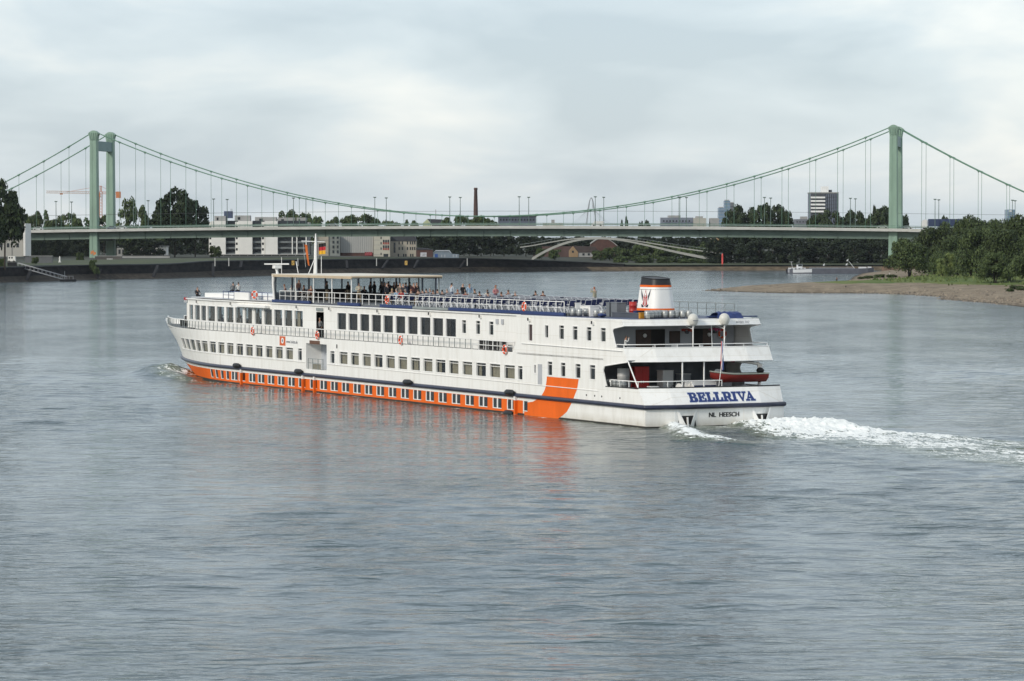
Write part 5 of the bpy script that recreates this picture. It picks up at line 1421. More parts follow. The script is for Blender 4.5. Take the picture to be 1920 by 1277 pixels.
for h in holesP: ss += [max(h[0], 0), h[1]]
ss = [x for x in ss if 0 <= x <= 113.2]
zs = [-.8, .12, 1.12, 1.5, 2.0, REC[2], 2.4, MZ0, 2.78, 3.19, 3.20, 3.22, 3.23, 3.29, MZ1, 4.04, REC[3], 4.36, 4.37, 4.38, 4.72, 4.86]
def hull_mat(s, z):
    if z < .12: return 2
    if z < 1.12 and s > 19.2: return 1
    return 0
wall('hull', port, ss, zs, holesP, [M_SW, M_SO, M_SB], hull_mat, True)
holesS = [(a, c, MZ0, MZ1) for a, c in MAIN] + [(-5, 6.4, 2.78, 9)]
wall('hull', stbd, ss, zs, holesS, [M_SW, M_SO, M_SB], hull_mat)
# bow bulwark rising to the stem head
for fn, fl in ((port, True), (stbd, False)):
    b = MB(); rows = []
    for k in range(15):
        s = 99 + k * 1.0; zt = 4.86 + .58 * max(0, (s - 99) / 14) ** 1.4
        rows.append([fn(s, 4.86), fn(s if s < 111.9 else 113, zt)])
    b.grid(rows, 0, False); b.build('bow_bulwark', M_SW, ship)
# swoosh at the quarter and the white weld lines
sw = [(10.26, 3.16), (10.38, 2.75), (10.52, 2.38), (11.12, 1.63), (11.6, 1.1), (12.15, .61), (12.9, .25), (13.9, -.1), (19.25, -.1), (19.25, 1.10), (18.8, 1.0), (17.9, 1.08), (17.26, 1.27), (16.7, 1.46), (16.28, 1.70), (15.9, 2.0), (15.65, 2.35), (15.5, 2.8), (15.45, 3.18)]
b = MB()
left = [(s, z) for s, z in sw[:8]]; right = sw[8:][::-1]
zz = [-.1, .12, .3, .6, .9, 1.0, 1.12, 1.3, 1.5, 1.7, 1.9, 2.1, 2.35, 2.6, 2.85, 3.16]
lz = [p[1] for p in left][::-1]; ls = [p[0] for p in left][::-1]
rz_ = [-.1, .95, 1.0, 1.08, 1.27, 1.46, 1.70, 2.0, 2.35, 2.8, 3.18]; rs_ = [19.25, 19.25, 18.8, 17.9, 17.26, 16.7, 16.28, 15.9, 15.65, 15.5, 15.45]
b.grid([[L(float(np.interp(z, lz, ls)), -.006, z), L(float(np.interp(z, rz_, rs_)), -.006, z)] for z in zz], 0, False)
b.build('orange_swoosh', M_SO, ship)
b = MB()
for s0, s1, z0, z1 in ((7.2, 57.4, 2.40, 2.62), (62.4, 99, 2.60, 2.70), ):
    n = 30; b.tube([port(s0 + (s1 - s0) * k / n, z0 + (z1 - z0) * k / n, .02) for k in range(n + 1)], .035, 4)
b.build('weld_ledge', M_TRIM, ship)

# windows of the main deck
cr = random.Random(5)
for k, (a, c) in enumerate(MAIN):
    r = cr.random()
    if c - a < 1.3: cu = [(0, 1, M_CURT)] if r < .5 else []
    elif r < .42: cu = [(0.02, .98, M_CURT)]
    elif r < .70: cu = [(0.0, .38, M_CURT), (.68, 1, M_CURT)]
    elif r < .86: cu = [(.5, 1, M_CURT)]
    else: cu = [(.72, 1, M_CURT)]
    window(port, a, c, MZ0, MZ1, M_PANE, cu, bar=.27 if a < 90 else None)
    window(stbd, a, c, MZ0, MZ1, M_PANED)
for a, c, e, f in AFTM:
    window(port, a, c, e, f, M_PANED, [(.3, 1, M_CURTD)] if c - a > .6 else [], bar=.3 if c - a > .6 else None)
# porthole pairs in the orange band
PH = [80.0, 78.1, 75.59, 73.4, 71.03, 68.66, 66.25, 63.81, 61.2, 58.97, 56.6, 54.17, 51.7, 49.3, 46.86, 44.39, 41.89, 39.46, 37.0, 34.58, 32.06, 29.57, 27.11, 24.63, 22.1]
M_PHG = mat('porthole_glass', (.012, .014, .017), .08, var=.3, scale=2)
def box_on(b, fn, s0, s1, z0, z1, n0, n1, m=0):
    q = [(s0, z0), (s1, z0), (s1, z1), (s0, z1)]
    lo = [fn(s, z, n0) for s, z in q]; hi = [fn(s, z, n1) for s, z in q]
    b.grid([lo, hi], m, False, True); b.face(hi, m)
for i, s in enumerate(PH + [86.3, 84.63, 82.95, 81.4, 19.3]):
    single = i >= len(PH); z0, z1 = .36, 1.10
    for fn in (port, stbd):
        b = MB(); wd = .62 if single else 1.46
        box_on(b, fn, s - wd, s + .05, z0 - .06, z0, -.01, .04)
        box_on(b, fn, s - .07, s + .05, z0, z1, -.01, .04)
        if not single: box_on(b, fn, s - .88, s - .68, z0, z1, -.01, .04)
        o = b.build('porthole', M_TRIM, ship)
        b = MB()
        if single: b.face([fn(s - wd, z0, .012), fn(s - .07, z0, .012), fn(s - .07, z1, .012), fn(s - wd, z1, .012)])
        else:
            for x0, x1 in ((s - .68, s - .07), (s - 1.44, s - .88)): b.face([fn(x0, z0, .012), fn(x1, z0, .012), fn(x1, z1, .012), fn(x0, z1, .012)])
        b.build('pane', M_PHG, o)
# rubbing belt round the hull
pts = [port(s, 1.5 + .10 * max(0, (s - 85) / 20), .06) for s in [0.0 + k * 2 for k in range(54)] + [107.6]]
pts2 = [stbd(s, 1.5 + .10 * max(0, (s - 85) / 20), .06) for s in [0.0 + k * 2 for k in range(54)] + [107.6]]
b = MB(); b.tube(pts2[::-1] + [L(-.06, 11.86, 1.5), L(-.58, 9.6, 1.5), L(-.58, 2.2, 1.5), L(-.06, -.06, 1.5)] + pts, .17, 8); b.build('rubbing_belt', M_BELT, ship)
for s in (77.3, 62.6, 60.0, 20.5):
    b = MB(); b.bar(port(s, -.1, .10), port(s, 1.1, .10), .30, .22, up=(1, 0, 0)); o = b.build('fender_post', M_SO, ship)
    b = MB(); b.bar(port(s, 1.1, .10), port(s, 1.40, .10), .30, .22, up=(1, 0, 0)); b.build('post_top', M_TRIM, o)
for s, z in ((78.2, 1.72), (40.2, 1.70), (21.3, 1.66), (21.5, .02), (63.4, 1.72)):
    b = MB(); b.tube([port(s + .75, z, .22), port(s + .4, z + .02, .26), port(s - .4, z + .02, .26), port(s - .75, z, .22)], [.14, .24, .24, .14], 10); b.build('bumper', M_BLACK, ship)

# boarding recess
a, c, e, f = REC
b = MB(); d = -1.5
for q in ([(a, e, 0), (a, f, 0), (a, f, d), (a, e, d)], [(c, e, d), (c, f, d), (c, f, 0), (c, e, 0)], [(a, f, 0), (c, f, 0), (c, f, d), (a, f, d)], [(a, e, d), (c, e, d), (c, e, 0), (a, e, 0)]):
    b.face([port(s, z, n) for s, z, n in q])
b.face([port(s, z, d) for s, z in ((a, e), (a, f), (c, f), (c, e))], 1)
b.build('boarding_recess', [M_TRIM, mat('recess_blue_grey', (.40, .43, .47), .5, var=.06, scale=1)], ship)
b = MB()
for s in (58.6, 59.7, 60.9, 61.9): b.bar(port(s, e, -.08), port(s, e + .95, -.08), .05, .05)
b.bar(port(58.5, e + .95, -.08), port(62.0, e + .95, -.08), .05, .05); b.bar(port(58.5, e + .55, -.08), port(62, e + .55, -.08), .05, .05); b.build('recess_gate', M_STEELG, ship)
b = MB(); b.face([port(s, z, -.10) for s, z in ((59.1, e + .03), (60.9, e + .03), (60.9, e + .5), (59.1, e + .5))]); b.build('gate_panel', mat('gate_olive', (.20, .19, .15), .7, var=.1, scale=2), ship)
for s in (57.9, 58.4): b = MB(); b.bar(port(s, e, -.5), port(s, f, -.5), .12, .1); b.build('recess_post', M_TRIM, ship)
b = MB(); box_on(b, port, 57.75, 58.25, e + .1, f - .3, -1.4, -1.2); b.build('door', M_INT, ship)
b = MB(); box_on(b, port, 59.1, 61.2, 4.30, 4.62, -.02, .10); b.build('name_board', mat('board_wood', (.12, .06, .035), .6, var=.2, scale=3), ship)
b = MB()
for s, z0 in ((55.25, 4.08), ): box_on(b, port, s, s + .18, z0, z0 + .35, -.01, .03)
b.build('hull_plate', M_BLACK, ship)
b = MB(); box_on(b, port, 16.23, 16.93, 2.51, 4.07, -.01, .02); b.build('side_door', M_INTW, ship)
# interior cores behind the windows
b = MB(); b.box(8.3, 57.2, -(TC * 2 - 1.0), -1.0, 1.9, 4.70); b.box(62.6, 96, -8.2, -3.6, 1.9, 4.70); b.box(62.6, 84, -10.6, -1.2, 1.9, 4.70); b.build('cabin_core', M_INT, ship)

# decks
def deck_poly(z, s0, fns, n=60, s1=None):
    P = []
    for k in range(n + 1): s = s0 + ((s1 or stem(z)) - s0) * k / n; P.append(fns[0](s, z)[:2])
    for k in range(n + 1): s = (s1 or stem(z)) - ((s1 or stem(z)) - s0) * k / n; P.append(fns[1](s, z)[:2])
    return P
b = MB(); b.prism([(x, y) for x, y in deck_poly(4.84, 20.3, (lambda s, z: port(s, z, -.04), lambda s, z: stbd(s, z, -.04)))][::-1], 4.70, 4.80); b.build('promenade_deck', M_DECKG, ship)
b = MB(); b.box(0.6, 9, -(2 * TC - .15), -.15, 1.80, 1.95); b.build('aft_deck', M_DECKG, ship)
b = MB(); b.box(2.6, 20.3, -(2 * TC - .1), -.1, 4.72, 4.84); b.build('upper_aft_deck', M_DECKG, ship)

# upper house, forward part set in behind the promenade
LOUNGE = [(95.14, 93.68), (93.19, 91.25), (90.9, 89.06), (88.59, 86.29), (85.94, 83.91), (83.49, 81.53), (81.18, 79.2), (78.79, 76.88), (76.31, 74.48), (74.03, 72.05), (71.61, 69.62), (69.19, 67.23), (66.81, 64.8)]
SALOON = [(57.15, 55.16), (54.73, 52.69), (52.26, 50.25), (49.83, 47.8), (47.39, 45.35), (44.88, 42.88), (42.43, 40.41), (39.97, 37.92), (37.55, 35.49), (35.08, 33.06)]
NARROW = [(32.03, 31.18), (29.45, 28.61), (27.07, 26.21)]
UZ0, UZ1 = 5.66, 7.21
hU = [(c, a, UZ0, UZ1) for a, c in LOUNGE + SALOON] + [(c, a, 6.0, 7.17) for a, c in NARROW] + [(60.12, 61.82, 4.86, 7.15)]
us = [20.6, 95.75] + [20.6 + k * 4 for k in range(1, 19)] + [x for h in hU for x in h[:2]]
uz = [4.84, UZ0, 6.0, 4.86, 7.15, 7.17, UZ1, 7.76]
wall('upper_house_wall', hport, us, uz, hU, M_SW, None, True)
hS = [(c, a, UZ0, UZ1) for a, c in LOUNGE + SALOON]
wall('upper_house_wall', hstbd, [20.6, 95.75] + [x for h in hS for x in h[:2]], [4.84, UZ0, UZ1, 7.76], hS, M_SW)
b = MB(); ft = house_t(95.75); b.face([L(95.75, ft, 4.84), L(95.75, ft, 5.66), L(95.75, 2 * TC - ft, 5.66), L(95.75, 2 * TC - ft, 4.84)]); b.face([L(95.75, ft, 7.21), L(95.75, ft, 7.76), L(95.75, 2 * TC - ft, 7.76), L(95.75, 2 * TC - ft, 7.21)])
for k in range(6): t = ft + (2 * TC - 2 * ft) * k / 5; b.bar(L(95.75, t, 5.6), L(95.75, t, 7.3), .14, .14)
b.build('front_wall', M_SW, ship)
b = MB(); b.face([L(95.7, ft, 5.66), L(95.7, ft, 7.21), L(95.7, 2 * TC - ft, 7.21), L(95.7, 2 * TC - ft, 5.66)]); b.build('front_glazing', M_PANE, ship)
for k, (a, c) in enumerate(LOUNGE):
    r = cr.random()
    cu = [(.0, .22, M_CURTD), (.8, 1, M_CURTD)] if k in (4, 6, 8) else ([(.0, .35, M_CURTD), (.55, 1, M_CURTD)] if r < .5 else [(.05, .95, M_CURTD)])
    if k == 12: cu = [(.0, .35, M_CURTD), (.62, 1, M_CURT)]
    window(hport, c, a, UZ0, UZ1, M_PANE, cu, w=.05)
    window(hstbd, c, a, UZ0, UZ1, M_PANE, w=.05)
for k, (a, c) in enumerate(SALOON):
    window(hport, c, a, UZ0, UZ1, M_PANED, [(0, .9, M_CURTD)] if k < 9 else [(.0, .35, M_CURTD), (.75, 1, M_CURTD)], w=.05); window(hstbd, c, a, UZ0, UZ1, M_PANED, w=.05)
for a, c in NARROW: window(hport, c, a, 6.0, 7.17, M_PANED, [(0, 1, M_GREENG)], bar=.32)
b = MB(); b.box(22, 60, -(2 * TC - 3.2), -3.2, 4.86, 7.7); b.box(63, 66, -(2 * TC - 2), -2.0, 4.86, 7.7); b.build('saloon_core', M_INT, ship)
b = MB(); b.box(66, 95, -(2 * TC - 1.4), -1.4, 4.85, 4.90); b.build('lounge_floor', M_INT, ship)
for k in range(8):
    for t in (2.6, 9.2):
        b = MB(); s = 68.5 + k * 3.2; b.box(s - .5, s + .5, -t - .5, -t + .5, 5.5, 5.56); b.tube([L(s, t, 4.9), L(s, t, 5.5)], .06, 6); b.build('lounge_table', M_WOOD, ship)
        b = MB(); b.box(s + .75, s + 1.3, -t - .5, -t + .5, 4.9, 5.35); b.box(s + 1.2, s + 1.32, -t - .5, -t + .5, 5.35, 5.85); b.build('lounge_seat', mat('seat_brown', (.06, .03, .02), .8, var=.2, scale=2), ship)
# dark doorway with its frame
b = MB(); b.face([hport(s, z, -.9) for s, z in ((60.0, 4.86), (60.0, 7.2), (61.9, 7.2), (61.9, 4.86))]); b.build('doorway', M_INT, ship)
b = MB(); box_on(b, hport, 60.2, 61.7, 7.25, 7.52, -.01, .08); b.build('door_lamp', M_STEELG, ship)

# upper house, aft part flush with the hull
AFTU = [(17.81, 18.53, 5.80, 7.15), (15.13, 15.78, 6.11, 7.16), (12.56, 13.43, 6.07, 7.21), (10.38, 11.23, 6.07, 7.19), (8.17, 9.02, 6.07, 7.19), (5.93, 6.82, 6.07, 7.19)]
ua = [5.6, 20.6] + [x for h in AFTU for x in h[:2]]; uza = [4.72, 5.8, 6.07, 6.11, 7.15, 7.16, 7.19, 7.21, 7.76]
wall('aft_house_wall', aport, ua, uza, AFTU, M_SW, None, True)
wall('aft_house_wall', astbd, [5.6, 20.6], [4.72, 7.76], [], M_SW)
for k, (a, c, e, f) in enumerate(AFTU):
    if k == 0: window(aport, a, c, e, f, mat('door_dark', (.035, .012, .012), .3, var=.2, scale=1.5), w=.05, name='side_door')
    else: window(aport, a, c, e, f, M_PANED, [(.0, .55, M_CURTD), (.55, 1, mat('curtain_grey', (.25, .25, .22), .9, var=.1, scale=3))][(k % 2):], bar=.3 if k > 1 else None)
b = MB(); b.box(8.3, 20.2, -(2 * TC - .9), -.9, 4.86, 7.7); b.build('aft_core', M_INT, ship)
b = MB(); b.face([L(20.6, -.0, 4.84), L(20.6, 0, 7.76), L(20.6, .9, 7.76), L(20.6, .9, 4.84)]); b.face([L(20.6, 0, 4.84), L(21.3, 0, 4.86), L(20.62, 0, 5.66)]); b.face([L(20.6, 11.8, 4.84), L(20.6, 10.9, 4.84), L(20.6, 10.9, 7.76), L(20.6, 11.8, 7.76)]); b.build('step_wall', M_SW, ship)
# cut-out side panels round the aft decks
def side_panels(fn, flip):
    P = [[(6.4, 2.78), (5.68, 2.78), (6.33, 3.94), (6.4, 3.94)], [(6.4, 3.94), (6.33, 3.94), (6.08, 4.33), (6.4, 4.33)], [(6.4, 4.33), (6.08, 4.33), (2.78, 4.72), (6.4, 4.72)],
         [(2.75, 4.72), (3.3, 5.73), (5.6, 5.73), (5.6, 4.72)], [(5.6, 5.73), (4.4, 5.73), (4.9, 6.9), (5.6, 6.9)], [(5.6, 6.9), (4.9, 6.9), (4.7, 7.15), (5.6, 7.15)],
         [(5.6, 7.15), (4.7, 7.15), (3.3, 7.36), (5.6, 7.36)], [(3.3, 7.36), (3.6, 7.76), (5.6, 7.76), (5.6, 7.36)], [(5.6, 4.72), (5.6, 4.73), (6.4, 4.73), (6.4, 4.72)]]
    b = MB()
    for q in P:
        q = [fn(s, z) for s, z in q]; b.face(q if flip else q[::-1])
    b.build('aft_side_panel', M_SW, ship)
    b = MB(); b.tube([fn(s, z, .01) for s, z in ((5.68, 2.80), (6.33, 3.94), (6.25, 4.2), (6.08, 4.33), (2.78, 4.70))], .05, 6); b.tube([fn(s, z, .01) for s, z in ((4.4, 5.75), (4.9, 6.9), (4.85, 7.05), (4.7, 7.15), (3.3, 7.34))], .05, 6); b.build('opening_rim', M_TRIM, ship)
side_panels(aport, True); side_panels(astbd, False)
# transom: raked facets
def transom_rows(zs_): return [[L(s_tr(t, z), t, z) for t in (0, 1.1, 2.2, 3, 3.8, 4.6, 5.4, 6.2, 7, 7.8, 8.6, 9.6, 10.7, 11.8)] for z in zs_]
b = MB(); b.grid(transom_rows([-.8, .1]), 1, False); b.grid(transom_rows([.1, 1.5, 1.7, 1.9, 2.1, 2.3, 2.5, 2.7, 2.85]), 0, False); b.build('transom', [M_SW, M_SB], ship)
b = MB(); b.grid(transom_rows([4.72, 5.0, 5.3, 5.73]), 0, False); b.build('upper_bulwark', M_SW, ship)
b = MB(); b.grid(transom_rows([7.36, 7.76]), 0, False); b.build('roof_fascia', M_SW, ship)
b = MB(); b.tube([p for p in transom_rows([2.87])[0]], .05, 6); b.tube([L(6, 0, 2.80), L(1.15, 0, 2.86)], .04, 6); b.build('bulwark_cap', M_BLACK, ship)
b = MB(); b.tube([p for p in transom_rows([5.74])[0]], .045, 6); b.tube([p for p in transom_rows([4.72])[0]], .045, 6); b.tube([p for p in transom_rows([7.36])[0]], .045, 6); b.build('bulwark_cap', M_TRIM, ship)
# aft bulkheads
b = MB(); b.box(8.2, 8.28, -11.7, -.1, 1.95, 4.72); b.build('lower_bulkhead', mat('bulkhead_dark', (.17, .18, .20), .6, var=.3, scale=.8), ship)
b = MB(); b.box(7.0, 7.08, -11.7, -.1, 4.84, 7.36); b.build('upper_bulkhead', M_INTW, ship)
for t0, t1, m in ((3.1, 4.4, M_WOOD), (4.4, 5.6, M_INT), (8.0, 8.9, M_INT), (8.9, 9.8, M_WOOD)):
    b = MB(); b.box(6.94, 7.0, -t1, -t0, 4.86, 6.95); d_ = b.build('door', m, ship)
    if m is M_WOOD:
        b = MB(); b.sphere(L(6.93, (t0 + t1) / 2 + .1, 6.5), .16, 10, 6); b.build('porthole', M_TRIM, d_)
b = MB(); b.box(6.9, 6.99, -6.9, -6.0, 5.9, 6.8); b.build('notice_board', M_WOOD, ship)
for t in (2.6, 4.2, 6.0, 8.6):
    b = MB(); b.tube([L(3.1, t + 1.5, 4.84), L(3.3, t + 1.5, 7.4)], .04, 6)
    if t in (6.0,): b.build('deck_post', M_TRIM, ship)
# roof / sun deck slab
roofP = [(3.55, 0.9), (3.1, 2.2), (3.1, 9.6), (3.55, 10.9), (4.6, 11.82), (20.5, 11.82), (20.6, 11.1), (87.5, 11.1), (95.9, 10.3), (95.9, 1.5), (87.5, .70), (20.6, .70), (20.5, -.02), (4.6, -.02)]
b = MB(); b.prism([(s, -t) for s, t in roofP if s > 14 or True][::-1], 7.70, 7.80); b.build('sun_deck', [M_SW], ship)
inner = [(4.2, 1.0), (4.2, 10.8), (20.4, 11.5), (20.8, 10.8), (72, 10.8), (72, 1.0), (20.8, 1.0), (20.4, .3)]
b = MB(); b.prism([(s, -t) for s, t in inner][::-1], 7.80, 7.84, bot=False); b.build('sun_deck_floor', M_DECKB, ship)
b = MB(); b.box(14, 72, -10.75, -1.1, 7.84, 8.05); b.build('seating_deck', M_DECKG, ship)
b = MB()
for s0, s1 in ((14.2, 34.5), (41.5, 48), (52.5, 57), (63.3, 72.0)): b.box(s0, s1, -.98, -.78 if s0 > 20 else -.80, 7.86, 8.10)
b.box(20.8, 72, -11.0, -10.85, 7.88, 8.1); b.build('deck_edge_board', M_NAVY, ship)
b = MB(); b.box(34.6, 41.4, -.98, -.78, 7.86, 8.04); b.build('deck_edge_plate', M_STEELG, ship)
M_FWD = mat('fore_roof', (.45, .46, .47), .6, var=.08, scale=.6)
b = MB(); b.prism([(s, -t) for s, t in ((72.2, 1.0), (72.2, 10.8), (87.3, 10.7), (95.4, 9.9), (95.4, 1.9), (87.3, 1.1))][::-1], 7.88, 7.94, bot=False); b.build('fore_roof_cover', M_FWD, ship)
b = MB(); b.box(76, 93.5, -9.0, -2.6, 7.94, 8.35); b.build('skylight', M_TRIM, ship)
b = MB(); b.box(78.2, 81.8, -2.0, -1.0, 7.9, 8.62); b.build('side_light_box', M_TRIM, ship)

# railings
def rail(name, pts, h, nrail, every, m, r=.03, base=0.0):
    """handrail along a polyline of (s,t,z) with posts"""
    b = MB(); P = [Vector(L(*p)) for p in pts]
    for k in range(nrail): z = h * (k + 1) / nrail; b.tube([p + Vector((0, 0, z)) for p in P], r if k == nrail - 1 else r * .75, 5)
    for a, c in zip(P[:-1], P[1:]):
        n = max(1, int(round((c - a).length / every)))
        for k in range(n): p = a.lerp(c, k / n); b.bar(p + Vector((0, 0, base)), p + Vector((0, 0, h)), .05, .05, 1 if isinstance(m, list) else 0)
    b.bar(P[-1], P[-1] + Vector((0, 0, h)), .045, .045)
    return b.build(name, m, ship)
hp = [(s, hull_t(s, 4.85) + .06, 4.85) for s in [28.8 + 3.0 * k for k in range(20)] + [88 + 2 * k for k in range(12)]]
rail('promenade_rail', hp, .82, 1, 1.15, [M_TRIM, M_STEELG], .04)
rail('promenade_rail', [(s, 2 * TC - t, z) for s, t, z in hp], .82, 1, 1.15, M_TRIM, .04)
rail('promenade_rail', [(21.0, .05, 4.85), (28.6, .05, 4.85)], .80, 2, 1.3, M_TRIM, .04)
b = MB(); b.tube([L(19.7, -.05, 5.62)] + [L(s, -.07, 5.60 - (19.7 - s) * .006) for s in (19.6, 15, 10, 5.6, 3.4)], .03, 5)
for k in range(7): b.bar(L(18.9 - k * 2.3, 0, 5.50), L(18.9 - k * 2.3, -.07, 5.58), .03, .03)
b.build('grab_rail', M_TRIM, ship)
for s in (22.9, ):                                        # folded gangway grating behind the rail
    b = MB(); b.box(22.8, 27.9, -.36, -.30, 4.9, 5.62); g_ = b.build('folded_gangway', M_INT, ship)
    b = MB()
    for k in range(7): b.bar(L(22.9 + k * .8, .28, 4.9), L(22.9 + k * .8, .28, 5.62), .05, .03)
    b.bar(L(22.8, .28, 5.25), L(27.9, .28, 5.25), .05, .03); b.build('grating_bars', M_TRIM, g_)
rail('sun_deck_rail', [(s, .95, 8.0) for s in [14.4 + 4.0 * k for k in range(9)] + [52, 58, 64, 70.5]], .92, 2, 1.3, M_TRIM, .035)
rail('sun_deck_rail', [(s, 10.8, 7.95) for s in [5.5 + 5.5 * k for k in range(12)]], .92, 2, 1.5, M_STEELG, .03)
rail('fore_rail', [(72.5, 1.15, 7.94), (78, 1.15, 7.94), (85, 1.15, 7.94)], .72, 2, 1.4, M_NAVY, .035)
rail('fore_rail', [(72.5, 10.6, 7.94), (85, 10.6, 7.94)], .72, 2, 1.4, M_NAVY, .035)
rail('aft_rail', [(5.4, .1, 2.85), (1.25, .1, 2.86), (.75, 2.3, 2.86), (.75, 6.9, 2.86)], .46, 1, 1.6, M_TRIM, .04)
rail('aft_rail', [(4.4, .05, 5.73), (3.3, .05, 5.73), (2.65, 2.3, 5.73), (1.95, 9.5, 5.73), (2.2, 11.7, 5.73), (4.4, 11.75, 5.73)], .24, 1, 1.9, M_TRIM, .035)
b = MB(); b.tube([L(2.64, .05, 4.70), L(1.15, .05, 2.86)], .055, 6); b.build('raking_post', M_TRIM, ship)
for t in (4.2, 6.05): b = MB(); b.tube([L(1.9, t, 2.0), L(1.9, t, 4.75)], .06, 8); b.build('deck_post', M_TRIM, ship)
# wall lamps under the deck edge
for s, fn in ((92, hport), (82, hport), (66.0, hport), (58.6, hport), (48.3, hport), (38, hport), (28.5, hport), (18.3, aport), (7.9, aport)):
    b = MB(); box_on(b, fn, s - .12, s + .12, 7.34, 7.56, 0, .16); o = b.build('wall_lamp', M_TRIM, ship); b = MB(); box_on(b, fn, s - .07, s + .05, 7.40, 7.62, .16, .22); b.build('lamp_cover', M_BLACK, o)
for s in (25.55, 24.6): b = MB(); box_on(b, hport, s - .2, s + .2, 6.95, 7.35, -.01, .08); b.build('vent', M_INTW, ship)
b = MB(); box_on(b, hport, 72.5, 80.6, 7.28, 7.5, .0, .55); b.build('folded_awning', M_TRIM, ship)
for s in (9.6, 10.7, 12.0, 6.8): 
    b = MB(); b.tube([L(s - 3.0, -.0, 2.02), L(s - 3.0, -.03, 2.02)], .07, 8); b.build('scupper', M_BLACK, ship)
# logo and web address on the port side
M_LOGO = mat('logo_orange', (.62, .12, .03), .5, var=.05, scale=3); M_INK = mat('lettering_grey', (.16, .17, .20), .6, var=.05, scale=3)
b = MB(); box_on(b, port, 66.95, 68.3, 3.95, 4.80, -.005, .012); lg = b.build('logo_panel', M_LOGO, ship)
b = MB(); b.face([port(67.62 + .30 * math.cos(2 * math.pi * k / 20), 4.40 + .27 * math.sin(2 * math.pi * k / 20), .017) for k in range(20)]); b.build('logo_disc', M_TRIM, lg)
b = MB(); b.face([port(67.62 + .13 * math.cos(2 * math.pi * k / 14), 4.40 + .13 * math.sin(2 * math.pi * k / 14), .021) for k in range(14)]); b.build('logo_centre', M_INK, lg)
def text_mesh(body, size, m, extrude=.004):
    cu = bpy.data.curves.new('lettering', 'FONT'); cu.body = body; cu.size = size; cu.extrude = extrude; cu.resolution_u = 3
    tmp = bpy.data.objects.new('lettering_tmp', cu); COL.objects.link(tmp)
    dg = bpy.context.evaluated_depsgraph_get(); me = bpy.data.meshes.new_from_object(tmp.evaluated_get(dg)); bpy.data.objects.remove(tmp, do_unlink=True)
    me.materials.clear(); me.materials.append(m); return me
def place_text(name, body, size, m, origin, ex, ez, width=None):
    """origin local point, ex reading direction, ez up direction (local ship axes)"""
    me = text_mesh(body, size, m); xs = [v.co.x for v in me.vertices]; sx = (width / (max(xs) - min(xs))) if width else 1.0
    ex = Vector(ex).normalized(); ez = Vector(ez).normalized(); en = ex.cross(ez)
    o = link(name, me, ship); o.matrix_local = Matrix.Translation(Vector(origin)) @ Matrix((ex, ez, en)).transposed().to_4x4() @ Matrix.Diagonal((sx, 1, 1, 1)); return o
place_text('web_address', 'www.1avista.de', .42, M_INK, L(66.75, -.012, 4.22), (-1, 0, 0), (0, 0, 1), 2.6)
# name on the transom: slab-serif capitals
M_NAME = mat('name_blue', (.012, .035, .16), .45, var=.06, scale=4); M_NAMEO = mat('name_outline', (.62, .66, .72), .5, var=.02, scale=3)
SL = {
 'B': [[(0, 0), (.62, 0), (.62, .12), (0, .12)], [(0, .88), (.60, .88), (.60, 1), (0, 1)], [(.10, .12), (.33, .12), (.33, .88), (.10, .88)], [(.33, .46), (.60, .46), (.60, .57), (.33, .57)], [(.56, .57), (.76, .62), (.79, .75), (.74, .92), (.60, 1), (.56, .88)], [(.56, 0), (.66, 0), (.82, .08), (.87, .26), (.80, .44), (.62, .52), (.56, .46)]],
 'E': [[(0, 0), (.82, 0), (.82, .12), (0, .12)], [(0, .88), (.78, .88), (.78, 1), (0, 1)], [(.10, .12), (.33, .12), (.33, .88), (.10, .88)], [(.33, .45), (.55, .45), (.55, .56), (.33, .56)], [(.50, .34), (.60, .34), (.60, .68), (.50, .68)], [(.68, .66), (.78, .66), (.78, .88), (.60, .88)], [(.64, .12), (.82, .12), (.82, .36), (.72, .36)]],
 'L': [[(0, 0), (.80, 0), (.80, .12), (0, .12)], [(0, .88), (.46, .88), (.46, 1), (0, 1)], [(.11, .12), (.35, .12), (.35, .88), (.11, .88)], [(.58, .12), (.80, .12), (.80, .40), (.70, .40)]],
 'R': [[(0, 0), (.44, 0), (.44, .12), (0, .12)], [(0, .88), (.60, .88), (.60, 1), (0, 1)], [(.10, .12), (.33, .12), (.33, .88), (.10, .88)], [(.33, .40), (.60, .40), (.60, .52), (.33, .52)], [(.56, .40), (.66, .41), (.80, .52), (.84, .70), (.76, .92), (.60, 1), (.56, .88), (.60, .70), (.56, .52)], [(.42, .40), (.66, .41), (.86, .12), (.62, .12)], [(.58, 0), (.95, 0), (.95, .12), (.62, .12)]],
 'I': [[(0, 0), (.46, 0), (.46, .12), (0, .12)], [(0, .88), (.46, .88), (.46, 1), (0, 1)], [(.11, .12), (.35, .12), (.35, .88), (.11, .88)]],
 'V': [[(0, .88), (.42, .88), (.42, 1), (0, 1)], [(.56, .88), (.94, .88), (.94, 1), (.56, 1)], [(.08, .88), (.38, 0), (.56, 0), (.34, .88)], [(.64, .88), (.42, .08), (.56, 0), (.84, .88)]],
 'A': [[(0, 0), (.38, 0), (.38, .12), (0, .12)], [(.52, 0), (.98, 0), (.98, .12), (.52, .12)], [(.10, .12), (.40, 1), (.54, 1), (.26, .12)], [(.40, 1), (.60, .12), (.88, .12), (.58, 1)], [(.26, .28), (.64, .28), (.64, .40), (.26, .40)]]}
adv = {'B': .95, 'E': .92, 'L': .88, 'R': .98, 'I': .56, 'V': .86, 'A': 1.0}
tot = sum(adv[c] for c in 'BELLRIVA'); w_ = 5.55 / tot; x_ = 3.62
slope_s = (saft(2.5) - saft(1.9)) / .6
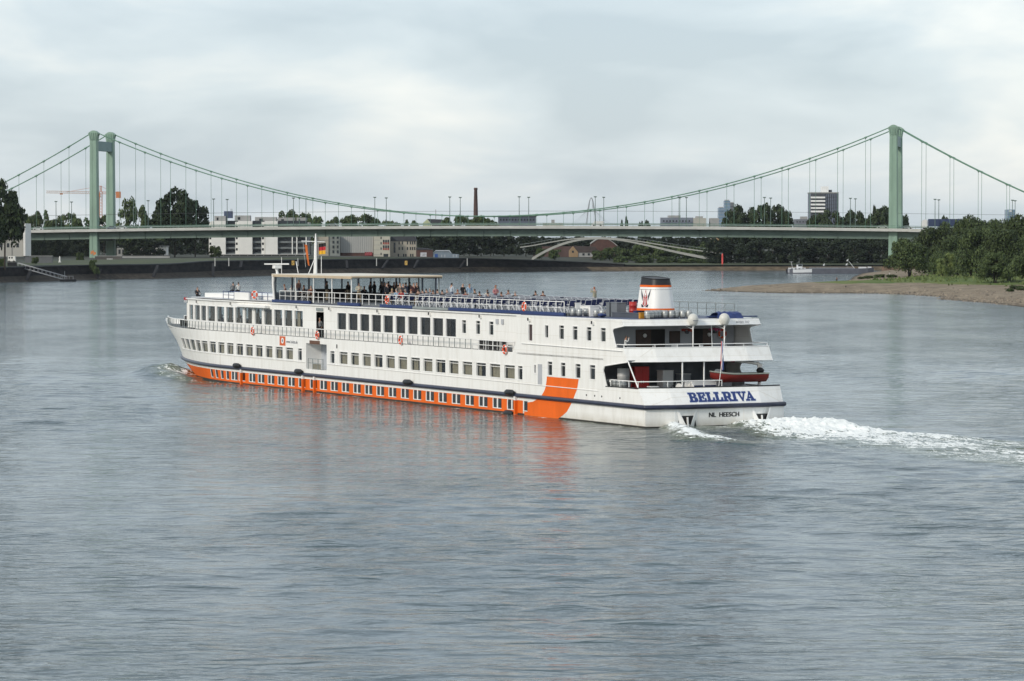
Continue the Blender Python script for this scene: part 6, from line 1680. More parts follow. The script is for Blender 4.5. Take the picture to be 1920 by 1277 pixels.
for c in 'BELLRIVA':
    b = MB(); z0, hgt = 1.84, .64
    for k, poly in enumerate(SL[c]):
        for off, mi, gx in ((.010, 1, .062), (.020 + .0015 * k, 0, .026)):
            cx = sum(p[0] for p in poly) / len(poly); cz = sum(p[1] for p in poly) / len(poly)
            q = []
            for x, z in poly:
                X = x_ + x * w_; Z = z0 + z * hgt
                if gx: X += gx * (1 if x > cx else -1); Z += gx * (1 if z > cz else -1)
                q.append(L(s_tr(X, Z) - off - (.001 * k if mi else 0), X, Z))
            b.face(q, mi)
    b.build('name_letter', [M_NAME, M_NAMEO], ship); x_ += adv[c] * w_
for _k in (0, .022, .044): place_text('home_port', 'NL  HEESCH', .47, M_BLACK, L(-.512 - _k * .05, 5.02 + _k, .70 + _k * .4), (0, -1, 0), (0, 0, 1), 2.55)
place_text('registration_number', '07001702', .27, M_INK, L(s_tr(9.6, 7.5) - .02, 9.4, 7.44), (.0, -1, 0), (0, 0, 1), 1.15)
# stern anchors in their pockets
for t in (3.2, 9.55):
    b = MB(); b.face([L(-.506, t - .82, .05), L(-.506, t - .62, .85), L(-.506, t + .62, .85), L(-.506, t + .82, .05)]); o = b.build('anchor_pocket', M_BLACK, ship)
    b = MB()
    for sg in (-1, 1): b.grid([[L(-.512, t + sg * .86, 1.28), L(-.53, t + sg * .70, 1.28)], [L(-.515, t + sg * .58, .02), L(-.75, t + sg * .12, .02)]], 0, False)
    b.face([L(-.52, t - .5, .02), L(-.70, t, .30), L(-.52, t + .5, .02)]); b.build('anchor_fluke', M_TRIM, o)
    b = MB(); b.bar(L(-.66, t, .1), L(-.58, t, .75), .10, .10); b.build('anchor_shank', M_TRIM, o)

# ------------------------------------------------------------------ awning, wheelhouse, mast, radar
b = MB(); b.prism([(s, -t) for s, t in ((54.2, .85), (54.2, 9.75), (72.2, 9.75), (72.2, .85))][::-1], 10.42, 10.48); aw = b.build('awning', M_AWNT, ship)
b = MB()
for s0, s1, t in ((54.2, 72.2, .84), (54.2, 72.2, 9.72)): b.box(s0, s1, -t - .03, -t + .0, 10.20, 10.42)
b.tube([L(54.15, .87, 10.36), L(54.15, 9.7, 10.36)], .11, 8); b.build('valance', M_AWN, aw)
for s in (66.94, 62.78, 58.67, 54.43):
    for t in (1.0, 9.55):
        b = MB(); b.tube([L(s, t, 7.95), L(s, t, 10.44)], .055 if t < 5 else .07, 8); b.build('awning_post', M_TRIM if (t < 5 and s > 50) else M_STEELG, ship)
b = MB(); b.tube([L(71.9, 1.0, 7.9), L(72.2, 1.0, 9.6), L(72.0, 1.0, 10.35)], [.12, .13, .2], 8); b.build('corner_post', M_TRIM, ship)
M_FRM = mat('screen_frame_grey', (.13, .15, .18), .5, var=.1, scale=2)
b = MB()                                                   # wheelhouse walls and wind screen with glazing between mullions
for t in [1.2 + k * 1.68 for k in range(6)]: b.bar(L(72.1, t, 7.95), L(72.1, t, 10.42), .13, .13)
for s in (72.0, 69.2, 66.4, 63.6, 60.8, 58.0, 55.2): b.bar(L(s, 9.6, 7.95), L(s, 9.6, 10.42), .13, .13)
b.box(72.05, 72.15, -9.6, -1.2, 7.95, 8.75); b.box(55.2, 72, -9.65, -9.55, 7.95, 8.75); b.box(55.2, 72.1, -9.66, -9.52, 10.16, 10.40); b.box(72.02, 72.16, -9.6, -1.2, 10.16, 10.4)
b.build('wheelhouse_frame', M_FRM, ship)
b = MB(); b.face([L(72.1, 1.2, 8.75), L(72.1, 1.2, 10.1), L(72.1, 9.6, 10.1), L(72.1, 9.6, 8.75)]); b.face([L(55.2, 9.6, 8.75), L(55.2, 9.6, 10.1), L(72.1, 9.6, 10.1), L(72.1, 9.6, 8.75)]); b.build('wheelhouse_glazing', M_PANE, ship)
b = MB(); b.box(70.4, 71.4, -8.2, -3.8, 8.05, 9.05); b.build('helm_console', M_INT, ship)
b = MB(); b.tube([L(69.3, 4.0, 10.4), L(69.2, 4.0, 13.3), L(69.2, 4.0, 14.2)], [.19, .13, .04], 8); b.build('mast', M_TRIM, ship)
b = MB(); b.tube([L(69.2, 4.9, 13.42), L(69.2, 2.6, 13.50)], .055, 6); b.bar(L(69.0, 3.2, 10.5), L(69.2, 3.9, 11.9), .05, .05); b.build('yard', M_TRIM, ship)
b = MB(); b.tube([L(67.9, 4.0, 10.5), L(67.9, 4.0, 12.1)], .03, 5); b.build('whip_aerial', M_TRIM, ship); b = MB(); b.tube([L(71.9, 3.4, 10.5), L(72.4, 3.4, 11.6)], .035, 5); b.build('whip_aerial', M_TRIM, ship); b = MB(); b.tube([L(71.6, 1.6, 10.5), L(71.6, 1.6, 12.0)], .025, 5); b.build('whip_aerial', M_TRIM, ship)
b = MB(); b.tube([L(73.0, 1.8, 10.25), L(73.2, 1.8, 10.75), L(73.3, 1.8, 11.0)], [.16, .12, .2], 8); b.box(72.9, 73.6, -2.1, -1.5, 10.95, 11.25); rd = b.build('radar_pedestal', M_TRIM, ship)
b = MB(); v1 = Vector((math.cos(-SHIP_RZ), math.sin(-SHIP_RZ), 0)); c0 = Vector(L(73.25, 1.8, 11.36)); b.bar(c0 - v1 * 1.15, c0 + v1 * 1.15, .14, .12); b.build('radar_scanner', M_TRIM, rd)
# ------------------------------------------------------------------ funnel
def rrect(cs, ct, hl, hw, r, z, n=5, tilt=0.0):
    P = []
    for qx, qy, a0 in ((1, 1, 0), (-1, 1, 90), (-1, -1, 180), (1, -1, 270)):
        for k in range(n + 1):
            a = RAD(a0 + 90 * k / n); s = cs + qx * (hl - r) + r * math.cos(a); t = ct + qy * (hw - r) + r * math.sin(a)
            P.append(L(s, t, z + tilt * (s - cs)))
    return P
fz = [(7.83, 1.52, 1.08), (8.34, 1.50, 1.06), (8.34, 1.505, 1.065), (8.52, 1.48, 1.05), (8.52, 1.475, 1.045), (10.12, 1.28, .90), (10.12, 1.285, .905), (10.28, 1.27, .90), (10.28, 1.265, .895), (10.8, 1.18, .83)]
fm = [2, 2, 1, 1, 0, 0, 1, 1, 2]
b = MB()
rows = [rrect(8.2, 5.5, hl, hw, .62, z, 6, (.0 if z < 10.5 else .07)) for z, hl, hw in fz]
for k in range(len(rows) - 1): b.grid([rows[k], rows[k + 1]], fm[k], True, True)
b.face(rows[-1], 2)
funnel = b.build('funnel', [M_TRIM, M_SO, M_BLACK], ship)
b = MB(); b.tube(rows[-1] + [rows[-1][0]], .05, 5); b.tube([p for p in rrect(8.2, 5.5, 1.30, .92, .62, 9.93)] + [rrect(8.2, 5.5, 1.30, .92, .62, 9.93)[0]], .012, 4); b.build('funnel_rim', M_BLACK, funnel)
def ft_(z): return 5.5 - float(np.interp(z, [8.42, 10.12], [1.045, .90]))
def emb(pts, m, n):
    b = MB(); b.face([L(8.05 - x * .80, ft_(9.33 + z * .70) - n, 9.33 + z * .70) for x, z in pts]); return b.build('emblem', m, funnel)
M_EMR = mat('emblem_red', (.42, .03, .03), .5, var=.05, scale=5); M_EMB = mat('emblem_black', (.012, .014, .03), .5, var=.05, scale=5)
emb([(-.85, .98), (-.62, .40), (-.48, -.30), (-.66, .05)][::-1] if False else [(-.90, .95), (-.80, .30), (-.52, -.42), (-.46, .18)], M_EMB, .014)
emb([(.90, .95), (.46, .18), (.52, -.42), (.80, .30)], M_EMB, .014)
emb([(0, .95), (-.10, .55), (-.36, .12), (-.36, -.45), (-.46, -.72), (0, -.98), (.46, -.72), (.36, -.45), (.36, .12), (.10, .55)], M_EMR, .016)
emb([(0, .62), (-.15, .35), (-.15, .12), (0, -.02), (.15, .12), (.15, .35)], M_TRIM, .020)
emb([(0, .30), (-.07, .16), (0, .05), (.07, .16)], M_EMB, .024)
for x in (-.22, 0, .22): emb([(x - .03, -.05), (x * .4 - .03, -.85), (x * .4 + .03, -.85), (x + .03, -.05)], M_TRIM, .020)
emb([(-.70, -.72), (-.42, -.78), (-.10, -1.02), (-.58, -1.05)], M_EMB, .018); emb([(.70, -.72), (.58, -1.05), (.10, -1.02), (.42, -.78)], M_EMB, .018)
# satellite domes on poles at the upper aft rail
for t in (5.6, 8.3):
    b = MB(); b.tube([L(2.75, t, 5.0), L(2.75, t, 7.4)], .05, 8); b.bar(L(2.75, t, 7.05), L(2.9, t + .25, 7.4), .04, .04); b.bar(L(2.75, t, 7.05), L(3.6, t - .9, 7.6), .035, .035); o = b.build('dome_pole', M_TRIM, ship)
    b = MB(); b.lathe([(.02, 7.36), (.26, 7.38), (.30, 7.44), (.385, 7.62), (.40, 7.80), (.385, 7.92), (.33, 8.05), (.22, 8.16), (.10, 8.21), (0, 8.22)], 18, 0, (2.75, -t)); b.build('satellite_dome', mat('dome_offwhite', (.60, .59, .54), .45, var=.04, scale=2), o)
b = MB(); b.box(2.33, 2.36, -5.82, -5.38, 7.68, 7.73); b.build('dome_badge', M_INK, ship)
# foredeck gear
b = MB(); b.tube([L(99.2, 2.6, 5.25), L(99.2, 4.6, 5.25)], .32, 12); b.box(98.7, 99.9, -4.4, -2.9, 4.84, 5.2); b.build('windlass', M_BLACK, ship)
for s, t in ((101.5, 3.2), (103, 4.0), (105.0, 4.6), (101.5, 8.6), (104, 7.6)): b = MB(); b.tube([L(s, t, 4.84), L(s, t, 5.35)], .12, 8); b.tube([L(s, t, 5.3), L(s, t, 5.42)], .18, 8); b.build('bollard', M_BLACK, ship)
b = MB(); b.tube([L(103.5, 4.6, 4.84), L(103.5, 4.6, 7.7)], .03, 5); b.build('jack_staff', M_STEELG, ship)
b = MB(); b.tube([L(97.3, 2.2, 5.3), L(97.3, 2.2, 6.0)], [.36, .22], 10); b.build('ventilator', M_BLACK, ship)
# ================================================================== things on board
def s_at(u, t):
    k = (u - 960) / 6000.0 * .9998
    s = (SHIP_O.x + math.cos(SHIP_TH) * t - k * (SHIP_O.y + math.sin(SHIP_TH) * t)) / (k * math.cos(SHIP_TH) + math.sin(SHIP_TH))
    return s
DZ = 8.05
M_LIGHTB = mat('pale_blue_paint', (.18, .30, .42), .5, var=.1, scale=2)
# ------------------------------------------------------------------ lifebuoys
def torus(b, R, r, a0=0, a1=360, n=24, m=6, mi=0):
    rows = []
    for k in range(n + 1):
        a = RAD(a0 + (a1 - a0) * k / n)
        rows.append([((R + r * math.cos(2 * math.pi * j / m)) * math.cos(a), r * math.sin(2 * math.pi * j / m), (R + r * math.cos(2 * math.pi * j / m)) * math.sin(a)) for j in range(m)])
    b.grid(rows, mi, True, True)
_b = MB(); torus(_b, .29, .085, n=28, m=8); _rm = _b.mesh('ring', M_RINGO)
_b = MB(); torus(_b, .29, .09, -9, 9, 4, 8); _bm = _b.mesh('band', M_TRIM)
_b = MB(); torus(_b, .40, .012, n=24, m=4); _rp = _b.mesh('grab_line', M_TRIM)
def lifebuoy(s, t, z, label, rz=0.0, red=False):
    o = empty('lifebuoy', W(s, t, z), SHIP_RZ + rz, label, 'lifebuoy', 'lifebuoys on the ship')
    link('ring', _rm, o); link('grab_line', _rp, o)
    for k in range(4):
        c = link('band', _bm, o); c.rotation_euler = (0, -RAD(45 + 90 * k), 0)
lifebuoy(74.5, -.12, 5.10, 'orange lifebuoy on the promenade rail below the bow lounge')
lifebuoy(59.4, -.12, 5.13, 'orange lifebuoy above the boarding recess')
lifebuoy(41.8, -.12, 5.20, 'orange lifebuoy amidships on the lower promenade rail')
lifebuoy(22.4, -.12, 5.02, 'orange lifebuoy at the aft end of the promenade rail')
lifebuoy(76.6, .95, 8.45, 'orange lifebuoy on the blue rail before the wheelhouse', .5)
lifebuoy(46.6, .84, 8.50, 'orange lifebuoy on the sun deck rail below the awning')
lifebuoy(20.9, .84, 8.42, 'orange lifebuoy on the sun deck rail by the empty chairs')
lifebuoy(6.9, 11.0 - .4, 6.55, 'red lifebuoy on the upper aft bulkhead', RAD(90))
lifebuoy(16.0, 10.7, 8.75, 'red lifebuoy on the far sun deck rail near the funnel')
# ------------------------------------------------------------------ kegs
M_KEG = mat('keg_steel', (.42, .43, .42), .38, var=.2, scale=5, metal=.55); M_KEGB = mat('keg_band', (.20, .21, .20), .5, var=.2, scale=5, metal=.3)
_b = MB(); _b.lathe([(.0, .02), (.20, .02), (.21, .0), (.21, .10), (.235, .12), (.24, .30), (.235, .48), (.21, .50), (.21, .60), (.195, .60), (.19, .54), (0, .54)], 16); _kb = _b.mesh('barrel', M_KEG)
_b = MB()
for z in (.20, .40): _b.lathe([(.238, z - .02), (.256, z), (.238, z + .02)], 16)
_kh = _b.mesh('hoop', M_KEGB)
def keg(s, t, z, label, group):
    o = empty('beer_keg', W(s, t, z), RNG.random() * 6, label, 'keg', group); link('barrel', _kb, o); link('hoop', _kh, o)
for k, u in enumerate((1075, 1087, 1099, 1118, 1129)):
    keg(s_at(u, 1.35 if k != 2 else 2.1), 1.35 if k != 2 else 2.1, 7.84, ['steel keg nearest the sun deck rail end', 'second steel keg from the sun deck rail end', 'steel keg with green label in the middle of the row', 'steel keg left of the blue bundle', 'steel keg nearest the grey lockers'][k], 'kegs by the sun deck rail end')
for k, u in enumerate((1214, 1221, 1228, 1235, 1247, 1259, 1268, 1280, 1292)):
    t = 2.6 + k * .45; keg(s_at(u, t), t, 7.84, ORD[k] + ' steel keg in the front row before the funnel', 'kegs in the row before the funnel')
    if k in (0, 1, 2, 3): keg(s_at(u + 3, t + .5), t + .5, 7.84, ORD[k] + ' steel keg in the back row before the funnel', 'kegs in the row before the funnel')
for k, u in enumerate((1150, 1158, 1166, 1174, 1144)):
    t = .55; keg(s_at(u, t) + .35, t, 2.72, ['pale keg under the white drum on the lower aft deck, %s' % a for a in ('second from the left', 'middle one', 'fourth from the left', 'rightmost', 'leftmost')][k], 'pale kegs on the lower aft deck')
# shelf the aft kegs and the drum stand on
b = MB(); b.box(3.4, 6.9, -.95, -.15, 1.95, 2.72); b.box(5.2, 6.6, -1.7, -.98, 1.95, 3.1); b.build('keg_shelf', M_DECKG, ship)
o = empty('white_drum', W(5.9, 1.45, 3.1), 0, 'large white ribbed drum on the lower aft deck', 'drum')
b = MB(); b.lathe([(0, 0), (.46, 0), (.46, .42), (.49, .46), (.46, .50), (.46, .96), (.49, 1.0), (.40, 1.04), (0, 1.05)], 20); b.build('shell', mat('drum_white', (.50, .50, .49), .5, var=.06, scale=3), o)
b = MB(); b.lathe([(.12, 1.05), (.12, 1.12), (0, 1.13)], 10); b.build('cap', M_DKGREY, o)
o = empty('red_locker', W(6.6, 3.2, 1.95), SHIP_RZ, 'red steel cabinet on the lower aft deck', 'cabinet')
b = MB(); b.box(-.4, .4, -.62, .62, 0, 2.25); b.build('body', mat('locker_red', (.62, .025, .02), .45, var=.1, scale=2), o)
for y in (-.3, .3):
    b = MB(); b.box(-.425, -.4, y - .27, y + .27, .1, 2.1); dd = b.build('door', mat('locker_red', (.45, .02, .018)), o); b = MB(); b.box(-.46, -.425, y * .3 - .03, y * .3 + .03, 1.0, 1.2); b.build('handle', M_ALU, dd)
o = empty('bicycle', W(3.4, 5.0, 1.95), SHIP_RZ + RAD(70), 'pale bicycle leaning on the lower aft deck rail', 'bicycle')
for x in (-.5, .5):
    b = MB(); rows = []
    for k in range(21):
        a = 2 * math.pi * k / 20; rows.append([(x + (.32 + .025 * math.cos(j * 1.571)) * math.cos(a), .025 * math.sin(j * 1.571), .62 + (.32 + .025 * math.cos(j * 1.571)) * math.sin(a)) for j in range(4)])
    b.grid(rows, 0, True, True); b.build('wheel', M_BLACK, o)
b = MB()
for p, q in (((-.5, 0, .62), (-.12, 0, .58)), ((-.5, 0, .62), (-.2, 0, 1.02)), ((-.12, 0, .58), (-.2, 0, 1.1)), ((-.2, 0, 1.02), (.36, 0, 1.05)), ((-.12, 0, .58), (.36, 0, 1.05)), ((.5, 0, .62), (.36, 0, 1.2))): b.tube([p, q], .02, 6)
b.build('frame', M_ALU, o)
b = MB(); b.tube([(.36, -.26, 1.28), (.36, 0, 1.22), (.36, .26, 1.28)], .018, 6); b.build('handlebar', M_ALU, o); b = MB(); b.box(-.32, -.08, -.07, .07, 1.1, 1.16); b.build('saddle', M_BLACK, o)
o = empty('rope_reel', W(2.2, 4.6, 1.95), SHIP_RZ, 'white rope winch on the lower aft deck', 'winch')
for y in (-.5, .5): b = MB(); b.tube([(0, y - .04, .62), (0, y + .04, .62)], .52, 16); b.build('flange', M_TRIM, o)
b = MB(); b.tube([(0, -.5, .62), (0, .5, .62)], .26, 12); b.build('drum', M_DKGREY, o)
o = empty('white_chest', W(3.0, 6.4, 1.95), SHIP_RZ, 'white deck chest with blue lower half at the stern rail', 'chest')
b = MB(); b.box(-.5, .5, -1.0, 1.0, 0, .95); b.build('body', M_NAVY, o); b = MB(); b.box(-.56, .56, -1.06, 1.06, .95, 1.30); b.build('lid', M_TRIM, o)
o = empty('white_funnel_vent', W(3.2, 7.9, 1.95), SHIP_RZ, 'curved white ventilator cowl beside the red boat', 'ventilator')
b = MB(); b.tube([(0, 0, 0), (0, 0, 1.2), (-.1, 0, 1.6), (-.35, 0, 1.75)], [.22, .22, .3, .42], 12); b.build('cowl', M_TRIM, o); b = MB(); b.lathe([(.3, 0), (.3, .1), (.22, .12)], 12); b.build('flange', M_TRIM, o)
# tender boat with davit
bo = empty('tender_boat', W(2.05, 9.0, 3.12), SHIP_RZ - RAD(90), 'red dinghy with white rim slung across the stern', 'boat')
rows = []; rim = []
for k in range(13):
    f = k / 12; x = -2.35 + 4.7 * f; bw = .72 * math.sin(math.pi * (.16 + .60 * (1 - f))) ** .8 if f > .05 else .50
    bw = max(.04, .70 * (1 - max(0, (.42 - f) / .42) ** 2.2)) if f < .42 else .70
    zt = .60 + .22 * max(0, (.45 - f) / .45) ** 1.6; zb = .0 + .40 * max(0, (.25 - f) / .25) ** 1.5
    rows.append([(x, -bw, zt), (x, -bw * .95, zt * .5 + zb * .5), (x, -bw * .45, zb), (x, 0, zb - .04), (x, bw * .45, zb), (x, bw * .95, zt * .5 + zb * .5), (x, bw, zt)])
b = MB(); b.grid(rows, 0, True); b.face([p for p in rows[-1]]); b.build('hull', mat('boat_red', (.22, .02, .014), .45, var=.12, scale=1.5), bo)
b = MB(); b.tube([r[0] for r in rows], .06, 6); b.tube([r[-1] for r in rows], .06, 6); b.tube([rows[-1][0], rows[-1][-1]], .06, 6); b.build('gunwale', mat('gunwale_grey', (.30, .32, .27), .7, var=.15, scale=3), bo)
b = MB(); b.face([(r[0][0], r[0][1] * .92, r[0][2] - .12) for r in rows[1:]] + [(r[-1][0], r[-1][1] * .92, r[-1][2] - .12) for r in rows[1:]][::-1]); b.build('inner_floor', M_DKGREY, bo)
for x in (-.6, .8): b = MB(); b.box(x - .14, x + .14, -.62, .62, .58, .63); b.build('thwart', M_WOOD, bo)
o = empty('outboard_motor', W(2.2, 11.1, 3.72), SHIP_RZ, 'black outboard motor at the end of the red dinghy', 'motor')
b = MB(); b.sphere((0, 0, .2), .30, 12, 8, 0, .75); b.build('cowling', M_BLACK, o); b = MB(); b.tube([(0, 0, .1), (0, .05, -.7)], [.12, .07], 8); b.build('leg', M_BLACK, o)
o = empty('boat_davit', W(2.8, 11.4, 1.95), SHIP_RZ, 'white crane davit holding the red dinghy', 'davit')
b = MB(); b.tube([(0, 0, 0), (0, 0, 1.9), (0, -.05, 2.35), (0, .2, 2.5)], [.14, .13, .22, .12], 10); b.build('post', M_TRIM, o)
b = MB(); b.tube([(0, .1, 2.42), (0, 1.2, 2.58), (0, 2.3, 2.72)], [.10, .09, .07], 8); jb = b.build('jib', M_TRIM, o); b = MB(); b.tube([(0, 2.2, 2.70), (0, 2.55, 2.75)], .12, 8); b.build('jib_tip', mat('davit_red', (.5, .03, .03), .5, var=.1, scale=3), jb)
# clutter on the aft decks
for k, (s, t, lab) in enumerate(((1.7, 3.2, 'white hose reel at the stern rail near the red cabinet'), (1.7, 7.2, 'white hose reel at the stern rail beside the dinghy'))):
    o = empty('hose_reel', W(s, t, 2.35), SHIP_RZ + RAD(90), lab, 'reel'); b = MB(); torus(b, .34, .09, n=20, m=8); b.build('hose', M_TRIM, o); b = MB(); b.bar((0, 0, -.4), (0, 0, .3), .06, .06); b.bar((-.3, 0, 0), (.3, 0, 0), .05, .05); b.build('stand', M_STEELG, o)
for s, t, w, h, m, lab in ((2.4, 2.0, .6, .9, M_NAVY, 'blue crate near the raking post'), (2.9, 5.3, .5, 1.15, M_TRIM, 'upright white box between the deck posts'), (2.6, 9.9, .7, .8, M_LIGHTB, 'pale blue box under the dinghy'), (5.4, 9.6, 1.2, 1.7, M_INTW, 'grey locker deep on the lower aft deck'), (6.2, 5.2, .9, 1.9, M_TRIM, 'tall white cupboard against the lower bulkhead'), (6.4, 6.9, .8, 1.6, M_INTW, 'grey cupboard against the lower bulkhead')):
    o = empty('deck_box', W(s, t, 1.95), SHIP_RZ, lab, 'box'); b = MB(); b.box(-w / 2, w / 2, -w / 2, w / 2, 0, h); b.build('body', m, o); b = MB(); b.box(-w / 2 - .03, w / 2 + .03, -w / 2 - .03, w / 2 + .03, h, h + .06); b.build('lid', M_TRIM, o)
for s, t, rz, lab in ((4.1, 2.7, 1.0, 'white chair at the port table of the upper aft deck'), (4.2, 4.8, 2.4, 'white chair behind the left dome pole'), (4.1, 6.9, .6, 'white chair between the dome poles'), (4.2, 9.0, 2.0, 'white chair before the red lifebuoy')):
    o = empty('garden_chair', W(s, t, 4.84), SHIP_RZ + rz, lab, 'chair'); b = MB()
    for x in (-.2, .2):
        for y in (-.2, .2): b.bar((x, y, 0), (x, y, .45), .04, .04)
    b.build('legs', M_TRIM, o); b = MB(); b.box(-.24, .24, -.24, .24, .45, .49); b.build('seat', M_TRIM, o); b = MB(); b.box(-.24, -.20, -.24, .24, .5, 1.0); b.build('backrest', M_TRIM, o)
# flags
def flag(name_label, staff, cloth_rows, mats, cat='flag', staff_r=.025, staff_m=None):
    o = empty('flag', W(*staff[0]), 0, name_label, cat)
    base = W(*staff[0])
    b = MB(); b.tube([Vector((0, 0, 0)), W(*staff[1]) - base], staff_r, 6); b.build('staff', staff_m or M_TRIM, o)
    for rows, m in zip(cloth_rows, mats): b = MB(); b.grid([[Vector(p) for p in r] for r in rows], 0, True); b.build('stripe', m, o)
    return o
M_FK, M_FR, M_FG = mat('flag_black', (.012, .012, .012), .8, var=.1, scale=2), mat('flag_red', (.45, .02, .03), .8, var=.1, scale=2), mat('flag_gold', (.70, .38, .02), .8, var=.1, scale=2)
M_FW, M_FB, M_FO = mat('flag_white', (.6, .6, .6), .8, var=.05, scale=2), mat('flag_blue', (.02, .05, .22), .8, var=.1, scale=2), mat('flag_orange', (.55, .13, .02), .8, var=.15, scale=3)
def hang_rows(x0, x1, z0, z1, drop=0.0, n=7): return [[(x0 + (x1 - x0) * k / n, .06 * math.sin(k * 1.7), z0 + drop * k / n), (x0 + (x1 - x0) * k / n, .06 * math.sin(k * 1.7 + .5), z1 + drop * k / n)] for k in range(n + 1)]
z0 = 12.0
fl = flag('German flag of black, red and gold flying from the ship mast', ((69.2, 4.25, 11.9), (69.2, 4.25, 13.45)), [hang_rows(.05, .72, 1.35, 1.02, .10), hang_rows(.05, .70, 1.02, .70, .08), hang_rows(.05, .68, .70, .36, .05)], [M_FK, M_FR, M_FG], staff_r=.012)
fl = flag('long orange pennant drooping from the mast yard', ((69.2, 3.0, 11.1), (69.2, 2.72, 13.48)), [[[(-.12 + .10 * k / 8 * 3.2, .05 * math.sin(k), 2.1 - 1.9 * k / 8), (.14 + .10 * k / 8 * 3.6 - .02 * k, .05 * math.sin(k + 1), 2.05 - 1.95 * k / 8)] for k in range(9)]], [M_FO], staff_r=.01)
fl = flag('Dutch flag hanging limp from the slanting stern staff', ((.45, 6.45, 2.8), (.05, 6.75, 6.55)), [[[(.16 + .05 * j + .02 * math.sin(k * .9 + j), -.03 * j, 3.45 - 2.15 * k / 8), (.16 + .05 * (j + 1) + .05 * k / 8 + .02 * math.sin(k * .9 + j + 1), -.03 * (j + 1), 3.40 - 2.10 * k / 8)] for k in range(9)] for j in range(3)], [M_FR, M_FW, M_FB])
fl = flag('tiny red and white flag on the bow staff', ((103.5, 4.62, 6.6), (103.5, 4.62, 7.75)), [hang_rows(-.35, 0, 1.1, .85), hang_rows(-.33, 0, .85, .6)], [M_FR, M_FW], staff_r=.012)
# hanging flower baskets on the upper aft deck
for s, t, m, lab in ((5.2, 8.95, mat('petal_pink', (.42, .06, .14), .8, var=.3, scale=9), 'hanging basket of pink flowers on the upper aft deck'), (5.2, 6.5, mat('petal_red', (.38, .05, .03), .8, var=.3, scale=9), 'hanging basket of red flowers on the upper aft deck')):
    o = empty('flower_basket', W(s, t, 6.85), 0, lab, 'flower basket'); r_ = random.Random(int(t * 10)); b = MB()
    for k in range(60):
        a = r_.random() * 6.28; d = r_.random() ** .5 * .42; p = Vector((math.cos(a) * d, math.sin(a) * d, .12 * r_.random() + .12 * (1 - d / .42))); n1 = Vector((r_.uniform(-1, 1), r_.uniform(-1, 1), r_.uniform(-1, 1))) * .09; n2 = Vector((r_.uniform(-1, 1), r_.uniform(-1, 1), r_.uniform(-1, 1))) * .09
        b.face([p - n1, p + n2, p + n1, p - n2])
    b.build('blossom', m, o); b = MB(); b.lathe([(0, -.22), (.14, -.2), (.22, .02), (0, .02)], 10); b.build('pot', M_DKGREY, o); b = MB(); b.tube([(0, 0, 0), (0, 0, .5)], .01, 4); b.build('hook', M_STEELG, o)
# lanterns, tables behind the upper aft rail
o = empty('hanging_lantern', W(2.62, 6.55, 5.5), SHIP_RZ, 'small dark lantern hanging on the upper aft bulwark', 'lantern'); b = MB(); b.box(-.12, .1, -.14, .14, -.3, .15); b.build('case', M_BLACK, o); b = MB(); b.box(-.14, -.12, -.07, .07, -.2, .05); b.build('pane', M_ORANGE, o)
for t in (3.2, 5.4, 7.6, 9.6):
    o = empty('deck_table', W(4.6, t, 4.84), SHIP_RZ, 'small white table behind the upper aft rail, %s' % {3.2: 'nearest the port side', 5.4: 'behind the left dome', 7.6: 'between the domes and starboard', 9.6: 'nearest the red lifebuoy'}[t], 'table', 'tables on the upper aft deck')
    b = MB(); b.lathe([(.42, .70), (.42, .74), (0, .74)], 14); b.build('top', M_TRIM, o); b = MB(); b.tube([(0, 0, 0), (0, 0, .7)], .04, 6); b.lathe([(.26, 0), (.05, .06)], 10); b.build('stand', M_TRIM, o)
# lockers, drum, crate, bundle, canvas on the sun deck aft
def locker(u, t, w, d, h, m, label, name='deck_locker', cat='locker', z=7.84, rz=0):
    o = empty(name, W(s_at(u, t), t, z), SHIP_RZ + rz, label, cat); b = MB(); b.box(-w / 2, w / 2, -d / 2, d / 2, 0, h); b.build('body', m, o); b = MB(); b.box(-w / 2 - .03, w / 2 + .03, -d / 2 - .03, d / 2 + .03, h, h + .05); b.build('lid', m, o); return o
M_LKG = mat('locker_grey', (.15, .165, .18), .6, var=.1, scale=2)
locker(1147, 3.4, .5, .7, 1.05, M_LKG, 'narrow grey deck locker left of the wider one'); locker(1160, 3.4, .9, .8, 1.05, M_LKG, 'wide grey deck locker near the red drum')
locker(1106, 2.6, 1.6, .8, .75, M_TRIM, 'white deck chest among the kegs and chairs'); locker(1084, 2.2, .1, .5, .95, M_TRIM, 'small white notice board by the kegs', 'notice_board', 'sign')
locker(1182, 3.0, 4.8, .5, .32, mat('skylight_grey', (.07, .08, .10), .5, var=.15, scale=1), 'long low dark hatch before the funnel', 'deck_hatch', 'hatch')
locker(1203, 2.4, .25, .35, .40, mat('box_orange', (.55, .25, .02), .5, var=.1, scale=2), 'small orange box at the left end of the keg row', 'orange_box', 'box')
locker(1195, 4.2, .5, .4, .42, M_NAVY, 'blue crate left of the funnel base', 'blue_crate', 'crate')
o = empty('red_drum', W(s_at(1187, 5.6), 5.6, 7.84), 0, 'red steel drum standing left of the funnel', 'drum'); b = MB(); b.lathe([(0, 0), (.30, 0), (.30, .38), (.315, .40), (.30, .42), (.30, .78), (.315, .80), (.30, .82), (.30, 1.05), (0, 1.05)], 16); b.build('shell', mat('drum_red', (.42, .025, .02), .45, var=.12, scale=2), o); b = MB(); b.lathe([(.31, 1.05), (.31, 1.09), (.27, 1.09)], 16); b.build('rim', M_RED, o)
o = empty('blue_bundle', W(s_at(1127, 1.1), 1.1, 7.92), 0, 'small dark blue bundle lying on the sun deck edge', 'bundle'); b = MB(); b.sphere((0, 0, .12), .26, 10, 6, 0, .55); b.sphere((.25, .1, .1), .18, 8, 6, 0, .6); b.build('cloth', M_NAVY, o)
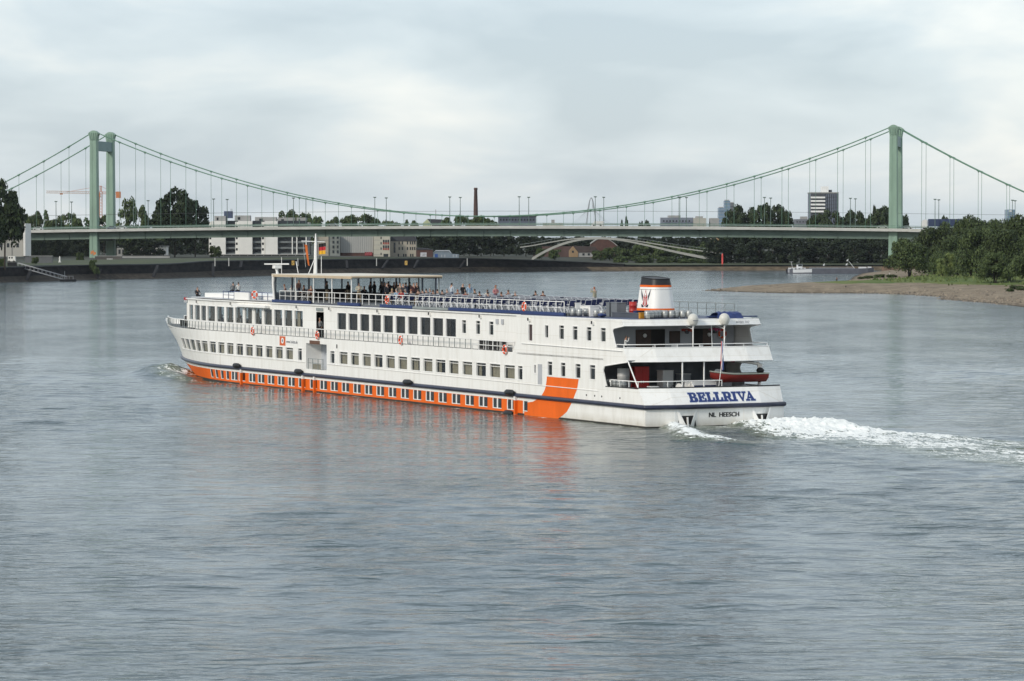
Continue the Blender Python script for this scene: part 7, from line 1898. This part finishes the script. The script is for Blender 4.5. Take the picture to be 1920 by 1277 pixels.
o = empty('blue_tarpaulin', W(4.3, 8.9, 7.80), SHIP_RZ, 'folded blue tarpaulin over a boat on the aft roof', 'tarpaulin')
b = MB(); b.grid([[(-.7 + .10 * math.sin(k), -1.0 + 2.3 * k / 8 - .6, 0), (-.45, -1.0 + 2.0 * k / 8 - .5, .38 + .05 * math.sin(k * 2)), (.0, -1.0 + 1.9 * k / 8 - .5, .50 + .05 * math.sin(k * 3)), (.45, -1.0 + 2.0 * k / 8 - .5, .36), (.7, -1.0 + 2.3 * k / 8 - .6, 0)] for k in range(9)], 0, False); b.build('sheet', mat('tarp_blue', (.02, .04, .15), .55, var=.25, scale=2.5), o)
b = MB(); b.tube([(0, -3.2, .12), (0, 1.2, .14)], .05, 6); b.build('spar', M_NAVY, o)
for u0, u1, lab in ((925, 1028, 'long beige canvas roll on the far rail amidships'), (1073, 1108, 'short beige canvas roll on the far rail by the photographer')):
    s0, s1 = s_at(u0, 10.6), s_at(u1, 10.6); o = empty('canvas_roll', W((s0 + s1) / 2, 10.62, 8.72), SHIP_RZ, lab, 'canvas'); b = MB(); b.tube([((s0 - s1) * (k / 10 - .5), 0, .02 * math.sin(k * 2)) for k in range(11)], [.13 + .02 * math.sin(k * 3) for k in range(11)], 8); b.build('roll', M_AWN, o)
    b = MB()
    for k in range(6): x = (s0 - s1) * (k / 5 - .5) * .95; b.tube([(x - .04, 0, 0), (x + .04, 0, 0)], .16, 8)
    b.build('lashing', M_TRIM, o)

# ------------------------------------------------------------------ deck chairs
M_CHF = mat('chair_white', (.66, .67, .68), .4, var=.04, scale=4)
b = MB()
for y in (-.26, .26):
    b.tube([(.30, y, 0), (-.05, y, .44), (-.34, y, .98)], .022, 5); b.tube([(-.34, y, 0), (.02, y, .40), (.28, y, .44)], .022, 5); b.tube([(-.22, y, .66), (.28, y, .64)], .025, 5)
b.tube([(-.34, -.26, .98), (-.34, .26, .98)], .022, 5); b.tube([(.28, -.26, .44), (.28, .26, .44)], .022, 5)
_cf = b.mesh('frame', M_CHF)
b = MB(); b.grid([[(.28, y, .45), (.0, y, .41), (-.12, y, .45)] for y in (-.24, .24)], 0, False); _cs = b.mesh('seat', M_SEAT)
b = MB(); b.grid([[(-.12, y, .50), (-.22, y, .70), (-.335, y, .96)] for y in (-.24, .24)], 0, False); _cb = b.mesh('backrest', M_SEAT)
chairs = []
def chair(s, t, label, group, rz=0.0, z=DZ):
    o = empty('deck_chair', W(s, t, z), SHIP_RZ + rz, label, 'chair', group); link('frame', _cf, o); link('seat', _cs, o); link('backrest', _cb, o)
_cj = random.Random(8); _cn = [0] * 5
for i in range(27):
    for j in range(5):
        s = 14.9 + i * 1.04; t = 1.75 + j * 1.55
        if (i * 5 + j) % 23 == 7: continue
        s += _cj.uniform(-.07, .07); t += _cj.uniform(-.08, .08)
        _cn[j] += 1
        chair(s, t, 'blue deck chair, ' + _NUM[_cn[j] - 1] + ' from the keg end in the ' + ['row nearest the near rail', 'second row from the near rail', 'middle row', 'fourth row from the near rail', 'row farthest from the near rail'][j], 'deck chairs packed in rows on the sun deck', _cj.uniform(-.12, .12)); chairs.append((s, t))

# ------------------------------------------------------------------ people
def skin_body(name, J, E):
    """continuous body grown over a joint skeleton; faces get slots 0 skin 1 top 2 legs 3 hair 4 shoes"""
    keys = list(J); me = bpy.data.meshes.new(name); me.from_pydata([J[k][0] for k in keys], [(keys.index(a), keys.index(c)) for a, c in E], [])
    o = bpy.data.objects.new(name, me); COL.objects.link(o); m = o.modifiers.new('skin', 'SKIN'); m.use_smooth_shade = True
    for i, k in enumerate(keys):
        d = me.skin_vertices[0].data[i]; r = J[k][1]; d.radius = (r, r) if isinstance(r, (int, float)) else r; d.use_root = (k == 'pelvis')
    ss_ = o.modifiers.new('sub', 'SUBSURF'); ss_.levels = 1; ss_.render_levels = 1
    dg = bpy.context.evaluated_depsgraph_get(); out = bpy.data.meshes.new_from_object(o.evaluated_get(dg)); out.name = name; bpy.data.objects.remove(o, do_unlink=True)
    for k in range(5): out.materials.append(None)
    seg = []
    for a, c in E:
        lab = J[c][2]; seg.append((np.array(J[a][0]), np.array(J[c][0]), lab))
    hd = np.array(J['head'][0])
    for p in out.polygons:
        c = np.array(p.center); best = 1e9; lb = 1
        for a, d, lab in seg:
            e = d - a; h = min(max(((c - a) @ e) / (e @ e + 1e-9), 0), 1); q = np.linalg.norm(c - a - h * e)
            if q < best: best = q; lb = lab
        if lb == 0 and np.linalg.norm(c - hd) < .19 and (c[2] > hd[2] + .05 or (c[0] < hd[0] - .015 and c[2] > hd[2] - .09)): lb = 3
        p.material_index = lb
    return out
ED = [('pelvis', 'spine'), ('spine', 'chest'), ('chest', 'neck'), ('neck', 'jaw'), ('jaw', 'head'), ('head', 'crown'), ('jaw', 'nose'),
      ('chest', 'shl'), ('shl', 'ell'), ('ell', 'wrl'), ('wrl', 'hal'), ('chest', 'shr'), ('shr', 'elr'), ('elr', 'wrr'), ('wrr', 'har'),
      ('pelvis', 'hil'), ('hil', 'knl'), ('knl', 'anl'), ('anl', 'tol'), ('pelvis', 'hir'), ('hir', 'knr'), ('knr', 'anr'), ('anr', 'tor')]
def J_(pelvis, lean, kn, an, el, wr, ha, kn2=None, an2=None, el2=None, wr2=None, ha2=None):
    px, pz = pelvis; cx = px + lean * .45; cz = pz + .46; nx = px + lean * .56; nz = pz + .57
    mir = lambda p: (p[0], -p[1], p[2])
    J = {'pelvis': ((px, 0, pz), (.15, .12), 2), 'spine': ((px + lean * .2, 0, pz + .2), (.145, .11), 1), 'chest': ((cx, 0, cz - .06), (.165, .12), 1), 'neck': ((nx, 0, nz), .055, 0),
         'jaw': ((nx + .02, 0, nz + .10), (.075, .08), 0), 'head': ((nx + .015, 0, nz + .18), (.085, .10), 0), 'crown': ((nx + .005, 0, nz + .26), (.06, .07), 3), 'nose': ((nx + .115, 0, nz + .12), .018, 0)}
    for s, sg, k_, a_, e_, w_, h_ in (('l', 1, kn, an, el, wr, ha), ('r', -1, kn2 or mir(kn), an2 or mir(an), el2 or mir(el), wr2 or mir(wr), ha2 or mir(ha))):
        J['sh' + s] = ((cx, sg * .20, cz), .065, 1); J['el' + s] = (e_, .048, 1); J['wr' + s] = (w_, .036, 1); J['ha' + s] = (h_, .04, 0)
        J['hi' + s] = ((px, sg * .10, pz - .04), .10, 2); J['kn' + s] = (k_, .068, 2); J['an' + s] = (a_, .045, 2); J['to' + s] = ((a_[0] + .15, a_[1] * 1.1, a_[2] - .05), .035, 4)
    return J
BODY = {
    'stand': skin_body('person', J_((0, .95), .02, (.02, .11, .50), (0, .12, .08), (-.02, .27, 1.16), (.06, .28, .93), (.09, .27, .84)), ED),
    'folded': skin_body('person', J_((0, .95), 0, (.02, .12, .50), (0, .14, .08), (.05, .28, 1.18), (.24, .06, 1.20), (.25, -.06, 1.20), el2=(.05, -.28, 1.15), wr2=(.25, -.05, 1.14), ha2=(.26, .07, 1.14)), ED),
    'photo': skin_body('person', J_((0, .95), .04, (.02, .11, .50), (0, .12, .08), (.20, .24, 1.32), (.26, .12, 1.58), (.24, .07, 1.64)), ED),
    'lean': skin_body('person', J_((-.12, .93), .35, (.0, .11, .50), (-.06, .12, .08), (.16, .28, 1.10), (.38, .24, 1.06), (.45, .2, 1.05)), ED),
    'sit': skin_body('person', J_((0, .52), -.04, (.42, .12, .50), (.42, .13, .08), (.06, .27, .76), (.26, .20, .68), (.34, .16, .66)), ED),
    'sitfwd': skin_body('person', J_((0, .52), .30, (.42, .16, .50), (.40, .17, .08), (.22, .27, .74), (.42, .16, .72), (.48, .10, .76)), ED)}
PM = {}
def cloth(c):
    k = 'cloth_%03d%03d%03d' % tuple(int(x * 999) for x in c)
    return mat(k, c, .85, var=.12, scale=6)
SKIN = mat('skin', (.38, .20, .13), .6, var=.06, scale=8); SKIN2 = mat('skin_pale', (.48, .28, .20), .6, var=.06, scale=8)
HAIR = {'dark': (.014, .011, .009), 'brown': (.055, .032, .018), 'blond': (.34, .24, .12), 'grey': (.22, .21, .20), 'white': (.45, .44, .42), 'red': (.22, .07, .03), 'cap': (.012, .012, .014)}
def person(s, t, pose, rz, top, legs, hair, label, z=DZ, h=1.0, world=None):
    o = link('person', BODY[pose]); o.location = world or W(s, t, z); o.rotation_euler = (0, 0, (SHIP_RZ if world is None else 0) + rz); o.scale = (h, h, h)
    mm = [SKIN if (int(abs(s) * 10) % 2) else SKIN2, cloth(top), cloth(legs), mat('hair_' + hair, HAIR[hair], .7, var=.15, scale=12), M_BLACK]
    for k, m in enumerate(mm): o.material_slots[k].link = 'OBJECT'; o.material_slots[k].material = m
    return tag(o, label, 'person', 'passengers on the ship')
DK = (.014, .014, .017); NV = (.02, .026, .05); BG = (.32, .26, .18); TN = (.20, .15, .095); WT = (.62, .61, .58); LB = (.28, .40, .52); OL = (.07, .075, .05); BR_ = (.15, .06, .035); GY = (.16, .165, .17); PK = (.46, .20, .20); JN = (.06, .085, .15)
AFT = math.pi; PORT = math.pi / 2; SB = -math.pi / 2
PEOPLE = [
 (537, 3.2, 'sitfwd', PORT - .4, (.42, .25, .22), TN, 'red', 'passenger in pale pink top seated nearest the wheelhouse'),
 (547, 3.4, 'sit', PORT + .5, WT, TN, 'brown', 'passenger in white top seated second from the wheelhouse'),
 (560, 5.0, 'stand', AFT + .4, BR_, NV, 'cap', 'standing passenger in brown jacket and dark cap near the wheelhouse'),
 (569.5, 2.6, 'sit', PORT, DK, DK, 'red', 'dark dressed seated passenger below the standing brown-jacketed one'),
 (584, 2.2, 'sitfwd', PORT + .9, BR_, TN, 'grey', 'passenger in brown leaning forward at the rail near the mast'),
 (612.5, 3.4, 'stand', SB, (.03, .035, .028), BG, 'dark', 'standing passenger in dark green jacket and beige trousers under the awning'),
 (653, 4.2, 'stand', .4, DK, BG, 'dark', 'standing passenger in black jacket and beige trousers behind an awning post'),
 (673, 2.0, 'folded', PORT + 1.2, (.50, .46, .36), TN, 'brown', 'standing passenger in cream coat and brown skirt at the rail'),
 (683, 5.2, 'sit', AFT, DK, DK, 'dark', 'seated passenger in black just right of the cream-coated one'),
 (694, 5.6, 'stand', SB, DK, DK, 'dark', 'tall passenger in black with hunched shoulders under the awning'),
 (721, 4.8, 'folded', AFT, DK, NV, 'dark', 'broad passenger in dark jacket at the left of the crowd'),
 (729, 7.4, 'stand', .3, DK, DK, 'dark', 'passenger in black standing behind the broad one'),
 (738.5, 6.2, 'stand', AFT, (.02, .022, .02), DK, 'dark', 'tallest dark passenger in the middle of the crowd'),
 (750, 4.6, 'stand', AFT - .3, (.17, .14, .11), GY, 'brown', 'standing passenger in grey brown coat right of the tallest one'),
 (762, 6.4, 'lean', .2, NV, DK, 'dark', 'stooping passenger in navy jacket right of the crowd'),
 (775.5, 6.0, 'stand', AFT, (.06, .02, .022), DK, 'dark', 'standing passenger in burgundy near the awning end'),
 (735, 1.75, 'sit', 0, (.30, .24, .16), TN, 'blond', 'blond seated passenger in beige behind the rail'),
 (746, 1.8, 'sitfwd', .3, LB, JN, 'grey', 'seated passenger in light blue shirt behind the rail'),
 (754, 1.7, 'sitfwd', PORT + .6, (.30, .03, .03), WT, 'brown', 'seated passenger in white trousers behind the rail'),
 (760, 2.0, 'sit', .1, (.35, .52, .56), JN, 'grey', 'seated passenger in pale cyan behind the rail'),
 (770.5, 2.0, 'sit', 0, (.07, .05, .05), DK, 'red', 'red-haired seated passenger in dark brown behind the rail'),
 (784, 2.0, 'sit', 0, (.10, .07, .05), TN, 'brown', 'seated passenger in brown beneath the last awning posts'),
 (799, 4.4, 'sit', 0, DK, DK, 'dark', 'black-haired seated passenger at the awning end'),
 (806, 6.0, 'sit', .2, GY, DK, 'grey', 'grey-haired seated passenger at the awning end'),
 (820, 4.2, 'sit', 0, DK, DK, 'dark', 'dark seated passenger right at the last awning post'),
 (846.5, 8.6, 'stand', SB + .3, (.42, .47, .52), JN, 'dark', 'boy in pale shirt leaning by the far rail'),
 (858, 5.0, 'sit', 0, BR_, DK, 'red', 'red-haired seated passenger left of the man in black jacket'),
 (867.5, 8.2, 'folded', AFT + .3, DK, (.05, .05, .055), 'grey', 'standing man in black jacket with folded arms'),
 (880, 8.0, 'stand', AFT, LB, (.38, .38, .36), 'dark', 'standing woman in light blue jacket beside the black-jacketed man'),
 (890, 7.4, 'sit', .5, OL, TN, 'dark', 'seated passenger in olive right of the light blue woman'),
 (899, 2.4, 'sit', 0, DK, DK, 'dark', 'black dressed passenger seated alone in the front chairs'),
 (914, 7.2, 'sit', 0, (.45, .42, .34), TN, 'brown', 'seated passenger in cream left of the pink-shirted one'),
 (914.5, 2.3, 'sit', 0, NV, DK, 'dark', 'navy dressed seated passenger close to the rail'),
 (929, 6.0, 'folded', AFT + .2, PK, JN, 'red', 'standing passenger in pink shirt with folded arms'),
 (953, 8.0, 'sit', .2, BR_, DK, 'brown', 'lone seated passenger right of the pink-shirted one'),
 (1004, 8.0, 'sit', 0, DK, DK, 'dark', 'left of the seated pair in dark clothes at the far side'),
 (1018, 7.9, 'sit', 0, (.10, .05, .045), DK, 'brown', 'right of the seated pair at the far side'),
 (702, 6.6, 'folded', .5, DK, DK, 'dark', 'dark passenger standing between the hunched one and the crowd'),
 (716, 6.8, 'stand', .2, NV, DK, 'grey', 'grey-haired passenger in navy at the back left of the crowd'),
 (725, 3.6, 'stand', AFT + .5, (.03, .03, .035), DK, 'dark', 'passenger in charcoal facing aft in front of the crowd'),
 (744, 7.6, 'stand', .1, DK, NV, 'dark', 'black-coated passenger behind the grey brown coat'),
 (756, 3.4, 'folded', AFT, (.05, .045, .05), DK, 'brown', 'passenger in dark plum standing behind the seated row'),
 (768.5, 7.8, 'stand', .3, DK, DK, 'dark', 'slim passenger in black between navy and burgundy ones'),
 (781, 7.0, 'stand', AFT, (.02, .02, .022), DK, 'dark', 'black dressed passenger right of the burgundy one'),
 (792, 3.0, 'sit', .1, NV, DK, 'dark', 'navy dressed seated passenger left of the black-haired one'),
 (812, 2.4, 'sit', -.1, (.03, .03, .03), DK, 'brown', 'brown-haired seated passenger in charcoal near the rail'),
 (829, 3.0, 'sit', 0, DK, DK, 'dark', 'dark seated passenger first in the open chair rows'),
 (838, 6.0, 'sit', .2, GY, DK, 'grey', 'grey dressed seated passenger left of the boy'),
 (873, 3.6, 'sit', 0, (.20, .05, .04), DK, 'dark', 'seated passenger in dull red below the man in black jacket'),
 (940, 3.0, 'sit', .1, (.05, .06, .08), DK, 'brown', 'slate dressed seated passenger right of the pink-shirted one'),
 (966, 5.0, 'sit', 0, DK, DK, 'grey', 'grey-haired passenger alone among the empty chairs'),
 (1115, 9.4, 'photo', .15, (.30, .28, .20), (.35, .33, .28), 'red', 'photographer in khaki jacket standing by the aft chairs'),
]
for u, t, pose, rz, top, legs, hair, lab in PEOPLE:
    s = s_at(u, t)
    person(s, t, pose, rz, top, legs, hair, lab, h=1.03 if pose not in ('sit', 'sitfwd') else 1.05)
    if pose in ('sit', 'sitfwd') and s > 43.5:
        chair(s, t, ('chair under the ' + lab).replace('chair under the passenger', 'chair of the passenger')[:110], 'occupied chairs under the awning', rz)
person(s_at(1173, .75), .75, 'photo', SB - .6, (.55, .55, .53), DK, 'dark', 'crew member in white shirt at the upper aft rail', z=4.84)
person(s_at(600, 1.2), 1.2, 'stand', PORT + .4, GY, DK, 'grey', 'person in grey standing in the dark side doorway', z=4.86)
person(s_at(437, 8.5), 8.5, 'sit', 0, GY, DK, 'dark', 'left of two people sitting low on the fore roof', z=7.95); person(s_at(447, 8.7), 8.7, 'sit', 0, WT, DK, 'dark', 'right of two people sitting low on the fore roof', z=7.95)
for k, u in enumerate((416, 449, 452, 482, 486)):
    person(s_at(u, 3.0 + (k % 2) * 5), 3.0 + (k % 2) * 5, 'sit', PORT if k % 2 else SB, [DK, BR_, WT, PK, NV][k], DK, 'dark', 'guest seen through the lounge windows, %s' % ['in black nearest the bow', 'in brown by the window post', 'in white by the window post', 'in pink by the lifebuoy', 'in navy by the lifebuoy'][k], z=4.95)
for u, w in ((370, .9), ): person(s_at(u, 4), 4, 'sit', AFT, DK, DK, 'dark', 'dark figure sitting on the forward lounge roof', z=7.5)
_bp = at(1569, 520, 930); person(0, 0, 'stand', .6, (.10, .05, .04), DK, 'dark', 'distant person walking on the gravel spit', world=Vector((_bp.x, 930, ground_z(_bp.x, 930))))['group'] = 'people ashore'

# ------------------------------------------------------------------ air
def haze_box():
    b = MB(); b.box(-2600, 2600, -300, 9000, -3.0, 135.0)
    m = bpy.data.materials.new('haze_air'); m.use_nodes = True; n, l = m.node_tree.nodes, m.node_tree.links; n.remove(n['Principled BSDF'])
    v = n.new('ShaderNodeVolumePrincipled'); v.inputs['Color'].default_value = (.80, .88, .96, 1); v.inputs['Density'].default_value = HAZE_DENSITY; v.inputs['Anisotropy'].default_value = 0.0
    l.new(v.outputs[0], n['Material Output'].inputs['Volume'])
    tag(b.build('haze', m), 'thin summer haze over the river', 'haze', kind='stuff')
HAZE_DENSITY = 2.0e-5
haze_box()
